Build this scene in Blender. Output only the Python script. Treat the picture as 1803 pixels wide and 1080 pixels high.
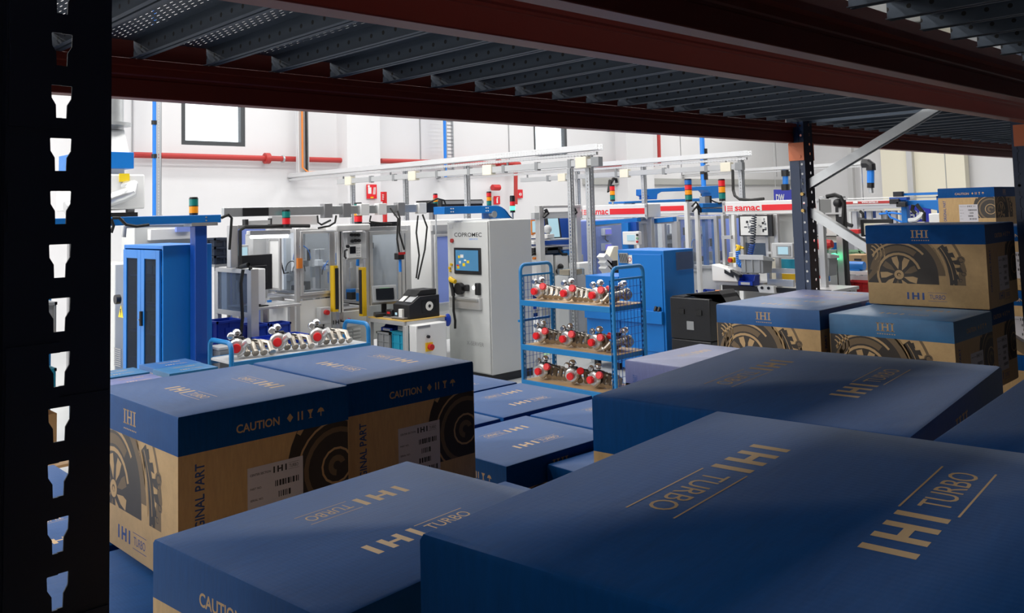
import bpy, bmesh, math, random
from mathutils import Vector, Matrix
PI = math.pi
scene = bpy.context.scene
for o in list(bpy.data.objects): bpy.data.objects.remove(o)
COL = scene.collection
random.seed(7)

# ---------------------------------------------------------------- camera
cam_data = bpy.data.cameras.new('camera'); cam = bpy.data.objects.new('camera', cam_data); COL.objects.link(cam)
cam_data.sensor_width = 36.0; cam_data.sensor_fit = 'HORIZONTAL'
cam_data.lens = 30.7330
cam_data.shift_x = 0.0; cam_data.shift_y = -0.152285
cam_data.clip_start = 0.02; cam_data.clip_end = 200
cam.matrix_world = Matrix([[0.7243154, -0.0278349, -0.6889066, 0.0], [-0.6889378, -0.0684259, -0.7215834, 0.0], [-0.0270538, 0.9972678, -0.0687385, 2.1], [0.0, 0.0, 0.0, 1.0]])
scene.camera = cam

# ---------------------------------------------------------------- sky, lights, exposure
scene.view_settings.view_transform = 'Standard'; scene.view_settings.look = 'None'
scene.view_settings.gamma = 1.0; scene.view_settings.use_curve_mapping = False
scene.view_settings.exposure = 0.0
world = bpy.data.worlds.new('sky'); scene.world = world; world.use_nodes = True
world.node_tree.nodes['Background'].inputs[0].default_value = (0.92, 0.96, 1.0, 1)
world.node_tree.nodes['Background'].inputs[1].default_value = 2.5

def area(name, loc, sx, sy, power, col=(1, .98, .95), rot=(0, 0, 0)):
    d = bpy.data.lights.new(name, 'AREA'); d.shape = 'RECTANGLE'; d.size = sx; d.size_y = sy
    d.energy = power; d.color = col
    o = bpy.data.objects.new(name, d); COL.objects.link(o); o.location = loc; o.rotation_euler = rot
    return o
LAMP_ROWS = [(x, y) for y in (5.0, 8.4, 11.4, 13.9) for x in (-6.0, 1.0, 8.0, 15.0, 23.0)]
for i, (lx, ly) in enumerate(LAMP_ROWS):
    area('hall_lamp_light', (lx, ly, 6.96), 5.0, 0.5, {5.0: 126, 8.4: 192, 11.4: 172, 13.9: 118}[ly] * (2.2 if lx < -5 else 1))

# ---------------------------------------------------------------- materials
def mat(name, col, rough=.5, metal=0.0, spec=.5, bump=None, noise=None, emit=None, coat=0):
    m = bpy.data.materials.new(name); m.use_nodes = True
    nt = m.node_tree; b = nt.nodes['Principled BSDF']
    b.inputs['Base Color'].default_value = (*col, 1); b.inputs['Roughness'].default_value = rough
    b.inputs['Metallic'].default_value = metal; b.inputs['Specular IOR Level'].default_value = spec
    b.inputs['Coat Weight'].default_value = coat
    if noise:                                   # (scale, amount): slight tonal mottling
        tc = nt.nodes.new('ShaderNodeTexCoord'); n = nt.nodes.new('ShaderNodeTexNoise')
        n.inputs['Scale'].default_value = noise[0]; n.inputs['Detail'].default_value = 4
        r = nt.nodes.new('ShaderNodeMapRange'); r.inputs['To Min'].default_value = 1 - noise[1]; r.inputs['To Max'].default_value = 1 + noise[1]
        mx = nt.nodes.new('ShaderNodeVectorMath'); mx.operation = 'SCALE'; mx.inputs[0].default_value = col
        nt.links.new(tc.outputs['Object'], n.inputs['Vector']); nt.links.new(n.outputs['Fac'], r.inputs['Value'])
        nt.links.new(r.outputs['Result'], mx.inputs['Scale']); nt.links.new(mx.outputs['Vector'], b.inputs['Base Color'])
    if bump:                                    # (scale, strength)
        tc = nt.nodes.new('ShaderNodeTexCoord'); n = nt.nodes.new('ShaderNodeTexNoise'); n.inputs['Scale'].default_value = bump[0]
        n.inputs['Detail'].default_value = 3
        bp = nt.nodes.new('ShaderNodeBump'); bp.inputs['Strength'].default_value = bump[1]; bp.inputs['Distance'].default_value = .002
        nt.links.new(tc.outputs['Object'], n.inputs['Vector']); nt.links.new(n.outputs['Fac'], bp.inputs['Height'])
        nt.links.new(bp.outputs['Normal'], b.inputs['Normal'])
    if emit:
        b.inputs['Emission Color'].default_value = (*emit[0], 1); b.inputs['Emission Strength'].default_value = emit[1]
    return m

def corrugated(name, col, rough, spec=.5, strength=.25):
    """printed corrugated board: fine flutes and fibre noise"""
    m = mat(name, col, rough, 0, spec)
    nt = m.node_tree; b = nt.nodes['Principled BSDF']
    b.inputs['Sheen Weight'].default_value = .22; b.inputs['Sheen Roughness'].default_value = .32; b.inputs['Sheen Tint'].default_value = (.80, .90, 1, 1)   # paper fibre
    tc = nt.nodes.new('ShaderNodeTexCoord')
    n = nt.nodes.new('ShaderNodeTexNoise'); n.inputs['Scale'].default_value = 22; n.inputs['Detail'].default_value = 8; n.inputs['Roughness'].default_value = .7
    mp = nt.nodes.new('ShaderNodeMapping'); mp.inputs['Scale'].default_value = (1, 6, 1)
    nt.links.new(tc.outputs['Object'], mp.inputs['Vector']); nt.links.new(mp.outputs['Vector'], n.inputs['Vector'])
    w = nt.nodes.new('ShaderNodeTexWave'); w.wave_type = 'BANDS'; w.bands_direction = 'X'; w.inputs['Scale'].default_value = 45
    w.inputs['Distortion'].default_value = .6
    mp2 = nt.nodes.new('ShaderNodeMapping'); mp2.inputs['Scale'].default_value = (1, 1, 0)
    nt.links.new(tc.outputs['Object'], mp2.inputs['Vector']); nt.links.new(mp2.outputs['Vector'], w.inputs['Vector'])
    r = nt.nodes.new('ShaderNodeMapRange'); r.inputs['To Min'].default_value = .72; r.inputs['To Max'].default_value = 1.28
    mx = nt.nodes.new('ShaderNodeVectorMath'); mx.operation = 'SCALE'; mx.inputs[0].default_value = col
    nt.links.new(n.outputs['Fac'], r.inputs['Value']); nt.links.new(r.outputs['Result'], mx.inputs['Scale'])
    nt.links.new(mx.outputs['Vector'], b.inputs['Base Color'])
    ad = nt.nodes.new('ShaderNodeMath'); ad.operation = 'ADD'
    ml = nt.nodes.new('ShaderNodeMath'); ml.operation = 'MULTIPLY'; ml.inputs[1].default_value = .10
    nt.links.new(w.outputs['Fac'], ml.inputs[0]); nt.links.new(ml.outputs[0], ad.inputs[0]); nt.links.new(n.outputs['Fac'], ad.inputs[1])
    bp = nt.nodes.new('ShaderNodeBump'); bp.inputs['Strength'].default_value = strength; bp.inputs['Distance'].default_value = .0012
    nt.links.new(ad.outputs[0], bp.inputs['Height']); nt.links.new(bp.outputs['Normal'], b.inputs['Normal'])
    return m

def glass(name, tint=(.9, .95, 1), amount=.18, rough=.05):
    m = bpy.data.materials.new(name); m.use_nodes = True; nt = m.node_tree
    for n in list(nt.nodes): nt.nodes.remove(n)
    out = nt.nodes.new('ShaderNodeOutputMaterial'); mx = nt.nodes.new('ShaderNodeMixShader')
    t = nt.nodes.new('ShaderNodeBsdfTransparent'); t.inputs[0].default_value = (*tint, 1)
    g = nt.nodes.new('ShaderNodeBsdfPrincipled'); g.inputs['Base Color'].default_value = (*[c * .5 for c in tint], 1); g.inputs['Roughness'].default_value = rough
    mx.inputs[0].default_value = amount
    nt.links.new(t.outputs[0], mx.inputs[1]); nt.links.new(g.outputs[0], mx.inputs[2]); nt.links.new(mx.outputs[0], out.inputs[0])
    return m

def perforated(name, col, rough, metal, kind):
    """sheet steel with punched holes (see-through by alpha, lip holes only dark colour), pattern in object space"""
    m = mat(name, col, rough, metal); nt = m.node_tree; b = nt.nodes['Principled BSDF']
    tc = nt.nodes.new('ShaderNodeTexCoord'); sp = nt.nodes.new('ShaderNodeSeparateXYZ'); nt.links.new(tc.outputs['Object'], sp.inputs[0])
    def M(op, a, c=None):
        n = nt.nodes.new('ShaderNodeMath'); n.operation = op
        for i, q in enumerate((a, c)):
            if q is None: continue
            if isinstance(q, (int, float)): n.inputs[i].default_value = q
            else: nt.links.new(q, n.inputs[i])
        return n.outputs[0]
    X, Y, Z = sp.outputs
    if kind == 'slits':        # staggered slots cut through the top sheet; shaded lip holes imitated by dark discs
        row = M('FLOOR', M('DIVIDE', X, .013))
        st = M('MULTIPLY', M('MODULO', M('ADD', row, 100), 2), .5)
        fy = M('FRACT', M('ADD', M('ADD', M('DIVIDE', Y, .034), 50), st))
        fx = M('FRACT', M('ADD', M('DIVIDE', X, .013), 50))
        slit = M('MULTIPLY', M('LESS_THAN', M('ABSOLUTE', M('SUBTRACT', fy, .5)), .31), M('LESS_THAN', M('ABSOLUTE', M('SUBTRACT', fx, .5)), .17))
        slit = M('MULTIPLY', slit, M('LESS_THAN', M('ABSOLUTE', X), .072))
        slit = M('MULTIPLY', slit, M('GREATER_THAN', Z, -.004))
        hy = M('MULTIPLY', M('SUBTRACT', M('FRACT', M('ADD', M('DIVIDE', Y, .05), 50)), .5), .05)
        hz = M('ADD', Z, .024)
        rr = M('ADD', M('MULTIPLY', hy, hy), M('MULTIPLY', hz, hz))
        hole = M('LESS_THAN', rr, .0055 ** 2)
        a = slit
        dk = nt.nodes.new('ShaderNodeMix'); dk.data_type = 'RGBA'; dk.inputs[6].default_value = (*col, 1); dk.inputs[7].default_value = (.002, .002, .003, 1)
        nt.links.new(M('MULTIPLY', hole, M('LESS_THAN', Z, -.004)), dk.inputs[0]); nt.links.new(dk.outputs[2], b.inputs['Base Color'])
    elif kind == 'tray':       # rows of small holes along Y
        hy = M('MULTIPLY', M('SUBTRACT', M('FRACT', M('ADD', M('DIVIDE', Y, .06), 500)), .5), .06)
        hz = M('MULTIPLY', M('SUBTRACT', M('FRACT', M('ADD', M('DIVIDE', Z, .04), 500)), .5), .04)
        rr = M('ADD', M('MULTIPLY', hy, hy), M('MULTIPLY', hz, hz))
        a = M('LESS_THAN', rr, .010 ** 2)
    else:                      # 'post': holes up the height
        hz = M('MULTIPLY', M('SUBTRACT', M('FRACT', M('ADD', M('DIVIDE', Z, .05), 500)), .5), .05)
        a = M('MULTIPLY', M('LESS_THAN', M('ABSOLUTE', hz), .013), M('MAXIMUM', M('LESS_THAN', M('ABSOLUTE', X), .008), M('LESS_THAN', M('ABSOLUTE', Y), .008)))
    nt.links.new(M('SUBTRACT', 1, a), b.inputs['Alpha'])
    return m

M = {}
M['floor'] = mat('floor_epoxy', (.42, .43, .43), .35, noise=(1.2, .10))
M['wall'] = mat('wall_paint', (.74, .735, .745), .7, noise=(.6, .03))
M['ceiling'] = mat('ceiling_sheet', (.62, .63, .64), .7)
M['dark_wall'] = mat('dark_wall', (.05, .05, .055), .8)
M['seam'] = mat('panel_seam', (.35, .35, .36), .7)
M['ledge'] = mat('ledge_grey', (.42, .42, .40), .7)
M['cream'] = mat('cream_panel', (.86, .81, .66), .6)
M['win_frame'] = mat('window_frame_dark', (.06, .065, .07), .45)
M['win_glass'] = glass('window_glass', (.97, .99, 1), .06)
M['rack_blue'] = mat('rack_blue_paint', (.008, .014, .035), .42, noise=(9, .15))
M['rack_blue_lit'] = mat('rack_blue_paint_lit', (.008, .026, .075), .38)  # light on the upright's side face put into a brighter blue
M['rack_red'] = mat('rack_red_paint', (.17, .022, .012), .42, noise=(5, .12))
M['rack_orange'] = mat('rack_orange_paint', (.62, .16, .055), .45)
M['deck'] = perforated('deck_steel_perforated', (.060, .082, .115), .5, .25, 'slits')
M['galv'] = mat('galvanised_steel', (.55, .57, .58), .38, .75, noise=(14, .12))
M['galv_tray'] = perforated('galvanised_tray', (.76, .77, .78), .42, .35, 'tray')
M['galv_post'] = perforated('galvanised_post', (.55, .57, .59), .4, .55, 'post')
M['alu'] = mat('aluminium_profile', (.60, .60, .60), .36, .55)
M['alu_dark'] = mat('aluminium_profile_dark', (.34, .34, .35), .4, .5)
M['white'] = mat('white_enamel', (.80, .80, .79), .4)
M['grey_cab'] = mat('cabinet_grey', (.60, .61, .60), .45, noise=(2, .03))
M['grey'] = mat('grey_plastic', (.28, .29, .30), .5)
M['grey_l'] = mat('light_grey_plastic', (.50, .51, .52), .5)
M['black'] = mat('black_plastic', (.014, .014, .016), .4)
M['black_m'] = mat('black_matt', (.008, .008, .009), .65)
M['rubber'] = mat('black_rubber', (.012, .012, .012), .7)
M['blue'] = mat('machine_blue', (.005, .17, .56), .38, noise=(2.5, .05))
M['blue_d'] = mat('machine_blue_deep', (.004, .065, .36), .4)
M['blue_cart'] = mat('cart_blue', (.008, .17, .43), .38)
M['blue_pipe'] = mat('pipe_blue', (.02, .22, .75), .4)
M['crate_blue'] = mat('crate_blue', (.006, .045, .42), .45)
M['crate_cyan'] = mat('crate_cyan', (.01, .30, .46), .45)
M['crate_green'] = mat('crate_green', (.22, .40, .24), .5)
M['crate_red'] = mat('crate_red', (.42, .012, .015), .45)
M['crate_dark'] = mat('crate_dark', (.015, .024, .045), .5)
M['lilac'] = mat('lilac_panel', (.23, .31, .72), .5)
M['red'] = mat('red_paint', (.55, .02, .02), .4)
M['red_pipe'] = mat('red_pipe', (.46, .04, .035), .45)
M['red_cap'] = mat('red_plastic_cap', (.75, .015, .02), .35)
M['yellow'] = mat('yellow_paint', (.80, .50, .01), .45)
M['amber'] = mat('amber_lens', (.85, .30, .01), .3, emit=((1, .3, .02), .15))
M['red_lens'] = mat('red_lens', (.70, .02, .03), .3, emit=((1, .02, .02), .12))
M['green_lens'] = mat('green_lens', (.01, .22, .19), .3)
M['green_lit'] = mat('green_lens_lit', (.02, .6, .25), .3, emit=((.1, 1, .4), 2.2))
M['blue_lens'] = mat('blue_lens', (.02, .15, .5), .3)
M['orange'] = mat('orange_cable', (.75, .22, .03), .5)
M['wood'] = mat('shelf_board', (.50, .33, .17), .55, noise=(8, .18))
M['tabletop'] = mat('table_board', (.62, .40, .10), .5)
M['cast'] = mat('cast_aluminium', (.62, .62, .61), .33, .8, noise=(30, .2), bump=(90, .3))
M['steel_cast'] = mat('cast_steel', (.42, .38, .33), .34, .85, noise=(22, .35), bump=(70, .3))
M['chrome'] = mat('chrome', (.75, .75, .76), .18, .95)
M['screen'] = mat('screen_blue', (.02, .06, .12), .2, emit=((.10, .32, .55), .55))
M['screen_l'] = mat('screen_light', (.05, .08, .1), .2, emit=((.50, .75, .85), .8))
M['screen_v'] = mat('screen_violet', (.05, .05, .2), .2, emit=((.25, .22, .85), .8))
M['screen_off'] = mat('screen_dark', (.01, .012, .016), .15)
M['lamp'] = mat('lamp_tube', (.9, .9, .9), .4, emit=((1, .98, .94), 3.0))
M['pane'] = glass('machine_pane', (.90, .94, .98), .14)
M['pane_dark'] = glass('smoked_pane', (.40, .48, .60), .35, .12)
M['pane_cab'] = glass('cabinet_pane', (.30, .40, .52), .10, .08)
M['clear_tub'] = glass('clear_tub', (.80, .88, .95), .22, .2)
M['paper'] = mat('paper', (.80, .80, .77), .7)
M['ink'] = mat('ink_black', (.02, .02, .022), .6)
M['ink_grey'] = mat('ink_grey', (.22, .23, .25), .6)
M['kraft_plain'] = mat('kraft_plain', (.46, .29, .14), .7, noise=(12, .08))
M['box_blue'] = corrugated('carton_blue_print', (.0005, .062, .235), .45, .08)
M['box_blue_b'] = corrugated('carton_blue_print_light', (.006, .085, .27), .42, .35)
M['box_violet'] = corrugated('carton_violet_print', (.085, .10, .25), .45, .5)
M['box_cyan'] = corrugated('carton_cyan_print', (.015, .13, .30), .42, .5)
M['kraft'] = corrugated('carton_kraft', (.54, .355, .165), .6, .35)
M['print_tan'] = mat('print_tan', (.50, .325, .15), .55)
M['print_blue'] = mat('print_blue', (.010, .055, .22), .5)
M['print_dark'] = mat('print_dark', (.030, .022, .016), .5, noise=(14, .35))
M['print_mid'] = mat('print_mid', (.16, .105, .052), .55)
M['label_paper'] = mat('label_paper', (.60, .58, .62), .5)
M['sign_red'] = mat('sign_red', (.72, .02, .03), .4)
M['sign_blue'] = mat('sign_blue', (.03, .04, .45), .5)
M['warn_yellow'] = mat('warn_yellow', (.85, .62, .02), .45)
M['green_line'] = mat('floor_line_green', (.35, .62, .30), .5)
M['duct'] = mat('duct_foil', (.66, .67, .68), .32, .75, bump=(40, .5))

# ---------------------------------------------------------------- mesh helpers
class MB:
    def __init__(s): s.v = []; s.f = []; s.m = []; s.mi = 0
    def add(s, vs, fs):
        k = len(s.v); s.v += [tuple(v) for v in vs]; s.f += [tuple(i + k for i in f) for f in fs]; s.m += [s.mi] * len(fs); return s
    def box(s, x0, x1, y0, y1, z0, z1):
        x0, x1 = sorted((x0, x1)); y0, y1 = sorted((y0, y1)); z0, z1 = sorted((z0, z1))
        return s.add([(x0, y0, z0), (x1, y0, z0), (x1, y1, z0), (x0, y1, z0), (x0, y0, z1), (x1, y0, z1), (x1, y1, z1), (x0, y1, z1)],
                     [(0, 3, 2, 1), (4, 5, 6, 7), (0, 1, 5, 4), (1, 2, 6, 5), (2, 3, 7, 6), (3, 0, 4, 7)])
    def cbox(s, c, d): return s.box(c[0] - d[0] / 2, c[0] + d[0] / 2, c[1] - d[1] / 2, c[1] + d[1] / 2, c[2] - d[2] / 2, c[2] + d[2] / 2)
    def bar(s, p, q, w, h, up=(0, 0, 1)):
        p = Vector(p); q = Vector(q); d = (q - p).normalized(); u = Vector(up)
        if abs(d.dot(u)) > .98: u = Vector((1, 0, 0))
        a = d.cross(u).normalized() * (w / 2); b = a.cross(d).normalized() * (h / 2)
        vs = [p - a - b, p + a - b, p + a + b, p - a + b, q - a - b, q + a - b, q + a + b, q - a + b]
        return s.add(vs, [(0, 1, 2, 3), (7, 6, 5, 4), (0, 4, 5, 1), (1, 5, 6, 2), (2, 6, 7, 3), (3, 7, 4, 0)])
    def cyl(s, p, q, r, n=12, r2=None, cap=True):
        return s.loft([p, q], [r, r if r2 is None else r2], n, cap)
    def loft(s, pts, rs, n=10, cap=True):
        pts = [Vector(p) for p in pts]; k0 = len(s.v); fs = []; vs = []; ref = None
        for i, p in enumerate(pts):
            d = (pts[min(i + 1, len(pts) - 1)] - pts[max(i - 1, 0)])
            if d.length < 1e-9: d = Vector((0, 0, 1))
            d.normalize()
            if ref is None:
                ref = Vector((0, 0, 1)) if abs(d.z) < .9 else Vector((1, 0, 0))
            a = (ref - d * ref.dot(d))
            if a.length < 1e-6: a = Vector((0, 1, 0))
            a.normalize(); b = d.cross(a); ref = a
            for j in range(n):
                t = 2 * PI * j / n; vs.append(p + (a * math.cos(t) + b * math.sin(t)) * rs[i])
        for i in range(len(pts) - 1):
            for j in range(n):
                fs.append((i * n + j, i * n + (j + 1) % n, (i + 1) * n + (j + 1) % n, (i + 1) * n + j))
        if cap: fs.append(tuple(range(n))[::-1]); fs.append(tuple((len(pts) - 1) * n + j for j in range(n)))
        return s.add(vs, fs)
    def tube(s, pts, r, n=8): return s.loft(pts, [r] * len(pts), n)
    def sphere(s, c, r, n=12, m=8, sc=(1, 1, 1)):
        vs = []; fs = []
        for i in range(m + 1):
            a = PI * i / m
            for j in range(n):
                t = 2 * PI * j / n
                vs.append((c[0] + r * sc[0] * math.sin(a) * math.cos(t), c[1] + r * sc[1] * math.sin(a) * math.sin(t), c[2] + r * sc[2] * math.cos(a)))
        for i in range(m):
            for j in range(n): fs.append((i * n + j, (i + 1) * n + j, (i + 1) * n + (j + 1) % n, i * n + (j + 1) % n))
        return s.add(vs, fs)
    def prism(s, poly, o, u, v, t):
        """extrude a 2-D polygon placed at o along u, v by vector t"""
        o = Vector(o); u = Vector(u); v = Vector(v); t = Vector(t); n = len(poly)
        A = [o + u * a + v * b for a, b in poly]
        return s.add(A + [p + t for p in A], [tuple(range(n)), tuple(range(n, 2 * n))[::-1]] + [(i, (i + 1) % n, n + (i + 1) % n, n + i) for i in range(n)])
    def flat(s, poly, o, u, v):
        o = Vector(o); u = Vector(u); v = Vector(v)
        return s.add([o + u * a + v * b for a, b in poly], [tuple(range(len(poly)))])
    def text(s, txt, o, u, v, size, bold=0.0, align='L', width=None):
        vs, fs, w = text_mesh(txt, bold)
        sx = sy = size
        if width: sx = width / w
        off = {'L': 0, 'C': -w / 2, 'R': -w}[align]
        o = Vector(o); u = Vector(u).normalized(); v = Vector(v).normalized()
        return s.add([o + u * ((a + off) * sx) + v * (b * sy) for a, b in vs], fs)
    def mesh(s, name, mats, off=(0, 0, 0), smooth=30):
        me = bpy.data.meshes.new(name)
        me.from_pydata([(a - off[0], b - off[1], c - off[2]) for a, b, c in s.v], [], s.f)
        if not isinstance(mats, (list, tuple)): mats = [mats]
        for m in mats: me.materials.append(m)
        if len(mats) > 1: me.polygons.foreach_set('material_index', s.m)
        bm = bmesh.new(); bm.from_mesh(me); bmesh.ops.recalc_face_normals(bm, faces=bm.faces); bm.to_mesh(me); bm.free()
        if smooth: 
            me.polygons.foreach_set('use_smooth', [True] * len(me.polygons))
            me.set_sharp_from_angle(angle=math.radians(smooth))
        me.update()
        return me
    def build(s, name, mats, parent=None, bevel=0, local=False, label=None, smooth=30):
        off = (0, 0, 0)
        if parent is not None and not local:
            r = parent
            while r.parent is not None: r = r.parent
            off = r.location
        if isinstance(mats, str): mats = M[mats]
        elif isinstance(mats, (list, tuple)): mats = [M[q] if isinstance(q, str) else q for q in mats]
        o = bpy.data.objects.new(name, s.mesh(name, mats, off, smooth)); COL.objects.link(o)
        if parent is not None: o.parent = parent
        if bevel:
            md = o.modifiers.new('bevel', 'BEVEL'); md.width = bevel; md.segments = 2; md.limit_method = 'ANGLE'; md.angle_limit = math.radians(40)
        if label: o['label'] = label
        return o

_TXT = {}
def text_mesh(txt, bold=0.0):
    key = (txt, bold)
    if key not in _TXT:
        cu = bpy.data.curves.new('lettering', 'FONT'); cu.body = txt; cu.size = 1.0; cu.offset = bold; cu.resolution_u = 3
        ob = bpy.data.objects.new('lettering', cu); COL.objects.link(ob)
        bpy.context.view_layer.update()
        me = ob.evaluated_get(bpy.context.evaluated_depsgraph_get()).to_mesh()
        vs = [(v.co.x, v.co.y) for v in me.vertices]; fs = [tuple(p.vertices) for p in me.polygons]
        x0 = min(v[0] for v in vs); x1 = max(v[0] for v in vs)
        h = 0.72                                     # cap height of the built-in font
        vs = [((a - x0) / h, b / h) for a, b in vs]
        _TXT[key] = (vs, fs, (x1 - x0) / h)
        bpy.data.objects.remove(ob); bpy.data.curves.remove(cu)
    return _TXT[key]

def box(x0, x1, y0, y1, z0, z1): return MB().box(x0, x1, y0, y1, z0, z1)
def thing(name, label, cat, loc=(0, 0, 0), rotz=0.0, group=None):
    o = bpy.data.objects.new(name, None); COL.objects.link(o); o.empty_display_size = .1
    o.location = loc; o.rotation_euler = (0, 0, rotz); o['label'] = label; o['category'] = cat
    if group: o['group'] = group
    return o
def tag(o, label, cat, group=None):
    o['label'] = label; o['category'] = cat
    if group: o['group'] = group
    return o
def struct(name, mb, mats, parent=None, **k):
    o = mb.build(name, mats, parent, **k)
    if parent is None: o['kind'] = 'structure'
    return o
def dup(root, loc=None, rotz=None, label=None, group=None):
    def cp(o, par):
        c = o.copy(); COL.objects.link(c)
        if par is not None: c.parent = par
        for ch in o.children: cp(ch, c)
        return c
    r = cp(root, None)
    if loc is not None: r.location = loc
    if rotz is not None: r.rotation_euler = (0, 0, rotz)
    if label: r['label'] = label
    if group: r['group'] = group
    return r

# ================================================================ hall
struct('floor', box(-10, 31, -.75, 17, -.2, 0), 'floor')
struct('ceiling', box(-10, 31, -.75, 17, 8.0, 8.2), 'ceiling')
W1 = (6.76, 8.04, 3.50, 5.00); W2 = (16.070, 17.352, 3.50, 5.00)
wb = MB()
def wall_cells(mb, xs, zs, holes, y0, y1):
    for i in range(len(xs) - 1):
        for j in range(len(zs) - 1):
            cx = (xs[i] + xs[i + 1]) / 2; cz = (zs[j] + zs[j + 1]) / 2
            if any(h[0] < cx < h[1] and h[2] < cz < h[3] for h in holes): continue
            mb.box(xs[i], xs[i + 1], y0, y1, zs[j], zs[j + 1])
W3 = (-5.2, -3.6, 3.5, 5.0)
wall_cells(wb, [-10, W3[0], W3[1], W1[0], W1[1], W2[0], W2[1], 31], [0, 3.5, 5.0, 8], [W1, W2, W3], 16.0, 16.3)
struct('wall_back', wb, 'wall', smooth=0)
struct('wall_left', box(-10.2, -10, -.75, 17, 0, 8), 'wall')
struct('wall_right', box(30, 30.3, -.75, 17, 0, 8), 'wall')
struct('wall_front', box(-10, 31, -.75, -.55, 0, 8), 'dark_wall')  # unseen dark wall, set close behind the camera to block light from behind
for n, w in ((1, W1), (2, W2), (3, W3)):
    m = MB(); t = .085
    for a in ((w[0], w[0] + t, w[2], w[3]), (w[1] - t, w[1], w[2], w[3]), (w[0] + t, w[1] - t, w[2], w[2] + t), (w[0] + t, w[1] - t, w[3] - t, w[3])):
        m.box(a[0], a[1], 16.02, 16.14, a[2], a[3])
    r = bpy.data.objects.new('window_%d' % n, None); COL.objects.link(r); r.location = ((w[0] + w[1]) / 2, 16.08, w[2]); r['kind'] = 'structure'
    m.build('window_frame', 'win_frame', r, label='dark grey window frame')
    box(w[0] + t, w[1] - t, 16.07, 16.085, w[2] + t, w[3] - t).build('pane', 'win_glass', r)
# concrete columns standing proud of the wall
struct('trim_1', box(10.122, 10.955, 15.6, 16.0, 0, 8), 'wall')
struct('trim_2', box(19.366, 20.598, 15.6, 16.0, 0, 8), 'wall')
struct('trim_3', box(-1.2, -.3, 15.6, 16.0, 0, 8), 'wall')
zl = 2.86
struct('trim_4', MB().box(17.899, 19.683, 15.9, 16, zl - .09, zl + .09), 'ledge')
struct('trim_5', MB().box(20.988, 29.9, 15.9, 16, zl - .09, zl + .09), 'ledge')
for k, px in enumerate((5.863, 12.353, 15.170, 22.513, 28.238)):
    struct('trim_%d' % (6 + k), box(px - .012, px + .012, 15.985, 16.0, zl + .2, 8), 'seam')
# partition of cream panels along the right end of the hall
ys = [10.162, 11.804, 12.823, 13.835]
struct('trim_12', box(29.55, 29.9, ys[0], ys[2], 0.01, 7.9), 'cream')
for k, y in enumerate((ys[1], ys[3])):
    struct('trim_%d' % (13 + k), box(29.35, 29.55, y - .09, y + .09, 0, 7.9), 'alu')
struct('trim_15', box(29.54, 29.56, 10.746 - .015, 10.746 + .015, 0.01, 7.9), 'ledge')
tag(box(5.6, 12, 9.02, 9.1, .001, .004).build('floor_line', 'green_line'), 'pale green painted line along the grey floor behind the mesh cart', 'floor marking')
# ceiling lamps (out of frame, they light the hall)
for i, (lx, ly) in enumerate(LAMP_ROWS):
    t = thing('ceiling_lamp', 'long white strip lamp hung under the hall ceiling', 'lamp', (lx, ly, 7.0), 0, 'strip lamps under the ceiling')
    box(lx - 2.5, lx + 2.5, ly - .2, ly + .2, 7.0, 7.1).build('housing', 'white', t)
    for s in (-2, 2): MB().cyl((lx + s, ly, 7.1), (lx + s, ly, 8.0), .012, 6).build('hanger', 'galv', t)

# ---- services on the wall
m = MB().tube([(5.832, 15.85, 3.274), (10.288, 15.85, 3.264)], .055, 10)
pr = thing('sprinkler_pipe', 'red pipe along the back wall under the window, left of the column', 'pipe', (5.832, 15.85, 3.274), 0)
m.build('pipe', 'red_pipe', pr)
q = (8.417, 15.850, 3.269); MB().cyl((q[0] - .05, q[1], q[2]), (q[0] + .05, q[1], q[2]), .11, 12).build('flange', 'red_pipe', pr)
q = (8.765, 15.850, 3.266); MB().cyl((q[0] - .02, q[1], q[2]), (q[0] + .02, q[1], q[2]), .075, 12).build('clamp', 'galv', pr)
p2 = thing('sprinkler_pipe', 'red pipe along the back wall between the two white columns', 'pipe', (11.135, 15.850, 3.272), 0)
MB().tube([(11.150, 15.850, 3.273), (15.387, 15.850, 3.277)], .055, 10).build('pipe', 'red_pipe', p2)
MB().tube([(15.104, 15.700, 3.264), (15.066, 15.700, 2.260)], .05, 8).build('pipe', 'red_pipe', p2)
for q in ((14.664, 15.850, 3.286), (14.954, 15.850, 3.287)):
    MB().cyl((q[0] - .04, q[1], q[2]), (q[0] + .04, q[1], q[2]), .10, 12).build('flange', 'red_pipe', p2)
p3 = thing('sprinkler_pipe', 'red pipe dropping down the wall right of the second column', 'pipe', (21.006, 15.700, 3.366), 0)
MB().tube([(21.102, 15.7, 8.0), (21.007, 15.700, 3.383), (20.702, 15.700, 3.327)], .055, 10).build('pipe', 'red_pipe', p3)
p4 = thing('sprinkler_pipe', 'thick red pipe low on the wall behind the overhead trays, at right', 'pipe', (18.100, 15.850, 3.293), 0)
MB().tube([(17.866, 15.850, 3.289), (19.649, 15.850, 3.294)], .055, 10).build('pipe', 'red_pipe', p4)

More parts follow.
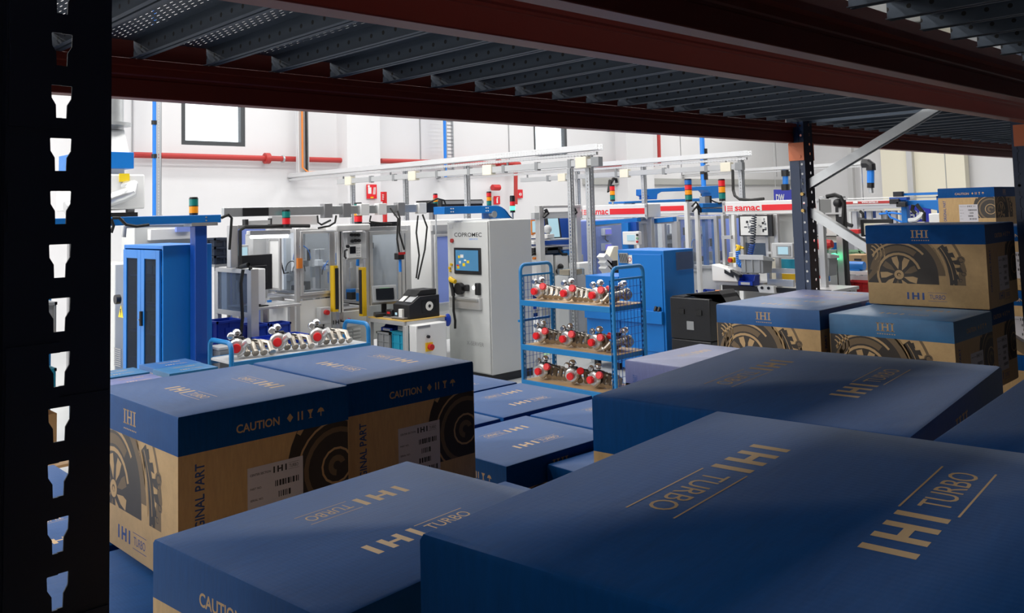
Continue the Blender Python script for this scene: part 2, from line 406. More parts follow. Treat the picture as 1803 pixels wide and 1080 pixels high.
def air_drop(px, Y, y0, y1, r, label, joints=(), ztop=None):
    x = xyz = None
    return
def pipe_thing(label, pts, r, mt='blue_pipe', name='air_pipe', joints=(), cat='pipe'):
    t = thing(name, label, cat, pts[0])
    MB().tube(pts, r, 10).build('pipe', mt, t)
    for j in joints:
        j = Vector(j); MB().cyl(j - Vector((0, 0, r * 1.1)), j + Vector((0, 0, r * 1.1)), r * 1.5, 10).build('joint', 'black', t)
    return t
pipe_thing('thin blue air pipe running down the wall left of the window', [(5.984, 15.300, 2.185), (5.983, 15.3, 8.0)], .032, joints=[(5.982, 15.300, 3.809), (5.983, 15.300, 3.222)])
def perf_post(name, label, x, y, z0, z1, w=.08, cat='post', group=None, parent=None):
    if parent is None:
        t = thing(name, label, cat, (x, y, z0), 0, group)
    m = MB()
    a = w / 2; th = .006
    m.box(-a, a, -a, -a + th, 0, z1 - z0); m.box(-a, -a + th, -a, a, 0, z1 - z0); m.box(a - th, a, -a, a, 0, z1 - z0)
    o = m.build('profile', 'galv_post', t, local=True)
    m2 = MB().box(-a * 1.3, a * 1.3, -a * 1.3, a * 1.3, 0, .012); m2.build('base_plate', 'galv', t, local=True)
    return t
perf_post('cable_channel', 'perforated steel cable channel beside the thin blue pipe on the wall', 6.121, 15.5, 2.184, 6.5, .10, 'cable tray')
t = thing('cable_channel', 'perforated steel channel carrying an orange cable down the wall', 'cable tray', (9.079, 15.600, 3.005))
x0 = 9.085; zc = 2.982
m = MB(); m.box(x0 - .12, x0 + .12, 15.66, 15.68, zc, 6.5); m.box(x0 - .12, x0 - .11, 15.58, 15.66, zc, 6.5); m.box(x0 + .11, x0 + .12, 15.58, 15.66, zc, 6.5); m.build('channel', 'galv_tray', t)
MB().tube([(x0 - .02, 15.6, 6.5), (x0 - .02, 15.6, zc + .1), (x0 + .05, 15.5, zc), (x0 + .5, 15.4, zc + .02)], .022, 6).build('cable', 'orange', t, label='orange cable')
MB().tube([(x0 + .07, 15.6, 6.5), (x0 + .07, 15.6, zc)], .025, 6).build('cable', 'rubber', t, label='black cable')
pipe_thing('thin blue pipe beside a steel channel on the wall, middle of the hall', [(12.677, 15.500, 2.911), (12.696, 15.5, 8.0)], .035)
t = thing('cable_channel', 'ladder-like steel channel on the wall beside the middle blue pipe', 'cable tray', (12.905, 15.600, 3.010))
x0 = 12.922; zc = 3.010; m = MB(); m.box(x0 - .11, x0 - .09, 15.6, 15.68, zc, 6.5); m.box(x0 + .09, x0 + .11, 15.6, 15.68, zc, 6.5)
m.build('channel', 'galv', t); m = MB(); z = zc
while z < 5.5: m.box(x0 - .09, x0 + .09, 15.64, 15.66, z, z + .025); z += .085
m.build('rungs', 'alu_dark', t)
pipe_thing('blue air pipe with black joints hanging between the overhead trays at right', [(17.471, 11.800, 2.238), (17.525, 11.8, 8.0)], .06, joints=[(17.532, 11.800, 3.378), (17.516, 11.800, 3.162), (17.497, 11.800, 2.907), (17.510, 11.800, 2.773), (17.483, 11.800, 2.398)])
pipe_thing('short blue air pipe dropping behind the blue rack upright', [(22.600, 12.551, 2.507), (22.600, 12.522, 3.050)], .08, joints=[(22.600, 12.527, 2.954), (22.600, 12.548, 2.555)])
e1 = thing('air_pipe', 'blue air pipe with black elbow in front of the cream panels', 'pipe', (18.500, 8.279, 2.396))
MB().tube([(18.500, 8.274, 2.493), (18.500, 8.253, 2.858)], .075, 10).build('pipe', 'blue_pipe', e1)
MB().tube([(18.500, 8.252, 2.760), (18.500, 8.252, 2.870), (18.500, 8.300, 2.910), (18.500, 8.424, 2.917)], .10, 10).build('elbow', 'black', e1)
MB().cyl((18.500, 8.280, 2.384), (18.500, 8.274, 2.493), .075, 10).build('joint', 'black', e1)
MB().cyl((18.500, 8.274, 2.274), (18.500, 8.280, 2.384), .05, 10).build('valve', 'galv', e1)
MB().tube([(18.5, (18.500, 8.492, 2.367)[1], 0), (18.500, 8.464, 2.870)], .025, 8).build('support', 'alu', e1)

# ---- fire signs on the wall
def sign(label, px0, py0, px1, py1, Y, mt, name='fire_sign', draw=None):
    return None
def wall_sign(label, r, Y, base='sign_red', name='fire_sign', cat='sign'):
    x0, x1, z0, z1 = r
    t = thing(name, label, cat, ((x0 + x1) / 2, Y, z0)); box(x0, x1, Y - .015, Y, z0, z1).build('plate', base, t)
    return t, x0, x1, z0, z1
t, x0, x1, z0, z1 = wall_sign('red fire hose sign with white symbols on the white column', (10.571, 10.826, 2.440, 2.743), 15.58)
m = MB(); o = (x0, 15.563, z0); w = x1 - x0; h = z1 - z0
m.flat([(.12 * w, .35 * h), (.45 * w, .35 * h), (.45 * w, .8 * h), (.12 * w, .8 * h)], o, (1, 0, 0), (0, 0, 1))
m.flat([(.2 * w + .12 * w * math.cos(a), .88 * h + .08 * h * math.sin(a)) for a in [i * PI / 5 for i in range(10)]], o, (1, 0, 0), (0, 0, 1))
for k in range(4): m.flat([(.6 * w + k * .07 * w, .3 * h), (.64 * w + k * .07 * w, .3 * h), (.72 * w + k * .06 * w, .8 * h), (.68 * w + k * .06 * w, .8 * h)], o, (1, 0, 0), (0, 0, 1))
m.build('symbol', 'white', t, label='white hose and flame symbol')
m = MB(); m.flat([(.35 * w, .04 * h), (.65 * w, .04 * h), (.65 * w, .13 * h), (.35 * w, .13 * h)], o, (1, 0, 0), (0, 0, 1)); m.build('print', 'warn_yellow', t)
t = thing('fire_point_post', 'red post with small red sign standing right of the fire hose sign', 'post', (10.909, 15.4, 0))
box(10.880, 10.939, 15.36, 15.44, 0, 2.579).build('post', 'red', t)
x0, x1, z0, z1 = (10.813, 10.882, 2.373, 2.579); box(x0, x1, 15.38, 15.41, z0, z1).build('sign_plate', 'sign_red', t)
MB().text('FIRE', ((x0 + x1) / 2 + .03, 15.376, z0 + .04), (0, 0, 1), (-1, 0, 0), .05, 0, 'L').build('lettering', 'white', t)
t, x0, x1, z0, z1 = wall_sign('red extinguisher sign behind the stack lights, centre of the wall', (14.574, 14.777, 2.270, 2.476), 15.97)
w = x1 - x0; h = z1 - z0; m = MB(); o = (x0, 15.95, z0)
m.flat([(.38 * w, .15 * h), (.62 * w, .15 * h), (.62 * w, .7 * h), (.38 * w, .7 * h)], o, (1, 0, 0), (0, 0, 1)); m.flat([(.44 * w, .7 * h), (.75 * w, .78 * h), (.72 * w, .86 * h), (.44 * w, .86 * h)], o, (1, 0, 0), (0, 0, 1)); m.build('symbol', 'white', t)
t, x0, x1, z0, z1 = wall_sign('red alarm sign right of the extinguisher sign', (15.389, 15.571, 2.418, 2.635), 15.97)
w = x1 - x0; h = z1 - z0; m = MB(); o = (x0, 15.95, z0); m.flat([(.2 * w, .45 * h), (.5 * w, .2 * h), (.5 * w, .7 * h)], o, (1, 0, 0), (0, 0, 1)); m.flat([(.6 * w, .3 * h), (.75 * w, .3 * h), (.75 * w, .6 * h), (.6 * w, .6 * h)], o, (1, 0, 0), (0, 0, 1)); m.build('symbol', 'white', t)
t = thing('hose_reel_cylinder', 'small red extinguisher bottle lying on a wall bracket behind trays', 'extinguisher', (14.502, 15.800, 2.687))
MB().cyl((14.389, 15.800, 2.681), (14.616, 15.800, 2.680), .075, 12).build('bottle', 'red', t); box(14.483, 14.521, 15.8, 16, 2.646, 2.715).build('bracket', 'galv', t)
t, x0, x1, z0, z1 = wall_sign('deep blue banner with white letters above the right workstation', (23.610, 24.861, 2.204, 2.522), 13.5, 'sign_blue', 'banner', 'banner')
for x in (x0 + .1, x1 - .1): MB().cyl((x, 13.49, z1), (x, 13.49, 8.0), .006, 6).build('hanger_wire', 'galv', t)
MB().text('DW', (x0 + .08, 13.48, z0 - .02), (1, 0, 0), (0, 0, 1), .20, .03).build('lettering', 'white', t)

# ---- overhead trays and bus bars (run from the wall towards the rack)
def tray(label, X, zt, y0, y1, w=.12, posts=()):
    t = thing('cable_tray', label, 'cable tray', (X, y0, zt))
    m = MB(); m.box(-w / 2, w / 2, 0, y1 - y0, 0, .004); m.box(-w / 2, -w / 2 + .004, 0, y1 - y0, 0, .085); m.box(w / 2 - .004, w / 2, 0, y1 - y0, 0, .085)
    m.build('tray_channel', 'galv_tray', t, local=True)
    m = MB(); m.box(-.022, .022, 0.06, y1 - y0, -.062, -.02); m.build('carrier_rail', 'galv_tray', t, local=True)
    return t
def busbar(label, X, zb, y0, y1, clamps, boxes, hz):
    t = thing('bus_bar', label, 'power rail', (X, y0, zb))
    MB().box(-.03, .03, 0, y1 - y0, -.045, .045).build('rail', 'grey_l', t, local=True, bevel=.004)
    for y in clamps: MB().box(-.036, .036, y - y0 - .03, y - y0 + .03, -.06, .06).build('clamp', 'grey', t, local=True)
    for y in boxes: MB().box(-.05, .05, y - y0 - .10, y - y0 + .10, -.075, .08).build('tap_box', 'cream', t, local=True, bevel=.006)
    for k in range(5): MB().box(-.01, .01, .3 + k * (y1 - y0 - .5) / 4, .33 + k * (y1 - y0 - .5) / 4, .045, hz - zb).build('hanger', 'grey', t, local=True)
    MB().box(-.045, .045, -.02, .12, -.065, .065).build('end_cap', 'grey', t, local=True, bevel=.004)
    return t
tray('long perforated steel tray rising across the hall, the nearest overhead', 9.0, 2.89, 7.7, 16.0)
busbar('pale power rail with clamps below the nearest overhead tray', 9.0, 2.735, 7.72, 14.2, [8.25, 8.9, 9.6, 10.4, 11.2, 12.4, 13.1], [8.02, 9.95, 11.85, 13.8], 2.83)
tray('second perforated steel tray behind and right of the nearest one', 12.85, 2.966 - .06, 7.75, 16.0)
busbar('white power rail hung under the second overhead tray', 12.85, 2.760 - .02, 7.9, 13.2, [8.6, 9.5, 10.6, 11.6, 12.4], [8.2, 10.4, 12.0], 2.966 - .12)
tray('slim perforated tray far right, reaching past the rack upright', 22.6, 3.063, 10.3, 16.0, .14)
for (px, Y, lab) in ((1035, 8.02, 'tall perforated steel post in front, between mesh cart and white headers'), (981, 8.70, 'perforated steel post just left of the tallest front post'), (850, 10.62, 'perforated steel post behind the blue cable duct'), (704, 12.25, 'perforated steel post in the gap above the printer table'), (615, 13.9, 'perforated steel post in front of the first column, furthest back')):
    x = 9.0
    perf_post('support_post', lab, 9.125 + (.0 if px != 981 else .35), Y, 0, 2.70 if px == 981 else 2.88, .085 if px == 1035 else .07, 'post')
for (Y, lab) in ((7.99, 'perforated post carrying the right end of the second tray'), (10.05, 'perforated post near the second column under the second tray'), (11.7, 'perforated post midway under the second tray')):
    perf_post('support_post', lab, 12.95, Y, 0, 2.966 - .07, .075)
# plug-in rail across the machine fronts
t = thing('bus_bar', 'grey power rail with plug boxes running above the machine fronts', 'power rail', (4.254, 9.000, 2.182))
zr = 2.166
xa = 4.254; xb = 7.153
box(xa, xb, 8.97, 9.03, zr - .05, zr + .05).build('rail', 'galv', t, bevel=.004)
box(4.469, 4.775, 8.96, 9.035, zr - .045, zr + .045).build('cover', 'black', t)
box(7.003, xb + .02, 8.955, 9.045, zr - .06, zr + .06).build('end_cap', 'black', t)
for px in (556, 589, 692): MB().box(xa + (px - 392) / (764 - 392) * (xb - xa) - .055, xa + (px - 392) / (764 - 392) * (xb - xa) + .055, 8.94, 9.04, zr - .09, zr + .08).build('tap_box', 'alu_dark', t, bevel=.005, label='grey tap box')
for px in (622, 655, 735): MB().box(xa + (px - 392) / (764 - 392) * (xb - xa) - .06, xa + (px - 392) / (764 - 392) * (xb - xa) + .06, 8.94, 9.04, zr - .07, zr + .07).build('tap_box', 'white', t, bevel=.005, label='white tap box')
for (p0, p1, p2, p3) in (((5.388, 8.950, 2.105), (5.377, 8.920, 2.026), (5.422, 8.920, 1.999), (5.563, 8.950, 2.048)), ((5.641, 8.950, 2.099), (5.605, 8.920, 2.020), (5.528, 8.920, 1.982), (5.394, 8.950, 1.960)), ((6.131, 8.950, 2.088), (6.114, 8.950, 2.019), (6.188, 8.950, 2.003), (6.443, 8.950, 1.975)), ((6.533, 8.950, 2.135), (6.529, 8.900, 2.050), (6.517, 8.900, 1.866), (6.590, 8.900, 1.651)), ((6.852, 8.950, 2.071), (6.782, 8.900, 1.857), (6.782, 8.850, 1.571), (6.692, 8.800, 1.295)), ((6.926, 8.950, 2.084), (6.956, 8.900, 1.923), (6.874, 8.850, 1.638), (6.718, 8.800, 1.279))):
    MB().tube([p0, p1, p2, p3], .012, 6).build('cable', 'rubber', t)

# ================================================================ pallet rack
RX0, RX1, RX2 = 0.25, 4.25, 8.2
ZB = 2.415
rack = thing('pallet_rack', 'dark pallet rack with red beams and blue uprights holding the cartons, main one', 'rack', (0, 1.14, 0))
rack2 = thing('pallet_rack', 'nearest pallet rack: black slotted upright at left and red beam overhead', 'rack', (0, .93, 0))
def beam(y0, y1, x0, x1, parent, far=True):
    # boxed beam with a rolled step on top and a small groove in the face
    m = MB()
    prof = [(0, 0), (1, 0), (1, 1.0), (.62, 1.0), (.62, 1.0), (0, 1.0), (0, .60), (.06, .56), (.06, .50), (0, .46)]
    yy = y1 - y0
    prof = prof[:2] + [(1, 1.6), (.9, 1.6), (.9, 1.0)] + prof[3:] if far else prof
    m.prism([(a * yy, b * .102) for a, b in prof], (x0, y0, ZB), (0, 1, 0), (0, 0, 1), (x1 - x0, 0, 0))
    return m.build('beam', 'rack_red', parent, bevel=.003)
for xa, xb in ((RX0 + .06, RX1 - .045), (RX1 + .055, RX2)):
    beam(2.27, 2.32, xa, xb, rack); beam(1.137, 1.19, xa, xb, rack)
    beam(.885, .93, xa, xb, rack2); beam(-.30, -.25, xa, xb, rack2)
def connector(x, y0, y1, parent, s):
    m = MB(); m.box(x - .003, x + .003, y0, y1, ZB - .095, ZB - .002); m.cyl((x - .006 * s, (y0 + y1) / 2 - .02, ZB - .075), (x, (y0 + y1) / 2 - .02, ZB - .075), .008, 8)
    m.build('beam_connector', 'rack_orange', parent, label='bright orange beam end connector')
# deck panels: perforated sheet, lips with holes painted dark, laid from beam to beam
dm = MB(); w = .0935; L = 1.075
dm.box(-w, w, 0, L, 0, .0015); dm.box(-w, -w + .0015, 0, L, -.048, 0); dm.box(w - .0015, w, 0, L, -.048, 0)
dm.box(-w, -w + .012, 0, L, -.048, -.0465); dm.box(w - .012, w, 0, L, -.048, -.0465)
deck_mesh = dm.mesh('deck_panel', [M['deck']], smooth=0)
def deck(xs, y, parent):
    for x in xs:
        o = bpy.data.objects.new('deck_panel', deck_mesh); COL.objects.link(o); o.parent = parent
        o.location = (x - parent.location.x, y - parent.location.y, 2.562 - parent.location.z)
P0 = .839 + .0965
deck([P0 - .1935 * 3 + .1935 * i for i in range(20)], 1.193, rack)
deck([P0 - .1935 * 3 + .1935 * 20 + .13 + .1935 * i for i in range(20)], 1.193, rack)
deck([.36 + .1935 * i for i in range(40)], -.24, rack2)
# ledger strips under the lips, along the beams
m = MB()
m.box(RX0, RX2, 2.25, 2.27, 2.495, 2.512); m.box(RX0, RX2, 1.19, 1.21, 2.495, 2.512); m.build('ledger', 'rack_red', rack)
m = MB(); m.box(RX0, RX2, .86, .885, 2.495, 2.512); m.box(RX0, RX2, -.25, -.225, 2.495, 2.512); m.build('ledger', 'rack_red', rack2)

def holed_plate(mb, u0, u1, z0, z1, pitch, zc0, outline, place):
    """plate in (u,z) with one hole per pitch; outline = list of (du,dz) counter-clockwise, split left/right at its top and bottom"""
    uc, left, right = outline
    n = int(math.floor((z1 - zc0) / pitch))
    k0 = -int(math.floor((zc0 - z0) / pitch))
    for k in range(k0, n + 1):
        c = zc0 + k * pitch; lo = c - pitch / 2; hi = c + pitch / 2
        L = [(u0, lo), (uc, lo)] + [(uc + a, c + b) for a, b in left] + [(uc, hi), (u0, hi)]
        Rr = [(uc, lo), (u1, lo), (u1, hi), (uc, hi)] + [(uc + a, c + b) for a, b in right]
        for P in (L, Rr): mb.add([place(*p) for p in P], [tuple(range(len(P)))])
# left upright, seen very close: face with key-hole slots
zs0 = 2.015; pitch = (2.217 - 1.769) / 9.0
sl = .00945; hs = .0285 * pitch / .05
hs = pitch * .31
left = [(0, -hs), (-sl * .52, -hs), (-sl * .56, -hs * .2), (-sl * .95, hs * .22), (-sl, hs * .95), (-sl * .95, hs), (0, hs)]
right = [(0, hs), (sl * .95, hs), (sl, hs * .95), (sl * .95, hs * .22), (sl * .56, -hs * .2), (sl * .52, -hs), (0, -hs)]
def slot_upright(parent, xa, xb, uc, y, dy, name='upright', label=None, z0=.0, z1=3.4):
    m = MB()
    holed_plate(m, xa, xb, z0, z1, pitch, zs0, (uc, left, right), lambda u, z: (u, y, z))
    o = m.build(name, 'rack_blue', parent, label=label, smooth=0); md = o.modifiers.new('thickness', 'SOLIDIFY'); md.thickness = .002
    m = MB(); d = .075 * dy
    m.box(xa - .002, xa, y, y + d, z0, z1); m.box(xb, xb + .002, y, y + d, z0, z1)
    m.box(xa - .012, xa, y + d, y + d + .002 * dy, z0, z1); m.box(xb - 0.0, xb + .010, y + d, y + d + .002 * dy, z0, z1)
    m.box(xa - .03, xa, y + .012 * dy, y + .016 * dy, z0, z1)
    m.build('flange', 'rack_blue', parent, smooth=0)
    box(xa - .04, xb + .04, y - .03, y + .1 * dy, 0.0, .008).build('foot_plate', 'rack_blue', parent)
slot_upright(rack2, .2145, .3025, 0.259, .885, 1)
slot_upright(rack2, RX1 - .045, RX1 + .045, RX1, .885, 1, z0=0)
slot_upright(rack2, .2145, .3025, .2585, -.25, -1); slot_upright(rack2, RX1 - .045, RX1 + .045, RX1, -.25, -1)
# uprights of the main rack with round bolt holes in both faces
def hole_outline(r, uc):
    a = [PI * 1.5 - i * PI / 4 for i in range(5)]; l = [(r * math.cos(t), r * math.sin(t)) for t in a]
    b = [PI / 2 - i * PI / 4 for i in range(5)]; q = [(r * math.cos(t), r * math.sin(t)) for t in b]
    return (uc, l, q)
def bolt_upright(x, y, dy, parent, lit):
    m = MB()
    holed_plate(m, y, y + .085 * dy, 0, 3.4, .05, 1.2, hole_outline(.0065, y + .018 * dy), lambda u, z: (x - .045, u, z))
    m.box(x - .049, x - .045, y + .03 * dy, y + .06 * dy, 0, 3.4)
    o = m.build('upright', 'rack_blue_lit', parent, smooth=0); md = o.modifiers.new('thickness', 'SOLIDIFY'); md.thickness = .002
    m = MB()
    holed_plate(m, x - .045, x + .045, 0, 3.4, .05, 1.205, hole_outline(.0085, x + .012), lambda u, z: (u, y, z))
    o = m.build('upright_face', 'rack_blue', parent, smooth=0); md = o.modifiers.new('thickness', 'SOLIDIFY'); md.thickness = .002
    m = MB(); m.box(x + .043, x + .045, y, y + .014 * dy, 0, 3.4); m.build('flange', 'rack_blue', parent)
    box(x - .07, x + .07, y - .02, y + .11 * dy, 0, .008).build('foot_plate', 'rack_blue', parent)
bolt_upright(RX1 - .005, 2.215, 1, rack, True)
bolt_upright(RX1 - .005, 1.245, -1, rack, False)
for x in (RX0 - .06,): bolt_upright(x, 2.215, 1, rack, True); bolt_upright(x, 1.245, -1, rack, False)
bolt_upright(RX2 + .05, 2.215, 1, rack, True); bolt_upright(RX2 + .05, 1.245, -1, rack, False)
connector(RX1 - .056, 2.215, 2.30, rack, 1); connector(RX1 + .048, 2.215, 2.30, rack, 1)
connector(RX1 - .056, 1.15, 1.235, rack, 1)
m = MB()
for z in ((4.200, 2.244, 2.146)[2], (4.200, 2.246, 2.061)[2]): m.cyl((RX1 - .062, 2.236, z), (RX1 - .048, 2.236, z), .009, 8)
m.build('bolt', 'tabletop', rack, label='brass coloured bolt heads')
def brace(p, q, parent):
    # cold-rolled C section, open side down
    m = MB(); p = Vector(p); q = Vector(q); d = (q - p).normalized(); n = Vector((1, 0, 0)); u = n.cross(d).normalized()
    if u.z < 0: u = -u
    a = .021
    for (c, su, sn) in ((u * a, .002, .021), (n * -.021, a, .002), (n * .021, a, .002)):
        vs = []
        for pt in (p, q):
            for i, j in ((-1, -1), (1, -1), (1, 1), (-1, 1)): vs.append(pt + c + n * (sn * i) + u * (su * j))
        m.add(vs, [(0, 1, 2, 3), (7, 6, 5, 4), (0, 4, 5, 1), (1, 5, 6, 2), (2, 6, 7, 3), (3, 7, 4, 0)])
    return m.build('diagonal_brace', 'galv', parent)
brace((RX1 + .0, 2.24, 2.185), (RX1 + .0, 1.19, 2.72), rack)
brace((RX1 + .0, 2.24, 2.065), (RX1 + .0, 1.19, 1.40), rack)
# the shelf level that carries the cartons (hidden under them)
ZS = 1.018
for xa, xb in ((RX0 + .06, RX1 - .06), (RX1 + .06, RX2)):
    for par, ya, yb in ((rack, 1.137, 2.32), (rack2, -.30, .93)):
        m = MB(); m.box(xa, xb, ya, ya + .05, ZS - .1, ZS); m.box(xa, xb, yb - .05, yb, ZS - .1, ZS); m.build('beam', 'rack_red', par)
        box(xa, xb, ya + .05, yb - .05, ZS - .03, ZS).build('shelf_plate', 'galv', par)

# ================================================================ cartons
CA, CB, CH = .40, .47, .335           # end face (CAUTION) width, long face (picture) width, height
_PR = {}
def seg(cx, cy, r0, r1, a0, a1, n=10):
    a = [a0 + (a1 - a0) * i / n for i in range(n + 1)]
    return [(cx + r1 * math.cos(t), cy + r1 * math.sin(t)) for t in a] + [(cx + r0 * math.cos(t), cy + r0 * math.sin(t)) for t in a[::-1]]
def clip(poly, x0, x1, y0, y1):
    def cut(P, f, inter):
        out = []
        for i in range(len(P)):
            a, b = P[i - 1], P[i]
            if f(b):
                if not f(a): out.append(inter(a, b))
                out.append(b)
            elif f(a): out.append(inter(a, b))
        return out
    def ix(x): return lambda a, b: (x, a[1] + (b[1] - a[1]) * (x - a[0]) / (b[0] - a[0]))
    def iy(y): return lambda a, b: (a[0] + (b[0] - a[0]) * (y - a[1]) / (b[1] - a[1]), y)
    for f, g in ((lambda p: p[0] >= x0, ix(x0)), (lambda p: p[0] <= x1, ix(x1)), (lambda p: p[1] >= y0, iy(y0)), (lambda p: p[1] <= y1, iy(y1))):
        if not poly: break
        poly = cut(poly, f, g)
    return poly
def ihi(m, o, u, v, h, serif=False):
    """the three bar letters I H I with cap height h; returns width"""
    o = Vector(o); u = Vector(u); v = Vector(v); R = lambda x0, x1, y0, y1: m.flat([(x0, y0), (x1, y0), (x1, y1), (x0, y1)], o, u, v)
    st = h * .28; g = h * .42; hw = h * 1.0
    if not serif:
        R(0, st, 0, h); x = st + g; R(x, x + st, 0, h); R(x + hw - st, x + hw, 0, h); R(x + st, x + hw - st, h * .40, h * .60); x += hw + g; R(x, x + st, 0, h)
        return x + st
    s = h * .13; st = h * .19
    def I(x):
        R(x + s, x + s + st, 0, h); R(x, x + 2 * s + st, 0, h * .09); R(x, x + 2 * s + st, h * .91, h); return 2 * s + st
    w = I(0); x = w + h * .10; I(x); I(x + h * .62); R(x + s + st, x + h * .62 + s, h * .45, h * .56); x += h * .62 + w + h * .10
    return x + I(x)
def turbo_word(m, o, u, v, h, w):
    """TURBO between two rules, width w, cap height h"""
    o = Vector(o); u = Vector(u); v = Vector(v)
    m.text('TURBO', o + u * (w * .08), u, v, h, 0, 'L', w * .84)
    for y in (-h * .45, h * 1.35): m.flat([(0, y), (w, y), (w, y + h * .07), (0, y + h * .07)], o, u, v)
def prints(a, b, h, bk=.235):
    key = (a, b, h, bk)
    if key in _PR: return _PR[key]
    e = .00015; band = h * bk
    X = Vector((1, 0, 0)); Y = Vector((0, 1, 0)); Z = Vector((0, 0, 1))
    # ---- top lettering: reads along +x near the picture side, reversed near the far side
    OUT = []
    def emit(mb, name, mats, lab=None, sub=False):
        OUT.append((name, mb.mesh(name, [M[i] for i in mats], smooth=0), lab, sub))
    zt = h + e
    hI = a * .092; tw = b * (.20 if abs(a - CA) < .001 and abs(b - CB) < .001 else .27)
    def line(o, u, v):
        w = ihi(t, o, u, v, hI); turbo_word(t, o + u * (w + b * .018) + v * (hI * .18), u, v, hI * .62, tw)
    t = MB(); line(Vector((-b * .5 + b * .33, -a * .5 + a * .26, zt)), X, Y); emit(t, 'lettering', ['print_tan'], 'tan lettering along the lid')
    t = MB(); line(Vector((-b * .5 + b * .76, -a * .5 + a * .76, zt)), -X, -Y); emit(t, 'lettering', ['print_tan'], 'tan lettering along the lid, reversed')
    t = MB()
    # ---- band lettering (tan) on the picture face and the two CAUTION faces
    oP = Vector((-b / 2, -a / 2 - e, 0))
    ihi(t, oP + X * (b * .40) + Z * (h - band * .68), X, Z, band * .40, True)
    for k in range(8): 
        x = b * .405 + k * b * .0195; t.flat([(x, h - band * .83), (x + b * .011, h - band * .83), (x + b * .011, h - band * .79), (x, h - band * .79)], oP, X, Z)
    emit(t, 'lettering', ['print_tan'], 'tan serif lettering on the band')
    ends = ((Vector((-b / 2 - e, a / 2, 0)), -Y), (Vector((b / 2 + e, -a / 2, 0)), Y))
    for o, u in ends:
        t = MB()
        t.text('CAUTION', o + u * (a * .31) + Z * (h - band * .72), u, Z, band * .22, .02, 'L', a * .25)
        z0 = h - band * .72; s = band * .24; x = a * .60
        def F(p): t.flat([(x + q[0] * s, z0 + q[1] * s) for q in p], o, u, Z)
        F([(.5, 0), (.9, .5), (.5, 1), (.1, .5)]); x += s * 1.5
        F([(0, 0), (.2, 0), (.2, 1), (0, 1)]); F([(.5, 0), (.7, 0), (.7, 1), (.5, 1)]); x += s * 1.2
        F([(.1, 1), (.9, 1), (.6, .5), (.6, .1), (.8, 0), (.2, 0), (.4, .1), (.4, .5)]); x += s * 1.4
        F([(0, .45), (.2, .85), (.5, 1), (.8, .85), (1, .45), (.58, .5), (.58, 0), (.46, 0), (.46, .5)])
        emit(t, 'lettering', ['print_tan'], 'tan caution line with handling symbols')
    # ---- blue lettering on kraft
    q = MB()
    w = ihi(q, oP + X * (b * .34) + Z * (h * .085), X, Z, h * .085)
    turbo_word(q, oP + X * (b * .34 + w + b * .03) + Z * (h * .098), X, Z, h * .055, b * .155)
    emit(q, 'lettering', ['print_blue'], 'blue lettering under the picture')
    for o, u in ends:
        q = MB()
        q.text('ORIGINAL PART', o + u * (a * .135) + Z * (h * .20), Z, -u, a * .050, .018, 'L', h * .50)
        w = ihi(q, o + u * (a * .34) + Z * (h * .085), u, Z, h * .085); turbo_word(q, o + u * (a * .34 + w + a * .03) + Z * (h * .098), u, Z, h * .055, a * .18)
        emit(q, 'lettering', ['print_blue'], 'blue upright lettering on the end face')
    # ---- pictures: compressor wheel on the long face, wheel on the ends (dark and tan layers)
    p = MB()
    z0, z1 = h * .275, h - band
    def D(layer, poly, o, u, n, x1):
        p.mi = layer; P = clip(poly, 0.002, x1, z0, z1)
        lift = {0: .00005, 1: .00012, 2: .0002, 3: .00028}[D.k]
        if len(P) > 2: p.flat(P, o + n * lift, u, Z)
    W = b; hc = (z0 + z1) / 2; r = (z1 - z0)
    def pic(layer, k, poly): D.k = k; D(layer, poly, Vector((-b / 2, -a / 2, 0)), X, Vector((0, -1, 0)), b * .84)
    pic(0, 0, [(0, z0), (W * .615, z0), (W * .612, z0 + r * .35), (W * .595, z0 + r * .65), (W * .56, z0 + r * .9), (W * .54, z1), (0, z1)])
    cx, cy = W * .28, z0 + r * .22
    for (r0, r1, a0, a1, ly) in ((r * .50, r * .56, .3, PI * 1.2, 2), (r * .60, r * .74, .9, PI * .95, 1), (r * .78, r * .83, .7, PI * .8, 2), (r * .95, r * 1.12, .0, .95, 1), (r * 1.14, r * 1.19, -.1, .9, 2)): pic(ly, 1, seg(cx, cy, r0, r1, a0, a1, 14))
    for k in range(9):
        t0 = 2 * PI * k / 9 + .25
        pts = [(cx + r * .13 * math.cos(t0), cy + r * .13 * math.sin(t0)), (cx + r * .30 * math.cos(t0 - .12), cy + r * .30 * math.sin(t0 - .12)), (cx + r * .47 * math.cos(t0 - .02), cy + r * .47 * math.sin(t0 - .02)),
               (cx + r * .46 * math.cos(t0 + .30), cy + r * .46 * math.sin(t0 + .30)), (cx + r * .34 * math.cos(t0 + .34), cy + r * .34 * math.sin(t0 + .34))]
        pic(2 if k % 3 else 1, 2, pts)
    pic(2, 3, seg(cx, cy, 0.0001, r * .12, 0, 2 * PI, 14)[:15]); pic(0, 3, seg(cx, cy, r * .03, r * .055, 0, 2 * PI * .97, 8))
    # left gear-like casting and the right bracket with its studs
    for k in range(4): pic(2, 1, seg(W * .03, z0 + r * .75, r * (.10 + .09 * k), r * (.13 + .09 * k), -.9, 1.3, 8))
    pic(1, 1, [(W * .0, z0 + r * .02), (W * .10, z0 + r * .30), (W * .13, z0 + r * .62), (W * .09, z0 + r * .66), (W * .05, z0 + r * .34), (0, z0 + r * .15)])
    ax, ay = W * .20, z0 + r * .05
    pic(2, 1, seg(ax, ay, r * 1.36, r * 1.44, -.15, 1.0, 14)); pic(0, 1, seg(ax, ay, r * 1.44, r * 1.62, -.1, .62, 14)); pic(2, 2, seg(ax, ay, r * 1.52, r * 1.535, -.1, .6, 12))
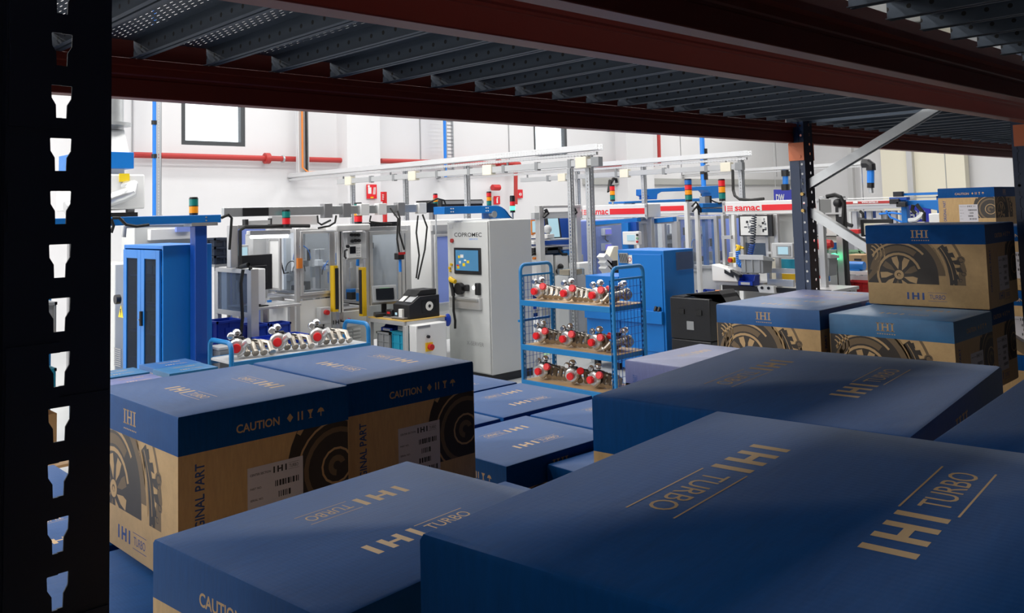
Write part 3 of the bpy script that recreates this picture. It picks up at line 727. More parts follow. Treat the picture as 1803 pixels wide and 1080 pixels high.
    pic(1, 1, seg(ax, ay, r * 1.80, r * 1.86, .15, .62, 10))
    for (x, z, s) in ((.665, .93, .05), (.70, .78, .07), (.73, .60, .09), (.75, .42, .08), (.735, .25, .06), (.72, .12, .05)): pic(0, 3, [(W * x, z0 + r * z), (W * (x + s * .55), z0 + r * (z + .02)), (W * (x + s * .8), z0 + r * (z - .11)), (W * (x + s * .2), z0 + r * (z - .09))])
    for (x, z, rr) in ((.80, .62, .10), (.815, .28, .07), (.79, .12, .06)):
        pic(1, 2, seg(W * x, z0 + r * z, 0.0001, r * rr, 0, 2 * PI, 10)[:11]); pic(0, 3, seg(W * x, z0 + r * z, r * rr * .5, r * rr * .72, 0, 5.6, 8))
    pic(1, 1, [(W * .76, z0), (W * .83, z0), (W * .825, z0 + r * .55), (W * .79, z0 + r * .5)])
    emit(p, 'printed_picture', ['print_dark', 'print_mid', 'print_tan'], 'dark printed turbine picture')
    for o, u in ends:
        p = MB(); nrm = Vector((o.x / abs(o.x), 0, 0)); o0 = Vector((o.x - nrm.x * e, o.y, 0))
        def end(layer, k, poly): D.k = k; D(layer, poly, o0, u, nrm, a - .002)
        ex, ey = a * .92, z0 + r * .42
        end(0, 0, seg(a * 1.02, z0 + r * .45, .0001, r * 1.02, PI * .48, PI * 1.52, 18))
        end(2, 1, seg(ex, ey, r * .60, r * .63, 1.2, 5.0, 16)); end(1, 1, seg(ex, ey, r * .45, r * .52, .9, 5.2, 16)); end(2, 1, seg(ex, ey, r * .22, r * .25, 0, 6.1, 14)); end(1, 2, seg(ex, ey, r * .06, r * .14, .3, 4.6, 10))
        end(2, 2, seg(a * .98, z0 + r * .45, r * .86, r * .93, 2.1, 2.55, 6))
        emit(p, 'printed_picture', ['print_dark', 'print_mid', 'print_tan'], 'dark printed wheel picture')
    # ---- white shipping label with bar codes on the ends
    for o, u in ends:
        l = MB(); k = MB()
        nrm = Vector((1 if o.x > 0 else -1, 0, 0)); oo = o + nrm * .0004
        l.flat([(a * .37, h * .19), (a * .70, h * .19), (a * .70, h * .60), (a * .37, h * .60)], oo, u, Z)
        o2 = oo + nrm * .0002
        k.text('CENTER SECTION', o2 + u * (a * .385) + Z * (h * .545), u, Z, h * .014, .01, 'L', a * .12)
        w = ihi(k, o2 + u * (a * .52) + Z * (h * .535), u, Z, h * .040); turbo_word(k, o2 + u * (a * .52 + w + a * .01) + Z * (h * .545), u, Z, h * .022, a * .065)
        for i, (s, z) in enumerate((('PART NO.', .46), ('SERIAL NO.', .39), ('QTY', .32), ('LOT NO.', .25))):
            k.text(s, o2 + u * (a * .385) + Z * (h * z), u, Z, h * .013, .01, 'L')
            x = a * (.53 + .02 * (i % 2)); random.seed(i + 3)
            while x < a * (.67 if i % 3 == 0 else .62):
                bw = random.choice((.002, .003, .005)); k.flat([(x, h * (z - .012)), (x + bw, h * (z - .012)), (x + bw, h * (z + .025)), (x, h * (z + .025))], o2, u, Z); x += bw + random.choice((.002, .003))
        emit(l, 'shipping_label', ['label_paper'], 'white shipping label'); emit(k, 'bar_code', ['ink'], None, True)
    _PR[key] = OUT
    return _PR[key]
_BODY = {}
def carton_body(a, b, h, blue, bk=.235):
    key = (a, b, h, blue, bk)
    if key in _BODY: return _BODY[key]
    band = h * bk
    me = bpy.data.meshes.new('carton_body'); bm = bmesh.new()
    nx, ny = 6, 6
    r = .006
    def ring(z, inset, bulge=0):
        pts = []
        n = 8
        c = [(-b / 2 + inset, -a / 2 + inset), (b / 2 - inset, -a / 2 + inset), (b / 2 - inset, a / 2 - inset), (-b / 2 + inset, a / 2 - inset)]
        for i in range(4):
            p, q2 = c[i], c[(i + 1) % 4]
            for j in range(n):
                f = j / n; w = math.sin(f * PI) * bulge
                x = p[0] + (q2[0] - p[0]) * f; y = p[1] + (q2[1] - p[1]) * f
                nrm = [(0, -1), (1, 0), (0, 1), (-1, 0)][i]
                pts.append(bm.verts.new((x + nrm[0] * w, y + nrm[1] * w, z)))
        return pts
    R = [ring(.002, .003), ring(.008, 0), ring(h * .5, 0), ring(h - band, 0), ring(h - r, 0), ring(h - r * .3, r * .3), ring(h, r)]
    n = len(R[0])
    for k in range(len(R) - 1):
        for j in range(n):
            f = bm.faces.new((R[k][j], R[k][(j + 1) % n], R[k + 1][(j + 1) % n], R[k + 1][j])); f.material_index = 0 if k >= 3 else 1; f.smooth = True
    f = bm.faces.new(R[-1]); f.material_index = 0
    f = bm.faces.new(R[0][::-1]); f.material_index = 1
    bm.normal_update(); bm.to_mesh(me); bm.free(); me.materials.append(M[blue]); me.materials.append(M['kraft'])
    me.set_sharp_from_angle(angle=math.radians(40))
    _BODY[key] = me
    return me
def carton(label, x, y, ztop, yaw, orient, a=CA, b=CB, h=CH, blue='box_blue', detail=2, group=None, bk=.235):
    """orient 1: picture face towards -Y; orient 0: picture face towards -X"""
    t = thing('carton', label, 'carton', (x, y, ztop - h), yaw - (0 if orient == 1 else PI / 2), group)
    def part(name, me, lab=None):
        o = bpy.data.objects.new(name, me); COL.objects.link(o); o.parent = t
        if lab: o['label'] = lab
        return o
    part('carton_body', carton_body(a, b, h, blue, bk))
    if detail:
        last = None
        for name, me, lab, sub in prints(a, b, h, bk):
            if detail < 2 and name in ('shipping_label', 'bar_code'): continue
            o = part(name, me, lab)
            if sub: o.parent = last; o['kind'] = 'stuff'
            last = o
    return t
# pallets and hidden supports
def pallet(label, x, y, lx, ly, z=0):
    t = thing('pallet', label, 'pallet', (x, y, z)); m = MB()
    for i in range(5): MB().box(-lx / 2, lx / 2, -ly / 2 + i * (ly - .1) / 4, -ly / 2 + .1 + i * (ly - .1) / 4, .12, .144).build('deck_board', 'kraft_plain', t, local=True)
    for s in (-1, 0, 1):
        MB().box(s * (lx / 2 - .05) - .05, s * (lx / 2 - .05) + .05, -ly / 2, ly / 2, 0, .12).build('runner', 'kraft_plain', t, local=True)
    return t
GB = 'blue topped cartons stacked hidden under the others'
# front of the picture (nearest rack)
carton('huge dark blue carton in the foreground, lower right, lettering on its lid', .645, .347, 2.1 - .2292, .113, 1, .40, .46)
carton('dark blue carton behind the foreground one, tan lettering on its long lid', 1.241, .669, 2.1 - .266, .127, 1, .43, .52)
carton('dark blue carton cut off by the right edge, only its lid corner showing', .905 + .235, .376 - .2, 2.1 - .237, 0.075, 1, .40, .47)
carton('dark blue carton in front of the kraft stack, CAUTION side half in shadow', .742, 1.077, 2.1 - .44, .09, 1)
# left pair
carton('carton at left with bright picture side, beside the black upright', .928, 1.987, 2.1 - .391, .015, 0)
carton('carton right of the left one, pale lid, label on its dark side', 1.366, 2.05, 2.1 - .401, 0, 0)
# low level between
Zf = 2.1 - .72
carton('low carton with pale lid in front row, between left pair and foreground', 1.95, 2.055, Zf, .0, 1)
carton('low carton right of the front pale one, mostly behind the dark carton', 2.435, 2.05, Zf, 0, 1)
carton('pale lidded carton one row behind, lettering near the mesh cart', 2.345, 2.49, Zf, 0, 1)
carton('pale lidded carton left in the row behind, beside the left pair', 1.86, 2.49, Zf, 0, 1)
carton('pale lidded carton furthest back, just below the grey cabinet', 2.345, 2.91, Zf, 0, 1)
carton('pale lidded carton furthest back at left, touching the tall carton pair', 1.86, 2.91, Zf, 0, 1)
carton('low carton corner in the dark gap below the pale lids', 1.45, 1.62, 2.1 - .745, .02, 1)
carton('low carton with rounded pale lid corner deep in the gap', 2.10, 1.64, 2.1 - .745, -.03, 1)
carton('blue carton lid at the lower left corner, beneath the picture side', .70, 1.90, 2.1 - .737, .01, 1, detail=0)
carton('low carton seen through the slots of the black upright', .70, 2.33, 2.1 - .735, .0, 1, detail=1)
carton('low carton behind, seen through the middle slots of the upright', .62, 2.76, 2.1 - .735, .0, 1, detail=1)
# right hand group
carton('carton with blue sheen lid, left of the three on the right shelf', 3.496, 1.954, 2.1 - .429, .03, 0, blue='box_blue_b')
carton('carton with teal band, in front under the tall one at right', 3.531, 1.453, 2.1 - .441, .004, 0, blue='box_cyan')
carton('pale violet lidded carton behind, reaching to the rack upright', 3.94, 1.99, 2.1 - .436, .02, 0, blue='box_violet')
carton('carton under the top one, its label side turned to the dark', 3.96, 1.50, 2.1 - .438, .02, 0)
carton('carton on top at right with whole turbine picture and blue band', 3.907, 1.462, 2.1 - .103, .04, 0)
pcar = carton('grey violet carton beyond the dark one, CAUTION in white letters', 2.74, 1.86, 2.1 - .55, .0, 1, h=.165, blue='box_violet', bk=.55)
for ch in pcar.children:
    if 'caution' in ch.get('label', ''): ch.data.materials[0] = M['paper']; ch['label'] = 'white caution line'
# far right stacks beyond the upright
def column(label, x, y, ztop, orient, n, group, blue='box_blue', zb=0.15, a=CA, b=CB):
    hh = (ztop - zb) / n
    for k in range(n):
        carton(label if k == n - 1 else 'closed carton under the top one, ' + group.replace('cartons lower in', 'lower in'), x, y, zb + (k + 1) * hh, 0, orient, a=a, b=b, h=hh, blue=blue, detail=2 if k >= n - 2 else 0, group=None if k == n - 1 else group)
ux = (7.550, 2.389, 2.188)
column('carton stack glimpsed past the right edge upright, blue band on top', 4.98, 1.43, 1.958, 1, 3, 'cartons lower in the stack past the right edge upright', zb=1.02)
column('highest carton at upper right, white label beside a dark wheel picture', 7.55 + .25, ux[1] + .215, ux[2], 1, 6, 'cartons lower in the far right stack', zb=.145, a=.43, b=.50)
pallet('wooden pallet under the far right carton stack', 7.80, ux[1] + .215, .52, .46)
# flat cartons on a pallet behind, at left
zq = .6
for k, (lab, x, y, z, bl) in enumerate((('flat bright blue carton, rear right of the four low ones by the cart', 1.58 * 2.42, 1.58 * 6.2 , .55, 'box_blue_b'),)): pass
Q = 1.25; Q2 = 1.15
qz = 2.1 - Q
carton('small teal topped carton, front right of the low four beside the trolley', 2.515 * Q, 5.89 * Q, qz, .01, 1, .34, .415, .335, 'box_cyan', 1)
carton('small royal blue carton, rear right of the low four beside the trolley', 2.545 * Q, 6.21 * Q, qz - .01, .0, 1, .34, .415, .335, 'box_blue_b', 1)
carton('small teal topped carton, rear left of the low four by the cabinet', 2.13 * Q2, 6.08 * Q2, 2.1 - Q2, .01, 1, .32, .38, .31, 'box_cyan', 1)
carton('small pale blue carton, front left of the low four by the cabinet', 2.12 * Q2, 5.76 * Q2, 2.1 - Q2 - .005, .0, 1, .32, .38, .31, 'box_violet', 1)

for k, (x, lab) in enumerate(((2.53 * Q, 'plain kraft outer carton under the right pair of low cartons'), (2.145 * Q2, 'plain kraft outer carton under the left pair of low cartons'))):
    pl = pallet('wooden pallet on the floor under the low cartons, %s' % ('right one' if k == 0 else 'left one'), x, (6.03 * Q if k == 0 else 5.9 * Q2), .46, .78)
    zt = qz - .346 if k == 0 else 2.1 - Q2 - .316
    c = thing('carton', lab, 'carton', (x, (6.03 * Q if k == 0 else 5.9 * Q2), .144)); MB().box(-.23, .23, -.38, .38, 0, zt - .146).build('carton_body', 'kraft_plain', c, local=True, bevel=.004); MB().box(-.02, .02, -.38, .38, zt - .146, zt - .1455).build('tape', 'wood', c, local=True)

# unseen cartons added beyond the black upright to keep light off the foreground
for k, (x, y, n) in enumerate(((-.42, 1.38, 4), (-.42, .66, 4), (-.42, .26, 4), (-.42, 1.02, 4))):
    hh = .345
    for i in range(n): carton('unseen closed carton added left of the black upright to block light', x, y - (.02 if k else 0), 1.02 + (i + 1) * hh, 0, 1, a=.33 if k else .35, h=hh, detail=0, group='light-blocking cartons added out of view at left')

# ================================================================ builders for shop-floor things
LIGHTS = {'g': 'green_lens', 'G': 'green_lit', 'a': 'amber', 'r': 'red_lens', 'b': 'blue_lens', 'k': 'black'}
def stack_light(label, p, colors, r=.035, hh=.055, pole=.05, down=False):
    """p = foot of the lamp; colors from bottom to top"""
    t = thing('stack_light', label, 'signal light', p)
    MB().cyl((0, 0, -p[2] if down else 0), (0, 0, max(pole, .005)), r * .35, 8).build('pole', 'galv', t, local=True)
    MB().cyl((0, 0, pole - .012), (0, 0, pole + .02), r * .95, 14).build('foot', 'black', t, local=True)
    z = pole + .02
    for c in colors:
        m = MB(); m.cyl((0, 0, z), (0, 0, z + hh * .9), r, 14); m.build('lens', LIGHTS[c], t, local=True, label={'g': 'green lens', 'G': 'lit green lens', 'a': 'amber lens', 'r': 'red lens', 'b': 'blue lens', 'k': 'black segment'}[c])
        MB().cyl((0, 0, z + hh * .9), (0, 0, z + hh), r * 1.03, 14).build('collar', 'black', t, local=True); z += hh
    MB().cyl((0, 0, z), (0, 0, z + .012), r * .9, 14).build('cap', 'black', t, local=True)
    return t
def crate(label, x0, x1, y0, y1, z0, z1, mt, group=None, wall=.006, inner=True, name='crate', cat='crate'):
    t = thing(name, label, cat, ((x0 + x1) / 2, (y0 + y1) / 2, z0), 0, group)
    w = (x1 - x0) / 2; d = (y1 - y0) / 2; h = z1 - z0; i = .018
    m = MB(); m.box(-w + i, w - i, -d + i, d - i, 0, .01)
    for s in (-1, 1):
        m.box(-w + i, w - i, s * (d - i) - wall / 2, s * (d - i) + wall / 2, 0, h); m.box(s * (w - i) - wall / 2, s * (w - i) + wall / 2, -d + i, d - i, 0, h)
    m.build('shell', mt, t, local=True)
    m = MB()
    for s in (-1, 1):
        m.box(-w, w, s * d - i * s, s * d, h - .022, h); m.box(s * w - i * s, s * w, -d, d, h - .022, h)
        m.box(-w + i * .5, w - i * .5, s * (d - i) , s * (d - i * .4), h * .52, h * .56); m.box(s * (w - i), s * (w - i * .4), -d + i * .5, d - i * .5, h * .52, h * .56)
    m.build('rim', mt, t, local=True)
    m = MB(); n = max(2, int(w / .06)); k = max(2, int(d / .06))
    for s in (-1, 1):
        for j in range(n + 1):
            x = -w + i + j * 2 * (w - i) / n; m.box(x - .005, x + .005, s * (d - i), s * (d - .003), 0, h - .02)
        for j in range(k + 1):
            y = -d + i + j * 2 * (d - i) / k; m.box(s * (w - i), s * (w - .003), y - .005, y + .005, 0, h - .02)
    o = m.build('ribs', mt, t, local=True); o['kind'] = 'stuff'
    for s in (-1, 1): MB().box(-.05, .05, s * (d - i) - .008, s * (d - i * .2), h * .66, h * .82).build('grip', mt, t, local=True)
    return t
def bin_box(label, x, y, z, w, d, h, mt='crate_blue', group=None, face='-X'):
    """open-fronted parts bin"""
    rot = {'-Y': 0, '-X': -PI / 2}[face]
    t = thing('parts_bin', label, 'bin', (x, y, z), rot, group)
    m = MB(); m.box(-w / 2, w / 2, -d / 2, d / 2, 0, .006); m.box(-w / 2, w / 2, d / 2 - .006, d / 2, 0, h)
    for s in (-1, 1): m.prism([(-d / 2, 0), (d / 2, 0), (d / 2, h), (-d * .15, h), (-d * .32, h * .5), (-d / 2, h * .45)], (s * (w / 2) - (.006 if s > 0 else 0), 0, 0), (0, 1, 0), (0, 0, 1), (.006, 0, 0))
    m.box(-w / 2, w / 2, -d / 2, -d / 2 + .006, 0, h * .45); m.build('shell', mt, t, local=True)
    m = MB(); m.box(-w / 2 - .005, w / 2 + .005, d / 2 - .01, d / 2 + .004, h - .015, h + .004); m.build('rim', mt, t, local=True)
    MB().box(-w * .3, w * .3, -d / 2 - .006, -d / 2, h * .1, h * .35).build('label_holder', 'grey_l', t, local=True)
    return t
def alu_frame(parent, x0, x1, y0, y1, z0, z1, w=.045, name='post', mids=()):
    for (x, y) in ((x0, y0), (x1, y0), (x0, y1), (x1, y1)):
        box(x - w / 2, x + w / 2, y - w / 2, y + w / 2, z0, z1).build(name, 'alu', parent, bevel=.004)
    for z in (z1 - w / 2,) + tuple(mids):
        for (a, b) in (((x0, y0), (x1, y0)), ((x0, y1), (x1, y1)), ((x0, y0), (x0, y1)), ((x1, y0), (x1, y1))):
            MB().bar((a[0], a[1], z), (b[0], b[1], z), w * .9, w * .9).build('rail', 'alu', parent, bevel=.004)
def pane_y(parent, x0, x1, y, z0, z1, mt='pane', frame=.035, name='door'):
    """framed pane facing -Y"""
    if frame:
        for a in ((x0, x0 + frame, z0, z1), (x1 - frame, x1, z0, z1), (x0 + frame, x1 - frame, z0, z0 + frame), (x0 + frame, x1 - frame, z1 - frame, z1)):
            box(a[0], a[1], y - .015, y + .015, a[2], a[3]).build(name + '_frame', 'alu', parent, bevel=.003)
    box(x0 + frame, x1 - frame, y - .003, y + .003, z0 + frame, z1 - frame).build('pane', mt, parent)
def pane_x(parent, x, y0, y1, z0, z1, mt='pane', frame=.035, name='door'):
    if frame:
        for a in ((y0, y0 + frame, z0, z1), (y1 - frame, y1, z0, z1), (y0 + frame, y1 - frame, z0, z0 + frame), (y0 + frame, y1 - frame, z1 - frame, z1)):
            box(x - .015, x + .015, a[0], a[1], a[2], a[3]).build(name + '_frame', 'alu', parent, bevel=.003)
    box(x - .003, x + .003, y0 + frame, y1 - frame, z0 + frame, z1 - frame).build('pane', mt, parent)
def mechanism(parent, x0, x1, y0, y1, z0, z1, seed, dens=1.0):
    """station inside an enclosure: columns, slides, cylinders, fixtures, hoses"""
    rnd = random.Random(seed); w = x1 - x0; d = y1 - y0; h = z1 - z0
    box(x0, x1, y0, y1, z0, z0 + .03).build('base_plate', 'alu_dark', parent)
    for k in range(2):
        x = x0 + w * (.3 + .4 * k) ; box(x - .035, x + .035, y1 - .12, y1 - .05, z0 + .03, z1).build('column', rnd.choice(('alu', 'white')), parent, bevel=.004)
    for k in range(int(3 * dens)):
        z = z0 + h * rnd.uniform(.2, .9); x = x0 + w * rnd.uniform(.2, .8)
        box(x - w * .18, x + w * .18, y1 - .22, y1 - .12, z - .04, z + .04).build('slide', rnd.choice(('grey', 'alu_dark', 'white', 'black')), parent, bevel=.004)
    for k in range(int(4 * dens)):
        x = x0 + w * rnd.uniform(.12, .88); y = y0 + d * rnd.uniform(.2, .7); zz = z0 + h * rnd.uniform(.25, .8)
        MB().cyl((x, y, zz), (x, y, zz + h * .2), rnd.uniform(.018, .035), 10).build('cylinder', rnd.choice(('galv', 'black', 'blue', 'chrome')), parent)
    for k in range(int(4 * dens)):
        x = x0 + w * rnd.uniform(.12, .88); y = y0 + d * rnd.uniform(.2, .7); s = rnd.uniform(.03, .07)
        box(x - s, x + s, y - s, y + s, z0 + .03, z0 + .03 + rnd.uniform(.05, .16)).build('fixture', rnd.choice(('alu', 'steel_cast', 'black', 'grey', 'blue')), parent, bevel=.004)
    for k in range(int(3 * dens)):
        x = x0 + w * rnd.uniform(.2, .8); y = y0 + d * rnd.uniform(.3, .7); z = z0 + h * rnd.uniform(.5, .95); r2 = min(rnd.uniform(.05, .14), x - x0 + .01, x1 - x + .01)
        MB().tube([(x + r2 * math.cos(a), y, z + r2 * 1.4 * math.sin(a) - r2) for a in [PI * i / 7 for i in range(8)]], .007, 6).build('hose', rnd.choice(('rubber', 'blue_pipe', 'rubber')), parent)

# ================================================================ turbocharger (one built, the rest copied)
def make_turbo(name, label):
    """local frame: compressor inlet looks along -x, manifold runs back along +x, shaft axis about x"""
    t = thing(name, label, 'turbocharger', (0, 0, 0))
    # compressor volute: scroll around the x axis at x = 0
    c = Vector((0, 0, .095))
    pts = []; rs = []
    for i in range(15):
        a = -PI * .5 + 2 * PI * i / 14; R = .055
        pts.append(c + Vector((0, R * math.cos(a), R * math.sin(a)))); rs.append(.020 + .018 * i / 14)
    pts += [c + Vector((0, .055 + .03, -.055 + .09)) + Vector((.0, .03, -.02)), c + Vector((-.01, .135, .075))]; rs += [.036, .032]
    pts = pts[:15] + [c + Vector((0, .05, -.035)), c + Vector((0, .085, .015))]; rs = rs[:15] + [.036, .034]
    m = MB(); m.loft(pts[:15], rs[:15], 10); m.cyl(c + Vector((-.035, 0, 0)), c + Vector((.045, 0, 0)), .058, 18)
    m.cyl(c + Vector((-.062, 0, 0)), c + Vector((-.03, 0, 0)), .036, 16)
    m.build('compressor_housing', 'cast', t, local=True)
    # outlet with its own cap, up to the right
    m = MB(); m.loft([c + Vector((.0, -.04, .0)), c + Vector((-.012, -.085, .045)), c + Vector((-.03, -.108, .058))], [.034, .033, .030], 12)
    m.build('compressor_outlet', 'cast', t, local=True)
    MB().cyl(c + Vector((-.085, 0, 0)), c + Vector((-.05, 0, 0)), .041, 18).cyl(c + Vector((-.092, 0, 0)), c + Vector((-.085, 0, 0)), .034, 18).build('inlet_cap', 'red_cap', t, local=True, label='red plastic cap')
    MB().cyl(c + Vector((-.062, -.120, .063)), c + Vector((-.022, -.104, .056)), .040, 16).cyl(c + Vector((-.068, -.122, .065)), c + Vector((-.06, -.120, .063)), .032, 16).build('outlet_cap', 'red_cap', t, local=True, label='red plastic cap')
    # centre housing and turbine scroll
    m = MB(); m.cyl(c + Vector((.045, 0, 0)), c + Vector((.11, 0, 0)), .036, 12); m.cyl(c + Vector((.058, 0, 0)), c + Vector((.066, 0, 0)), .062, 14)
    m.build('centre_housing', 'steel_cast', t, local=True)
    pts = []; rs = []
    for i in range(15):
        a = PI * .3 - 2 * PI * i / 14; pts.append(c + Vector((.135, .045 * math.cos(a), .045 * math.sin(a) - .005))); rs.append(.020 + .018 * i / 14)
    m = MB(); m.loft(pts, rs, 10); m.cyl(c + Vector((.11, 0, -.005)), c + Vector((.19, 0, -.005)), .042, 14); m.cyl(c + Vector((.155, 0, -.005)), c + Vector((.165, 0, -.005)), .062, 14)
    m.build('turbine_housing', 'steel_cast', t, local=True)
    # exhaust manifold: four runners down to a common flange along -y
    m = MB()
    for k in range(4):
        y = -.06 - .075 * k
        m.loft([c + Vector((.13, -.03 - .02 * k, .02)), c + Vector((.15, y * .75, .035 - .006 * k)), c + Vector((.10, y, .01)), c + Vector((.055, y - .02, -.045)), c + Vector((.03, y - .03, -.062))], [.027, .027, .026, .025, .024], 9)
    m.build('manifold_runners', 'steel_cast', t, local=True)
    for k in range(4):
        y = -.09 - .075 * k; MB().cyl(c + Vector((.022, y - .003, -.068)), c + Vector((.036, y + .004, -.058)), .034, 10).build('flange', 'tabletop' if False else 'steel_cast', t, local=True)
    # actuator can on a bracket, black connector, rods
    MB().sphere(c + Vector((.09, .01, .125)), .042, 14, 9, (1, 1, .85)).cyl(c + Vector((.09, .01, .115)), c + Vector((.09, .01, .122)), .047, 14).build('actuator', 'chrome', t, local=True)
    m = MB(); m.bar(c + Vector((.09, .01, .085)), c + Vector((.05, 0, .04)), .03, .008); m.tube([c + Vector((.09, .01, .10)), c + Vector((.11, -.02, .06)), c + Vector((.15, -.03, .04))], .006, 6)
    m.build('actuator_bracket', 'galv', t, local=True)
    MB().box(.0, .055, -.06, -.012, c.z + .05, c.z + .095).build('connector', 'black', t, local=True, bevel=.006)
    MB().sphere(c + Vector((.02, .055, .105)), .036, 12, 8, (.8, 1, 1)).cyl(c + Vector((-.012, .055, .105)), c + Vector((-.002, .055, .105)), .024, 12).build('pressure_can', 'chrome', t, local=True)
    MB().tube([c + Vector((.02, .03, .09)), c + Vector((.06, -.02, .085)), c + Vector((.10, -.12, .05)), c + Vector((.12, -.20, .03))], .006, 6).build('oil_pipe', 'rubber', t, local=True)
    return t

# ================================================================ left: cabinets, gantry
def cabinet_glass():
    x, y = 3.33, 8.30; h = 1.860; W = .48; D = 1.0
    t = thing('storage_cabinet', 'blue steel cabinet with two glass doors at left', 'cabinet', (x, y, 0))
    m = MB(); th = .03
    m.box(x, x + W, y, y + th, .06, h); m.box(x, x + W, y + D - th, y + D, .06, h); m.box(x + W - th, x + W, y + th, y + D - th, .06, h)
    m.box(x, x + W, y + th, y + D - th, h - .035, h); m.box(x, x + W, y + th, y + D - th, .06, .12); m.box(x + .02, x + W, y + .02, y + D - .02, 0, .06)
    m.build('body', 'blue', t, bevel=.004)
    for k in range(5): box(x + .05, x + W - .03, y + .03, y + D - .03, .42 + .28 * k, .44 + .28 * k).build('shelf', 'blue_d', t)
    for k in range(2):
        y0 = y + .035 + k * (D - .07) / 2; y1 = y0 + (D - .07) / 2 - .006
        fr = MB(); a = .085
        for q in ((y0, y0 + a, .13, h - .045), (y1 - a, y1, .13, h - .045), (y0 + a, y1 - a, .13, .22), (y0 + a, y1 - a, h - .13, h - .045)): fr.box(x - .022, x, q[0], q[1], q[2], q[3])
        d = fr.build('door', 'blue', t, bevel=.003)
        box(x - .012, x - .007, y0 + a, y1 - a, .22, h - .13).build('pane', 'pane_cab', d)
        if k == 1:
            pass
        else:
            hz = 1.150; m = MB(); m.cyl((x - .03, y1 - .04, hz - .07), (x - .03, y1 - .04, hz + .07), .02, 10); m.build('handle', 'black', d); MB().cyl((x - .06, y1 - .04, hz - .01), (x - .03, y1 - .04, hz - .01), .006, 8).build('key', 'chrome', d)
    rnd = random.Random(5)
    for s in range(5):
        z = .44 + .28 * s; yy = y + .08
        kind = ['bolts', 'green', 'dark', 'dark', 'grey'][s]
        while yy < y + D - .2:
            w = rnd.uniform(.10, .18); hh = rnd.uniform(.09, .2)
            lab = {'green': 'green spray bottle on a low cabinet shelf behind glass', 'grey': 'grey parts box on the top cabinet shelf behind glass', 'dark': 'dark storage box on the %s cabinet shelf behind glass' % ['', '', 'third', 'fourth', ''][s], 'bolts': 'metal parts on the lowest cabinet shelf behind glass'}[kind]
            o = thing({'green': 'bottle', 'grey': 'parts_box', 'dark': 'storage_box', 'bolts': 'metal_part'}[kind], lab, 'box' if kind != 'green' else 'bottle', (x + .24, yy + w / 2, z + .004), 0, 'contents of the glass cabinet, %s row' % ['lowest', 'second', 'third', 'fourth', 'top'][s])
            if kind == 'green':
                MB().loft([(0, 0, 0), (0, 0, hh * .6), (0, 0, hh * .75), (0, 0, hh)], [.035, .035, .014, .012], 10).build('body', 'crate_green', o, local=True); MB().cyl((0, 0, hh), (0, 0, hh + .03), .016, 8).build('cap', 'black', o, local=True)
            else:
                mt = {'grey': 'grey_l', 'dark': 'crate_dark', 'bolts': 'steel_cast'}[kind]
                MB().box(-.12, .12, -w / 2, w / 2, 0, hh * .85).build('body', mt, o, local=True, bevel=.006); MB().box(-.125, .125, -w / 2 - .004, w / 2 + .004, hh * .85, hh).build('lid', 'grey' if kind != 'dark' else mt, o, local=True)
            yy += w + .03
    return t
cabinet_glass()
t = thing('control_cabinet', 'tall grey control cabinet with louvre, left of the blue glass cabinet', 'cabinet', (3.1, 9.8, 0))
xg = 3.42; y0, y1, z0, z1 = (9.573, 10.102, 0.561, 1.634)
y0 = 9.82; z1 = 1.641
box(xg, xg + .33, y0, y0 + .9, .0, z1).build('body', 'grey_cab', t, bevel=.01)
m = MB()
zb = 0.572; zt2 = 0.768; n = 9
ya = 9.613; yb = 9.812
for k in range(n): m.box(xg - .008, xg, ya, yb, zb + (zt2 - zb) * k / n, zb + (zt2 - zb) * (k + .5) / n)
o = m.build('louvre', 'alu_dark', t); o['kind'] = 'stuff'
q = (3.420, 9.668, 1.278); MB().cyl((xg - .05, q[1], q[2]), (xg, q[1], q[2]), .05, 14).build('switch', 'black', t)
q = (3.420, 9.634, 1.149); MB().prism([(-.07, -.06), (.07, -.06), (0, .07)], (xg - .003, q[1], q[2]), (0, -1, 0), (0, 0, 1), (.003, 0, 0)).build('warning_triangle', 'warn_yellow', t)
MB().prism([(-.012, .03), (.012, .03), (.004, -.0), (.014, -.0), (-.006, -.045), (0, -.008), (-.012, -.008)], (xg - .005, q[1], q[2]), (0, -1, 0), (0, 0, 1), (.002, 0, 0)).build('bolt_symbol', 'ink', t)
# gantry: blue pillar and beam with cables
t = thing('jib_gantry', 'blue steel jib beam on a square pillar beside the glass cabinet', 'crane', (3.62, 8.22, 0))
xp0, xp1 = 3.581, 3.699
box(xp0, xp1, 8.16, 8.28, .012, 2.037).build('pillar', 'blue_d', t, bevel=.006)
box(xp0 - .05, xp1 + .05, 8.11, 8.29, 0, .012).build('base_plate', 'blue_d', t)
box(xp0 - .06, xp1 + .08, 8.10, 8.29, 2.037, 2.069).build('head_plate', 'galv', t)
zb, zt = 2.064, 2.141
box(1.2, 3.814, 8.1, 8.26, zb, zt).build('beam', 'blue', t, bevel=.005)
m = MB()
for px in (3.662, 2.887): 
    for z in (.3, .7): m.cyl((px, 8.09, zb + (zt - zb) * z), (px, 8.1, zb + (zt - zb) * z), .008, 8)
m.build('rivet', 'galv', t)
for pts in (((2.782, 8.050, 2.133), (2.833, 8.030, 2.132), (2.892, 8.030, 2.070), (2.981, 8.030, 2.052), (3.100, 8.050, 2.063)), ((3.816, 8.100, 2.108), (3.886, 8.100, 2.139), (3.921, 8.100, 2.105), (3.909, 8.100, 1.951), (3.896, 8.100, 1.797)), ((2.790, 8.100, 2.003), (2.809, 8.100, 2.062), (2.789, 8.100, 2.123))):
    MB().tube(pts, .014, 6).build('cable', 'rubber', t)
MB().tube([(2.969, 8.300, 1.955), (2.979, 8.300, 2.048), (3.040, 8.300, 2.056), (3.196, 8.300, 2.057), (3.650, 8.300, 2.048)], .02, 8).build('conduit', 'grey_l', t)
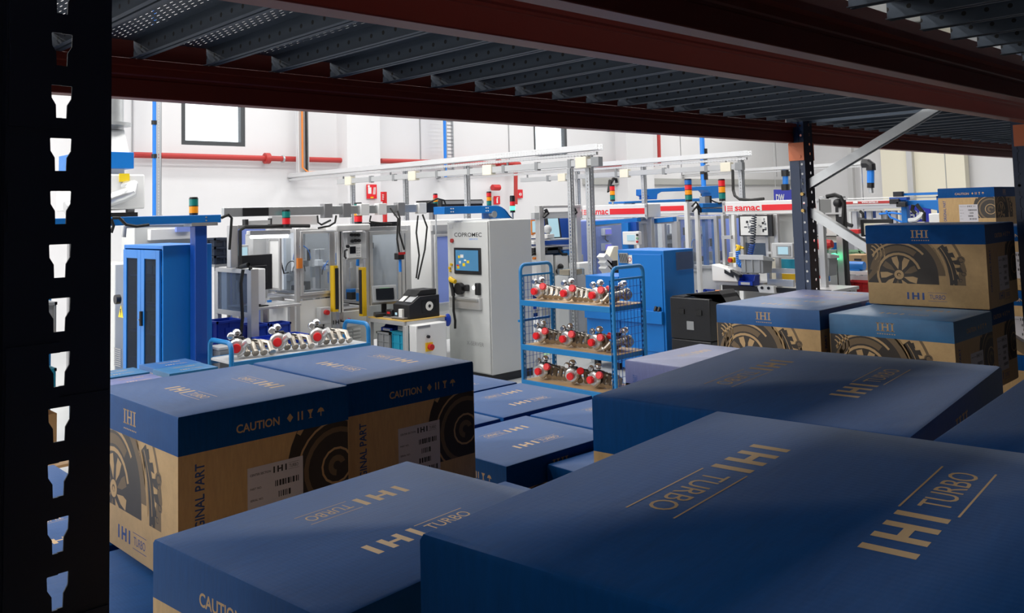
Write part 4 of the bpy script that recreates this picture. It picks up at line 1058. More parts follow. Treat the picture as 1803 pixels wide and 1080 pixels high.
stack_light('stack light with green over amber on the blue jib beam', (3.575, 8.180, 2.142), 'ag', .042, .07, .0)
# white filter unit with blue band, cone and foil duct behind
Y = 11.0
x0, x1, za, zb_ = (3.486, 4.055, 2.746, 2.948)
t = thing('extraction_unit', 'white extraction unit with blue band, sheet cone and foil hose at upper left', 'machine', (x0 + .6, Y, 0))
box(x0, x1, Y, Y + 1.0, za, zb_).build('band', 'blue', t, bevel=.006)
xa, xb, zc, zd = (3.488, 4.152, 2.248, 2.671)
box(xa, xb, Y - .1, Y + 1.1, zc, zd).build('filter_box', 'white', t, bevel=.02)
box(xa + .1, x1 - .08, Y + .1, Y + .9, zd, za).build('neck', 'white', t)
xm = 3.998; xr = 4.013; zc0 = 2.971; zc1 = 3.263
m = MB(); m.add([(x0 + .1, Y + .05, zb_), (xr, Y + .05, zb_), (xr, Y + .95, zb_), (x0 + .1, Y + .95, zb_), (xm - .16, Y + .4, zc1), (xm + .08, Y + .4, zc1), (xm + .08, Y + .65, zc1), (xm - .16, Y + .65, zc1)], [(0, 1, 5, 4), (1, 2, 6, 5), (2, 3, 7, 6), (3, 0, 4, 7), (4, 5, 6, 7)]); m.build('cone', 'duct', t, smooth=0)
MB().cyl((xm - .04, Y + .52, zc1), (xm - .04, Y + .52, 7.5), .15, 16).build('riser_duct', 'galv', t)
MB().cyl((xm - .04, Y + .52, zc1 + .05), (xm - .04, Y + .52, zc1 + .09), .24, 16).build('flange', 'galv', t)
q = (3.729, 10.850, 2.361); q2 = (3.842, 10.800, 2.406); q3 = (3.942, 10.800, 2.474); q4 = (3.924, 10.900, 2.512)
m = MB(); P = [Vector(q) + Vector((-.5, 0, -.1)), Vector(q), Vector(q2), Vector(q3) + Vector((0, 0, -.02)), Vector(q3) + Vector((.02, .02, .05)), Vector(q4)]
m.loft(P, [.085, .085, .085, .085, .08, .08], 12); m.build('foil_hose', 'duct', t)
x_, _, z_ = (3.900, 10.890, 2.628); box(x_ - .06, x_ + .06, 10.885, 10.9, z_ - .05, z_ + .05).build('notice', 'warn_yellow', t, label='small yellow notice')
box(xa + .1, xb - .05, Y, Y + 1, zc - .12, zc - .04).build('sub_frame', 'black', t)
for x in (xa + .1, xb - .15): 
    for y in (Y + .05, Y + .9): box(x, x + .08, y, y + .08, 0, zc).build('leg', 'alu_dark', t)
stack = None
# bench with grey and white equipment glimpsed between the jib and the cabinet
t = thing('grey_console', 'grey and white console half hidden behind the blue jib beam', 'machine', (3.4, 9.9, 0))
x0, x1, z0, z1 = (3.762, 4.485, 1.847, 2.071); box(x0, x1, 10.2, 10.6, 0, z1 - .02).build('housing', 'grey_cab', t, bevel=.01)
x0, x1, z0, z1 = (3.909, 4.470, 1.875, 2.002); box(x0, x1, 10.1, 10.2, z0, z1).build('cover', 'white', t, bevel=.006)
x0, x1, z0, z1 = (4.190, 4.352, 1.960, 2.078); box(x0, x1, 10.05, 10.1, z0, z1).build('panel', 'lilac', t)
# dark crates piled right behind the cabinet
for k in range(3):
    x0, x1, z0, z1 = (4.416, 4.595, 1.585, 1.885); h = (z1 - z0) / 3
    crate(['dark navy crate, lowest of the pile right of the glass cabinet', 'dark navy crate in the middle of the pile by the cabinet', 'dark navy crate on top of the pile by the cabinet'][k], x0, x1 + .05, 9.55, 9.9, z0 + h * k, z0 + h * (k + 1) - .004, 'crate_dark', 'dark crates piled by the cabinet')
t = thing('rack_stand', 'dark metal stand carrying the navy crates', 'stand', (4.568, 9.72, 0))
x0, x1, z0, z1 = (4.416, 4.595, 1.585, 1.885)
box(x0, x1 + .05, 9.55, 9.9, z0 - .03, z0 - .002).build('top', 'grey', t)
for x in (x0 + .03, x1): 
    for y in (9.58, 9.87): box(x - .015, x + .015, y - .015, y + .015, 0, z0 - .03).build('leg', 'grey', t)

# ---- aluminium bench with smoked panel, post and terminal box
t = thing('assembly_bench', 'aluminium assembly bench with smoked side panel beside the blue cabinet', 'workbench', (4.38, 8.65, 0))
xb = 4.36; yP = 8.62
zt = 1.564; z0 = 1.095
box(xb, xb + .09, yP - .045, yP + .045, 0, zt).build('post', 'alu', t, bevel=.005)
ye = 9.444
box(xb + .02, xb + .07, ye - .04, ye + .04, 0, 1.516).build('post', 'alu', t, bevel=.005)
MB().bar((xb + .04, yP, zt - .03), (xb + .04, ye, zt - .03), .045, .045).build('rail', 'alu', t); MB().bar((xb + .04, yP, z0 - .02), (xb + .04, ye, z0 - .02), .045, .05).build('rail', 'alu', t)
box(xb + .035, xb + .045, yP + .045, ye - .04, z0, zt - .05).build('smoked_panel', 'pane_dark', t)
m = MB()
for px in ((9.096), (8.895)): m.box(xb + .08, xb + .1, px - .02, px + .02, z0 + .12, zt - .14)
m.build('inner_strip', 'paper', t)
x0, x1, z0_, z1_ = (4.420, 4.501, 1.187, 1.559); box(x0, x1 + .05, 8.62, 8.9, z0_, z1_).build('terminal_box', 'white', t, bevel=.008)
MB().tube([(4.420, 8.921, 1.577), (4.318, 8.550, 1.617), (4.369, 8.600, 1.565)], .022, 8).build('cable', 'rubber', t)
MB().tube([(4.261, 8.550, 1.567), (4.235, 8.550, 1.423), (4.252, 8.550, 1.073), (4.232, 8.550, 0.901), (4.175, 8.550, 0.821)], .018, 8).build('cable', 'rubber', t)
zz = 1.113
box(4.563, 5.196, 9.0, 9.55, zz - .03, zz).build('worktop', 'alu', t, bevel=.004)
for x in (4.852, 5.194): box(x - .03, x + .03, 9.2, 9.26, 0, zz - .03).build('leg', 'alu', t)
m = MB(); rnd = random.Random(3)
for k in range(9):
    x = 4.698 + rnd.uniform(0, .45); y = rnd.uniform(9.33, 9.5); MB().box(x - .02, x + .02, y - .02, y + .02, zz, zz + rnd.uniform(.02, .06)).build('fixture', rnd.choice(('black', 'grey', 'red', 'chrome', 'blue')), t)
# upright tube and lamp over the bench
t = thing('lamp_arm', 'grey post with bracket rail carrying a lit tube lamp over the bench', 'lamp', (4.367, 9.0, 1.564))
x = 4.368; zlo = 1.541; zhi = 2.025
box(x - .045, x + .045, 8.96, 9.05, zlo + .03, zhi).build('post', 'alu', t, bevel=.005)
MB().tube([(x + .06, 8.95, zlo), (x + .06, 8.95, zhi - .06), (x + .12, 8.95, zhi - .02), (4.956, 8.950, 2.000), (5.282, 8.950, 1.990)], .02, 8).build('cable', 'rubber', t)
MB().bar((x, 9.0, zhi - .02), (5.070, 9.000, 1.984), .05, .04).build('rail', 'alu', t)
m = MB(); a = Vector((4.573, 9.050, 1.932)); b = Vector((5.068, 9.050, 1.926)); m.bar(a, b, .10, .05); m.build('lamp_housing', 'white', t, bevel=.01)
MB().cyl(a + Vector((.02, -.02, -.04)), b + Vector((-.02, -.02, -.04)), .022, 10).build('lamp_tube', 'lamp', t)
stack_light('stack light with green over red above the bench lamp', (4.957, 8.900, 2.000), 'rg', .045, .075, .0)
m = None
t = thing('cylinder_slide', 'two aluminium linear slides lying above the bench lamp', 'machine part', (4.967, 9.900, 2.047))
MB().bar((4.967, 9.900, 2.040), (5.304, 9.900, 2.044), .06, .05).build('slide', 'alu', t); MB().bar((5.297, 9.900, 2.059), (5.935, 9.900, 2.048), .09, .11).build('slide', 'alu', t)
for q in ((4.967, 9.900, 2.040), (5.304, 9.900, 2.044)): MB().cbox(q, (.04, .08, .09)).build('end_cap', 'black', t)
# monitor seen from behind and small panel
def monitor(label, px, Y, yaw, w, h, screen, back=False, z=None, bez='black', stand=True, name='monitor'):
    t = thing(name, label, 'monitor', px, yaw)
    MB().box(-w / 2, w / 2, -.02, .02, 0, h).build('bezel', bez, t, local=True, bevel=.005)
    MB().box(-w / 2 + .02, w / 2 - .02, -.024, -.02, .02, h - .02).build('screen', screen, t, local=True)
    MB().box(-w * .3, w * .3, .02, .05, h * .2, h * .7).build('rear_cover', 'black', t, local=True, bevel=.008)
    if stand:
        MB().box(-.03, .03, .05, .07, -stand, h * .5).build('stand', bez, t, local=True); MB().box(-.1, .1, -.05, .12, -stand - .01, -stand).build('foot', bez, t, local=True)
    return t
q = (4.694, 9.150, 1.288); w = 4.919 - 4.460; zz = 1.113
t = monitor('large black monitor seen from behind on the aluminium bench', (q[0], 9.15, q[2]), 9.15, PI + .15, w, 1.686 - q[2], 'screen_off', stand=q[2] - zz - .012)
x0, x1, z0, z1 = (4.715, 4.742, 1.538, 1.597); box(x0, x1, 9.07, 9.085, z0, z1).build('sticker', 'paper', t)
x0, x1, z0, z1 = (4.744, 4.907, 1.625, 1.786)
t = thing('operator_panel', 'small lit operator panel behind the black monitor', 'screen', ((x0 + x1) / 2, 9.7, z0)); box(x0, x1, 9.7, 9.76, z0, z1).build('housing', 'grey_l', t, bevel=.005); box(x0 + .02, x1 - .02, 9.692, 9.7, z0 + .02, z1 - .03).build('screen', 'screen_l', t)
box((x0 + x1) / 2 - .02, (x0 + x1) / 2 + .02, 9.76, 9.8, 0, z1).build('post', 'alu', t)
t = thing('machine_backboard', 'lilac blue sheet panel behind the bench lamp', 'panel', (5.355, 10.4, 0)); x0, x1, z0, z1 = (5.012, 5.640, 1.459, 1.994); box(x0, x1, 10.4, 10.44, .3, z1).build('sheet', 'lilac', t)
for x in (x0 + .05, x1 - .05): box(x - .03, x + .03, 10.38, 10.46, 0, z1 + .02).build('post', 'alu', t)

# ---- blue crates on a low table behind the trolley
zt = .62
t = thing('low_table', 'low dark table carrying the blue crates', 'table', (5.0, 9.0, 0)); box(4.45, 5.30, 8.72, 9.08, zt - .03, zt).build('top', 'yellow', t, label='yellowish table board')
for x in (4.48, 5.27):
    for y in (8.75, 9.05): box(x - .02, x + .02, y - .02, y + .02, 0, zt - .03).build('leg', 'alu_dark', t)
def crate_at(label, r, Y, dY, mt, grp=None, z=None): 
    x0, x1, z0, z1 = r
    if z: z0 = z
    return crate(label, x0, x1, Y, Y + dY, z0, z1, mt, grp)
crate_at('blue crate at left under the smoked panel, behind the aluminium post', (4.091, 4.382, 0.839, 1.030), 8.8, .3, 'crate_blue', None, .62)
crate_at('blue crate right of the aluminium post, middle of the row', (4.459, 4.658, 0.846, 0.956), 8.75, .3, 'crate_blue', None, .62)
crate_at('blue crate at the right end of the row, rim towards the glass machine', (4.731, 4.981, 0.831, 0.933), 8.85, .22, 'crate_blue', None, .62)
crate_at('slatted blue crate standing forward, between crates and turbochargers', (4.335, 4.856, 0.790, 0.866), 8.24, .3, 'crate_blue', None, None)
t = thing('crate_stand', 'grey steel stand under the slatted blue crate', 'stand', (4.727, 8.5, 0)); x0, x1, z0, z1 = (4.335, 4.856, 0.790, 0.866)
box(x0, x1, 8.24, 8.54, z0 - .03, z0 - .002).build('top', 'grey', t)
for x in (x0 + .03, x1 - .03):
    for y in (8.27, 8.51): box(x - .015, x + .015, y - .015, y + .015, 0, z0 - .03).build('leg', 'grey', t)
t = thing('grey_chest', 'grey lidded plastic chest behind the left trolley handle', 'box', (3.943, 8.4, 0)); x0, x1, z0, z1 = (3.774, 4.088, 0.727, 0.875)
x1 = x0 + .48
box(x0, x1, 8.07, 8.28, 0.0, z1 - .03).build('body', 'grey', t, bevel=.01); box(x0 - .01, x1 + .01, 8.065, 8.285, z1 - .03, z1).build('lid', 'grey_l', t, bevel=.008)

# ---- glass machine 1
def enclosure(label, x0, x1, y0, y1, zm, zt, mt='white', mids=()):
    t = thing('test_machine', label, 'machine', ((x0 + x1) / 2, y0, 0)); alu_frame(t, x0, x1, y0, y1, 0, zt, .05, mids=(zm,) + tuple(mids)); return t
x0, x1, y0, y1 = 5.37, 5.86, 9.4, 10.1; zt = 1.956; zm = 1.136
t = enclosure('aluminium framed test machine with glass door left of the yellow light curtains', x0, x1, y0, y1, zm, zt)
pane_y(t, x0 + .03, x1 - .03, y0 - .03, zm + .02, zt - .03)
pane_x(t, x0, y0 + .03, y1 - .03, zm + .05, zt - .03, frame=.0)
box(x0 + .03, x1 - .03, y0 - .012, y0 + .012, .02, zm - .04).build('skirt', 'white', t); box(x0 - .01, x0 + .01, y0 + .03, y1 - .03, .02, zm - .04).build('skirt', 'white', t)
mechanism(t, x0 + .06, x1 - .05, y0 + .1, y1 - .08, zm + .03, zt - .12, 11)
q = (5.377, 9.340, 1.545); box(q[0] - .03, q[0] + .03, 9.33, 9.37, q[2] - .06, q[2] + .06).build('door_switch', 'orange', t)
q = (5.684, 9.300, 0.901); MB().cbox((q[0], 9.33, q[2]), (.14, .1, .2)).build('switch_box', 'grey_l', t, bevel=.006); MB().cyl((q[0], 9.28, q[2] + .04), (q[0], 9.23, q[2] + .04), .03, 12).build('emergency_button', 'red', t)
MB().tube([(q[0], 9.33, q[2] - .1), (q[0] - .02, 9.33, q[2] - .25), (q[0] + .06, 9.36, q[2] - .38)], .012, 6).build('cable', 'rubber', t)
box(x0 - .38, x0 - .2, 9.75, 9.95, zm, zt - .05).build('side_housing', 'grey_l', t); MB().tube([(5.330, 9.700, 1.704), (5.307, 9.700, 1.636), (5.366, 9.700, 1.413), (5.427, 9.700, 1.423)], .01, 6).build('hose', 'rubber', t)
box(x0 - .2, x0, 9.7, 10.0, zm - .12, zm).build('side_shelf', 'alu', t)
pane_x(t, x0 - .2, 9.42, 9.7, zm + .1, zt - .1, 'white', .03, 'open_door')
# ---- machine 2: press with hood, light curtains, control pendant
x0, x1, y0, y1 = 5.96, 7.02, 9.4, 10.4; zt = 1.966
t = thing('press_machine', 'grey press machine with white hood and yellow light curtains beside the printer table', 'machine', (6.4, 9.4, 0))
xm = 6.357; zo = 0.912
for (x, y) in ((x0, y0), (xm, y0), (x1, y0), (x0, y1), (x1, y1)): box(x - .028, x + .028, y - .028, y + .028, 0, zt - .02).build('post', 'alu', t, bevel=.004)
for z in (zt - .05,):
    for a, b in (((xm, y0), (x1, y0)), ((x0, y1), (x1, y1)), ((x0, y0), (x0, y1)), ((x1, y0), (x1, y1))): MB().bar((a[0], a[1], z), (b[0], b[1], z), .05, .05).build('rail', 'alu', t)
x_a, x_b, z_a, z_b = (5.724, 6.216, 1.909, 1.991); box(x_a, x_b, 9.08, 9.335, z_a, z_b).build('hood', 'white', t, bevel=.02); box(5.93, xm, 9.33, 9.6, zt - .02, z_b - .02).build('hood_rear', 'white', t)
box(x0 + .03, xm - .03, y0 - .03, y1 - .05, 0.02, zo).build('body', 'grey_cab', t, bevel=.008)
box(x0 + .05, xm - .05, y0 - .01, y0 + .5, zo, zo + .03).build('work_plate', 'alu_dark', t)
m = MB()
xa, xb, za, zb = (5.987, 6.241, 0.409, 0.707); n = 13
for c in (0, 1):
    for k in range(n):
        u0 = xa + (xb - xa) * (.5 * c + .03); u1 = xa + (xb - xa) * (.5 * c + .47); v0 = za - .25 + (zb - za + .25) * k / n; m.box(u0, u1, y0 - .042, y0 - .03, v0, v0 + (zb - za + .25) / n * .5)
o = m.build('louvre', 'white', t); o['kind'] = 'stuff'
m = MB(); q = (5.839, 9.360, 0.771); ihi(m, (q[0], y0 - .034, q[2]), (1, 0, 0), (0, 0, 1), .05); m.build('lettering', 'ink', t, label='black printed letters')
q = (6.003, 9.300, 0.785); box(q[0] - .08, q[0] + .14, 9.22, 9.365, q[2] - .05, q[2] + .01).build('start_console', 'grey_l', t, bevel=.01); box(q[0] - .07, q[0] + .10, 9.22, 9.34, q[2] + .01, q[2] + .025).build('console_top', 'black', t); MB().cyl((q[0], 9.27, q[2] + .025), (q[0] + .01, 9.27, q[2] + .05), .02, 10).build('push_button', 'red', t)
q1, q2 = (5.820, 9.300, 1.491), (5.812, 9.300, 0.936); box(q1[0] - .03, q1[0] + .03, 9.26, 9.34, q2[2], q1[2]).build('light_curtain', 'yellow', t, label='yellow light curtain bar'); box(q1[0] - .012, q1[0] + .035, 9.255, 9.26, q2[2] + .03, q1[2] - .03).build('lens_strip', 'black', t)
q1, q2 = (6.210, 9.250, 1.447), (6.199, 9.250, 0.845); box(q1[0] - .03, q1[0] + .03, 9.23, 9.31, q2[2], q1[2]).build('light_curtain', 'yellow', t, label='yellow light curtain bar'); box(q1[0] - .035, q1[0] - .03, 9.24, 9.3, q2[2] + .03, q1[2] - .03).build('lens_strip', 'black', t)
for k, (px) in enumerate((5.948, 5.924)): box(px - .02, px + .02, 9.33, 9.37, zo, z_a).build('column', 'white', t)
x_a, x_b, z_a2, z_b2 = (5.962, 6.243, 1.553, 1.891); box(x_a, x_b, 9.22, 9.32, z_a2, z_b2).build('control_pendant', 'grey_l', t, bevel=.008, label='light grey control pendant')
x_c, x_d, z_c, z_d = (5.960, 6.153, 1.575, 1.739); box(x_c, x_d, 9.20, 9.22, z_c, z_d).build('operator_panel', 'white', t, bevel=.004); 
x_c, x_d, z_c, z_d = (5.985, 6.069, 1.629, 1.715); box(x_c, x_d, 9.195, 9.2, z_c, z_d).build('screen', 'screen_off', t)
m = MB()
for px, py in (((6.020, 9.210, 1.857)), ((6.062, 9.210, 1.855)), ((6.103, 9.210, 1.854)), ((6.019, 9.210, 1.780)), ((6.093, 9.210, 1.777))) if False else (): pass
for q in ((6.019, 9.220, 1.857), (6.068, 9.220, 1.855), (6.118, 9.220, 1.853), (6.026, 9.220, 1.780), (6.075, 9.220, 1.785), (6.125, 9.220, 1.783), (5.959, 9.220, 1.720)): MB().cyl((q[0], 9.19, q[2]), (q[0], 9.22, q[2]), .02, 10).build('push_button', 'black', t)
MB().tube([(5.927, 9.200, 1.577), (5.879, 9.150, 1.601), (5.881, 9.150, 1.670), (5.945, 9.200, 1.680)], .012, 8).build('handle', 'black', t)
m = MB()
for i in range(4):
    for j in range(2): q = (6.102, 9.200, 1.700); m.box(q[0] - .02 + .03 * j, q[0] - .002 + .03 * j, 9.195, 9.2, q[2] - .03 * i - .012, q[2] - .03 * i)
o = m.build('keypad', 'grey_l', t); o['kind'] = 'stuff'
xq = 6.877
zb_ = .95
pane_y(t, xm + .03, xq - .01, y0 - .03, zb_, zt - .08, frame=.045); pane_y(t, xq + .01, x1 - .03, y0 - .03, zb_, zt - .08, frame=.045)
box(x1 - .006, x1 + .006, y0 + .03, y1 - .03, zb_, zt - .08).build('side_sheet', 'grey_l', t)
box(xm + .04, x1 - .03, y0 + .1, y1 - .05, .5, zb_ - .02).build('body', 'grey_cab', t)
mechanism(t, xm + .08, x1 - .06, y0 + .15, y1 - .1, zb_, zt - .1, 21, 1.6); mechanism(t, x0 + .1, xm - .1, y0 + .25, y1 - .1, zo + .03, zt - .3, 22)
box(x0 + .05, x1 - .05, y1 - .04, y1 - .03, zb_, zt - .1).build('rear_sheet', 'grey_l', t)
x_c, x_d, z_c, z_d = (6.258, 6.813, 1.962, 2.018); 
m = MB()
for k in range(22): m.box(x_c + (x_d - x_c) * k / 22, x_c + (x_d - x_c) * (k + .7) / 22, 9.3, 9.38, zt - .02, zt + .035)
o = m.build('cable_chain', 'black', t); o['kind'] = 'stuff'
z_hood = (5.967, 9.200, 1.998)[2]
stack_light('stack light with green, amber and red on the white press hood', ((6.115, 9.250, 1.987)[0], 9.2, z_hood), 'rag', .05, .075, 0.0)
stack_light('small stack light red over green beside the blue cable duct', (7.501, 9.400, 2.163), 'gar', .032, .05, .02, True)
MB_ = None
t = thing('cable', 'thin black cable arching beside the small stack light', 'cable', (7.042, 9.050, 2.127)); MB().tube([(7.003, 9.000, 2.142), (7.052, 9.000, 2.229), (7.214, 9.000, 2.287), (7.328, 9.000, 2.263), (7.355, 9.000, 2.195)], .012, 6).build('cable', 'rubber', t)
# ---- printer table
x0, y0, zt = 6.18, 8.36, .85; xr = 6.80; yb = 9.12
t = thing('packing_table', 'aluminium table with yellow board under the label printer', 'table', ((x0 + xr) / 2, (y0 + yb) / 2, 0))
box(x0, xr, y0, yb, zt - .012, zt).build('board', 'tabletop', t)
w = .05
for (x, y) in ((x0 + w / 2, y0 + w / 2), (xr - w / 2, y0 + w / 2), (x0 + w / 2, yb - w / 2), (xr - w / 2, yb - w / 2)): box(x - w / 2, x + w / 2, y - w / 2, y + w / 2, 0, zt - .06).build('leg', 'alu', t, bevel=.004)
for a, b in (((x0, y0), (xr, y0)), ((x0, yb), (xr, yb)), ((x0, y0), (x0, yb)), ((xr, y0), (xr, yb))): MB().bar((a[0] + (w / 2 if a[0] == x0 else -w / 2), a[1] + (w / 2 if a[1] == y0 else -w / 2), zt - .037), (b[0] + (w / 2 if b[0] == x0 else -w / 2), b[1] + (w / 2 if b[1] == y0 else -w / 2), zt - .037), w, .05).build('rail', 'alu', t, bevel=.004)
box(x0 + .03, xr - .03, y0 + .03, yb - .03, .40, .42).build('lower_shelf', 'alu', t)
cb = thing('switch_cabinet', 'white switch cabinet with red and yellow main switch under the printer table', 'cabinet', (6.453, 8.3, .2))
xa, xb, za, zb = (6.231, 6.684, 0.366, 0.801); xb = min(xb, xr - .03)
box(xa, xb, 8.22, 8.355, .2, zb).build('body', 'white', cb, bevel=.01)
q = (6.414, 8.220, 0.537); box(q[0] - .05, q[0] + .05, 8.205, 8.22, q[2] - .05, q[2] + .05).build('switch_plate', 'yellow', cb); MB().cyl((q[0] + .005, 8.16, q[2]), (q[0] + .005, 8.205, q[2]), .035, 14).build('rotary_switch', 'red', cb)
q = (6.400, 8.220, 0.657); MB().cyl((q[0], 8.19, q[2]), (q[0], 8.22, q[2]), .018, 12).build('lock', 'black', cb)
xa, xb, za, zb = (6.254, 6.438, 0.766, 0.792); box(xa, xb, 8.214, 8.22, za, zb).build('name_plate', 'alu_dark', cb)
# crates under the table, open side -X
crate('cyan blue crate on the lower shelf of the printer table', x0 + .07, x0 + .45, 8.42, 8.74, .423, .69, 'crate_cyan')
box(x0 + .06, x0 + .46, 8.41, 8.75, .6905, .697).build('lid', 'crate_cyan', [o for o in bpy.data.objects if o.get('label') == 'cyan blue crate on the lower shelf of the printer table'][0])
crate('grey crate beside the cyan one on the table shelf', x0 + .07, x0 + .45, 8.77, 9.05, .423, .67, 'grey')
bin_box('blue parts bin above the grey crate on the table shelf', x0 + .26, 8.91, .672, .24, .26, .10)
c = thing('hand_terminal', 'light grey button box lying on the upper table shelf', 'control box', (x0 + .20, 8.58, .698)); MB().box(-.07, .07, -.11, .11, 0, .06).build('housing', 'grey_l', c, local=True, bevel=.01); MB().box(-.05, .05, -.09, .09, .06, .065).build('face', 'black', c, local=True); MB().cyl((0, -.04, .065), (0, -.04, .085), .016, 10).build('push_button', 'red', c, local=True)
# label printer (faces -X/-Y corner)
pq = (6.545, 8.600, 0.833)
p = thing('label_printer', 'black label printer with clear window and white labels on the table', 'printer', (6.52, 8.60, zt), 0)
px0, px1, py0, py1 = -.24, .22, -.19, .13
m = MB(); m.prism([(px0, 0), (px1, 0), (px1, .26), (px0 + .16, .26), (px0 + .05, .19), (px0, .17)], (0, py0, 0), (1, 0, 0), (0, 0, 1), (0, py1 - py0, 0)); m.build('body', 'black', p, local=True, bevel=.006)
MB().prism([(px0 + .12, .262), (px1 - .02, .262), (px1 - .02, .33), (px0 + .2, .33)], (0, py0 + .03, 0), (1, 0, 0), (0, 0, 1), (0, py1 - py0 - .06, 0)).build('cover', 'black_m', p, local=True, bevel=.006)
MB().prism([(px0 + .055, .196), (px0 + .155, .262), (px0 + .15, .268), (px0 + .05, .202)], (0, py0 + .02, 0), (1, 0, 0), (0, 0, 1), (0, .13, 0)).build('control_face', 'grey_l', p, local=True)
MB().prism([(px0 + .055, .196), (px0 + .155, .262), (px0 + .15, .27), (px0 + .05, .204)], (0, py0 + .19, 0), (1, 0, 0), (0, 0, 1), (0, .08, 0)).build('paper_label', 'paper', p, local=True)
MB().box(px0 + .19, px1 - .06, py0 - .004, py0, .06, .21).build('window', 'screen_off', p, local=True)
m = MB(); m.cyl((px0 + .30, py0 - .009, .135), (px0 + .30, py0 - .004, .135), .055, 20); m.build('label_roll', 'paper', p, local=True); MB().cyl((px0 + .30, py0 - .012, .135), (px0 + .30, py0 - .009, .135), .02, 14).build('roll_core', 'black', p, local=True)
MB().box(px0 - .03, px0, py0 + .1, py0 + .17, .02, .12).build('paper_label', 'paper', p, local=True); MB().box(px0 - .06, px0, py0 + .03, py1 - .03, .01, .025).build('tear_tray', 'alu_dark', p, local=True)
MB().box(px0 - .002, px0, py0 + .24, py0 + .28, .04, .07).build('button', 'screen_l', p, local=True)
# scale / test instrument behind it
g = thing('test_instrument', 'dark grey test instrument with tilted display left of the label printer', 'instrument', (6.32, 8.97, zt), -.45)
MB().box(-.12, .12, -.08, .10, 0, .05).build('foot', 'black', g, local=True, bevel=.01)
MB().box(-.03, .03, .0, .05, .05, .2).build('neck', 'black', g, local=True)
MB().prism([(-.09, .18), (.05, .14), (.09, .36), (-.02, .38)], (-.15, 0, 0), (0, 1, 0), (0, 0, 1), (.30, 0, 0)).build('housing', 'grey', g, local=True, bevel=.008)
MB().prism([(-.095, .215), (-.089, .213), (-.052, .345), (-.058, .347)], (-.11, 0, 0), (0, 1, 0), (0, 0, 1), (.22, 0, 0)).build('display', 'screen_off', g, local=True)
MB().prism([(-.06, .32), (-.054, .32), (-.046, .355), (-.052, .355)], (-.06, -.004, 0), (0, 1, 0), (0, 0, 1), (.12, 0, 0)).build('lcd', 'crate_green', g, local=True)
g = thing('nut_runner', 'dark hand tool with red band hanging by cable above the instrument', 'tool', (6.401, 8.750, 1.594)); q = g.location
MB().box(q.x - .05, q.x + .05, q.y - .04, q.y + .04, q.z - .05, q.z + .03).build('body', 'black', g, bevel=.008); MB().box(q.x - .04, q.x + .06, q.y - .045, q.y - .04, q.z + .01, q.z + .04).build('band', 'red', g); MB().cyl((q.x + .01, q.y, q.z - .2), (q.x + .01, q.y, q.z - .05), .018, 10).build('spindle', 'blue_pipe', g)
MB().tube([(q.x, q.y, q.z + .03), (q.x - .03, q.y, q.z + .2), (q.x - .01, q.y, q.z + .45), (q.x - .05, q.y + .1, q.z + .58)], .012, 6).build('cable', 'rubber', g)
sm = thing('small_device', 'small red and black gauge on the table below the instrument', 'instrument', (6.28, 8.78, zt)); MB().box(-.05, .05, -.09, .09, 0, .015).build('foot', 'alu_dark', sm, local=True); MB().box(-.03, .04, -.06, .06, .015, .10).build('housing', 'black', sm, local=True, bevel=.008); MB().box(-.034, -.03, -.03, .03, .05, .075).build('badge', 'red', sm, local=True)

# ---- tall grey control cabinet with touch screen
x, y = 7.26, 8.05; h = 1.992; W, D = .73, .80
t = thing('control_cabinet', 'tall light grey control cabinet with touch screen and hand scanner, centre', 'cabinet', (x, y, 0))
box(x, x + W, y, y + D, .10, h).build('body', 'grey_cab', t, bevel=.008); box(x + .02, x + W - .02, y + .02, y + D - .02, 0, .10).build('plinth', 'black', t)
box(x - .022, x - .002, y + .012, y + D - .012, .115, h - .015).build('door', 'grey_cab', t, bevel=.006)
xs = x - .022
def on_x(px0, py0): return None
y0, y1, z0, z1 = (8.186, 8.692, 1.318, 1.650); d = box(xs - .02, xs, y0, y1, z0, z1).build('touch_screen', 'black', t, bevel=.004)
s = box(xs - .023, xs - .02, y0 + .035, y1 - .035, z0 + .045, z1 - .03).build('screen', 'screen', d)
m = MB(); rnd = random.Random(4)
for (u, v, a, b_, c) in ((.62, .62, .12, .12, 0), (.75, .60, .08, .10, 1), (.52, .50, .08, .06, 0), (.40, .42, .10, .10, 1), (.72, .40, .08, .10, 0), (.56, .30, .10, .12, 1), (.80, .30, .10, .05, 2), (.78, .2, .1, .1, 1)):
    m.mi = c; yy = y0 + (y1 - y0) * (1 - u) if False else y0 + (y1 - y0) * u; zz = z0 + (z1 - z0) * v; m.box(xs - .0245, xs - .023, yy, yy + (y1 - y0) * a, zz, zz + (z1 - z0) * b_)
m.build('screen_graphics', ['white', 'warn_yellow', 'red_lens'], d)
# lettering on the door (letters stand proud of the paint by half a millimetre)
m = MB(); q0 = (7.238, 8.698, 1.789); q1 = (7.238, 8.168, 1.832); m.text('COPROMEC', (xs - .0005, q0[1], q0[2]), (0, -1, 0), (0, 0, 1), .052, .012, 'L', abs(q1[1] - q0[1])); m.build('lettering', 'ink', t, label='dark maker lettering', smooth=0)
q0 = (7.238, 8.409, 1.750); q1 = (7.238, 8.246, 1.762); m = MB(); m.text('SERVICE', (xs - .0005, q0[1], q0[2]), (0, -1, 0), (0, 0, 1), .02, .0, 'L', abs(q1[1] - q0[1])); m.build('lettering', 'blue_pipe', t, smooth=0)
q0 = (7.238, 8.500, 0.436); q1 = (7.238, 8.176, 0.486); m = MB(); m.text('X-SERVER', (xs - .0005, q0[1], q0[2]), (0, -1, 0), (0, 0, 1), .05, .0, 'L', abs(q1[1] - q0[1])); m.build('lettering', 'alu_dark', t, smooth=0)
q = (7.238, 8.762, 1.920); box(xs - .003, xs, q[1] - .04, q[1] + .04, q[2] - .03, q[2] + .03).build('name_plate', 'grey_l', t)
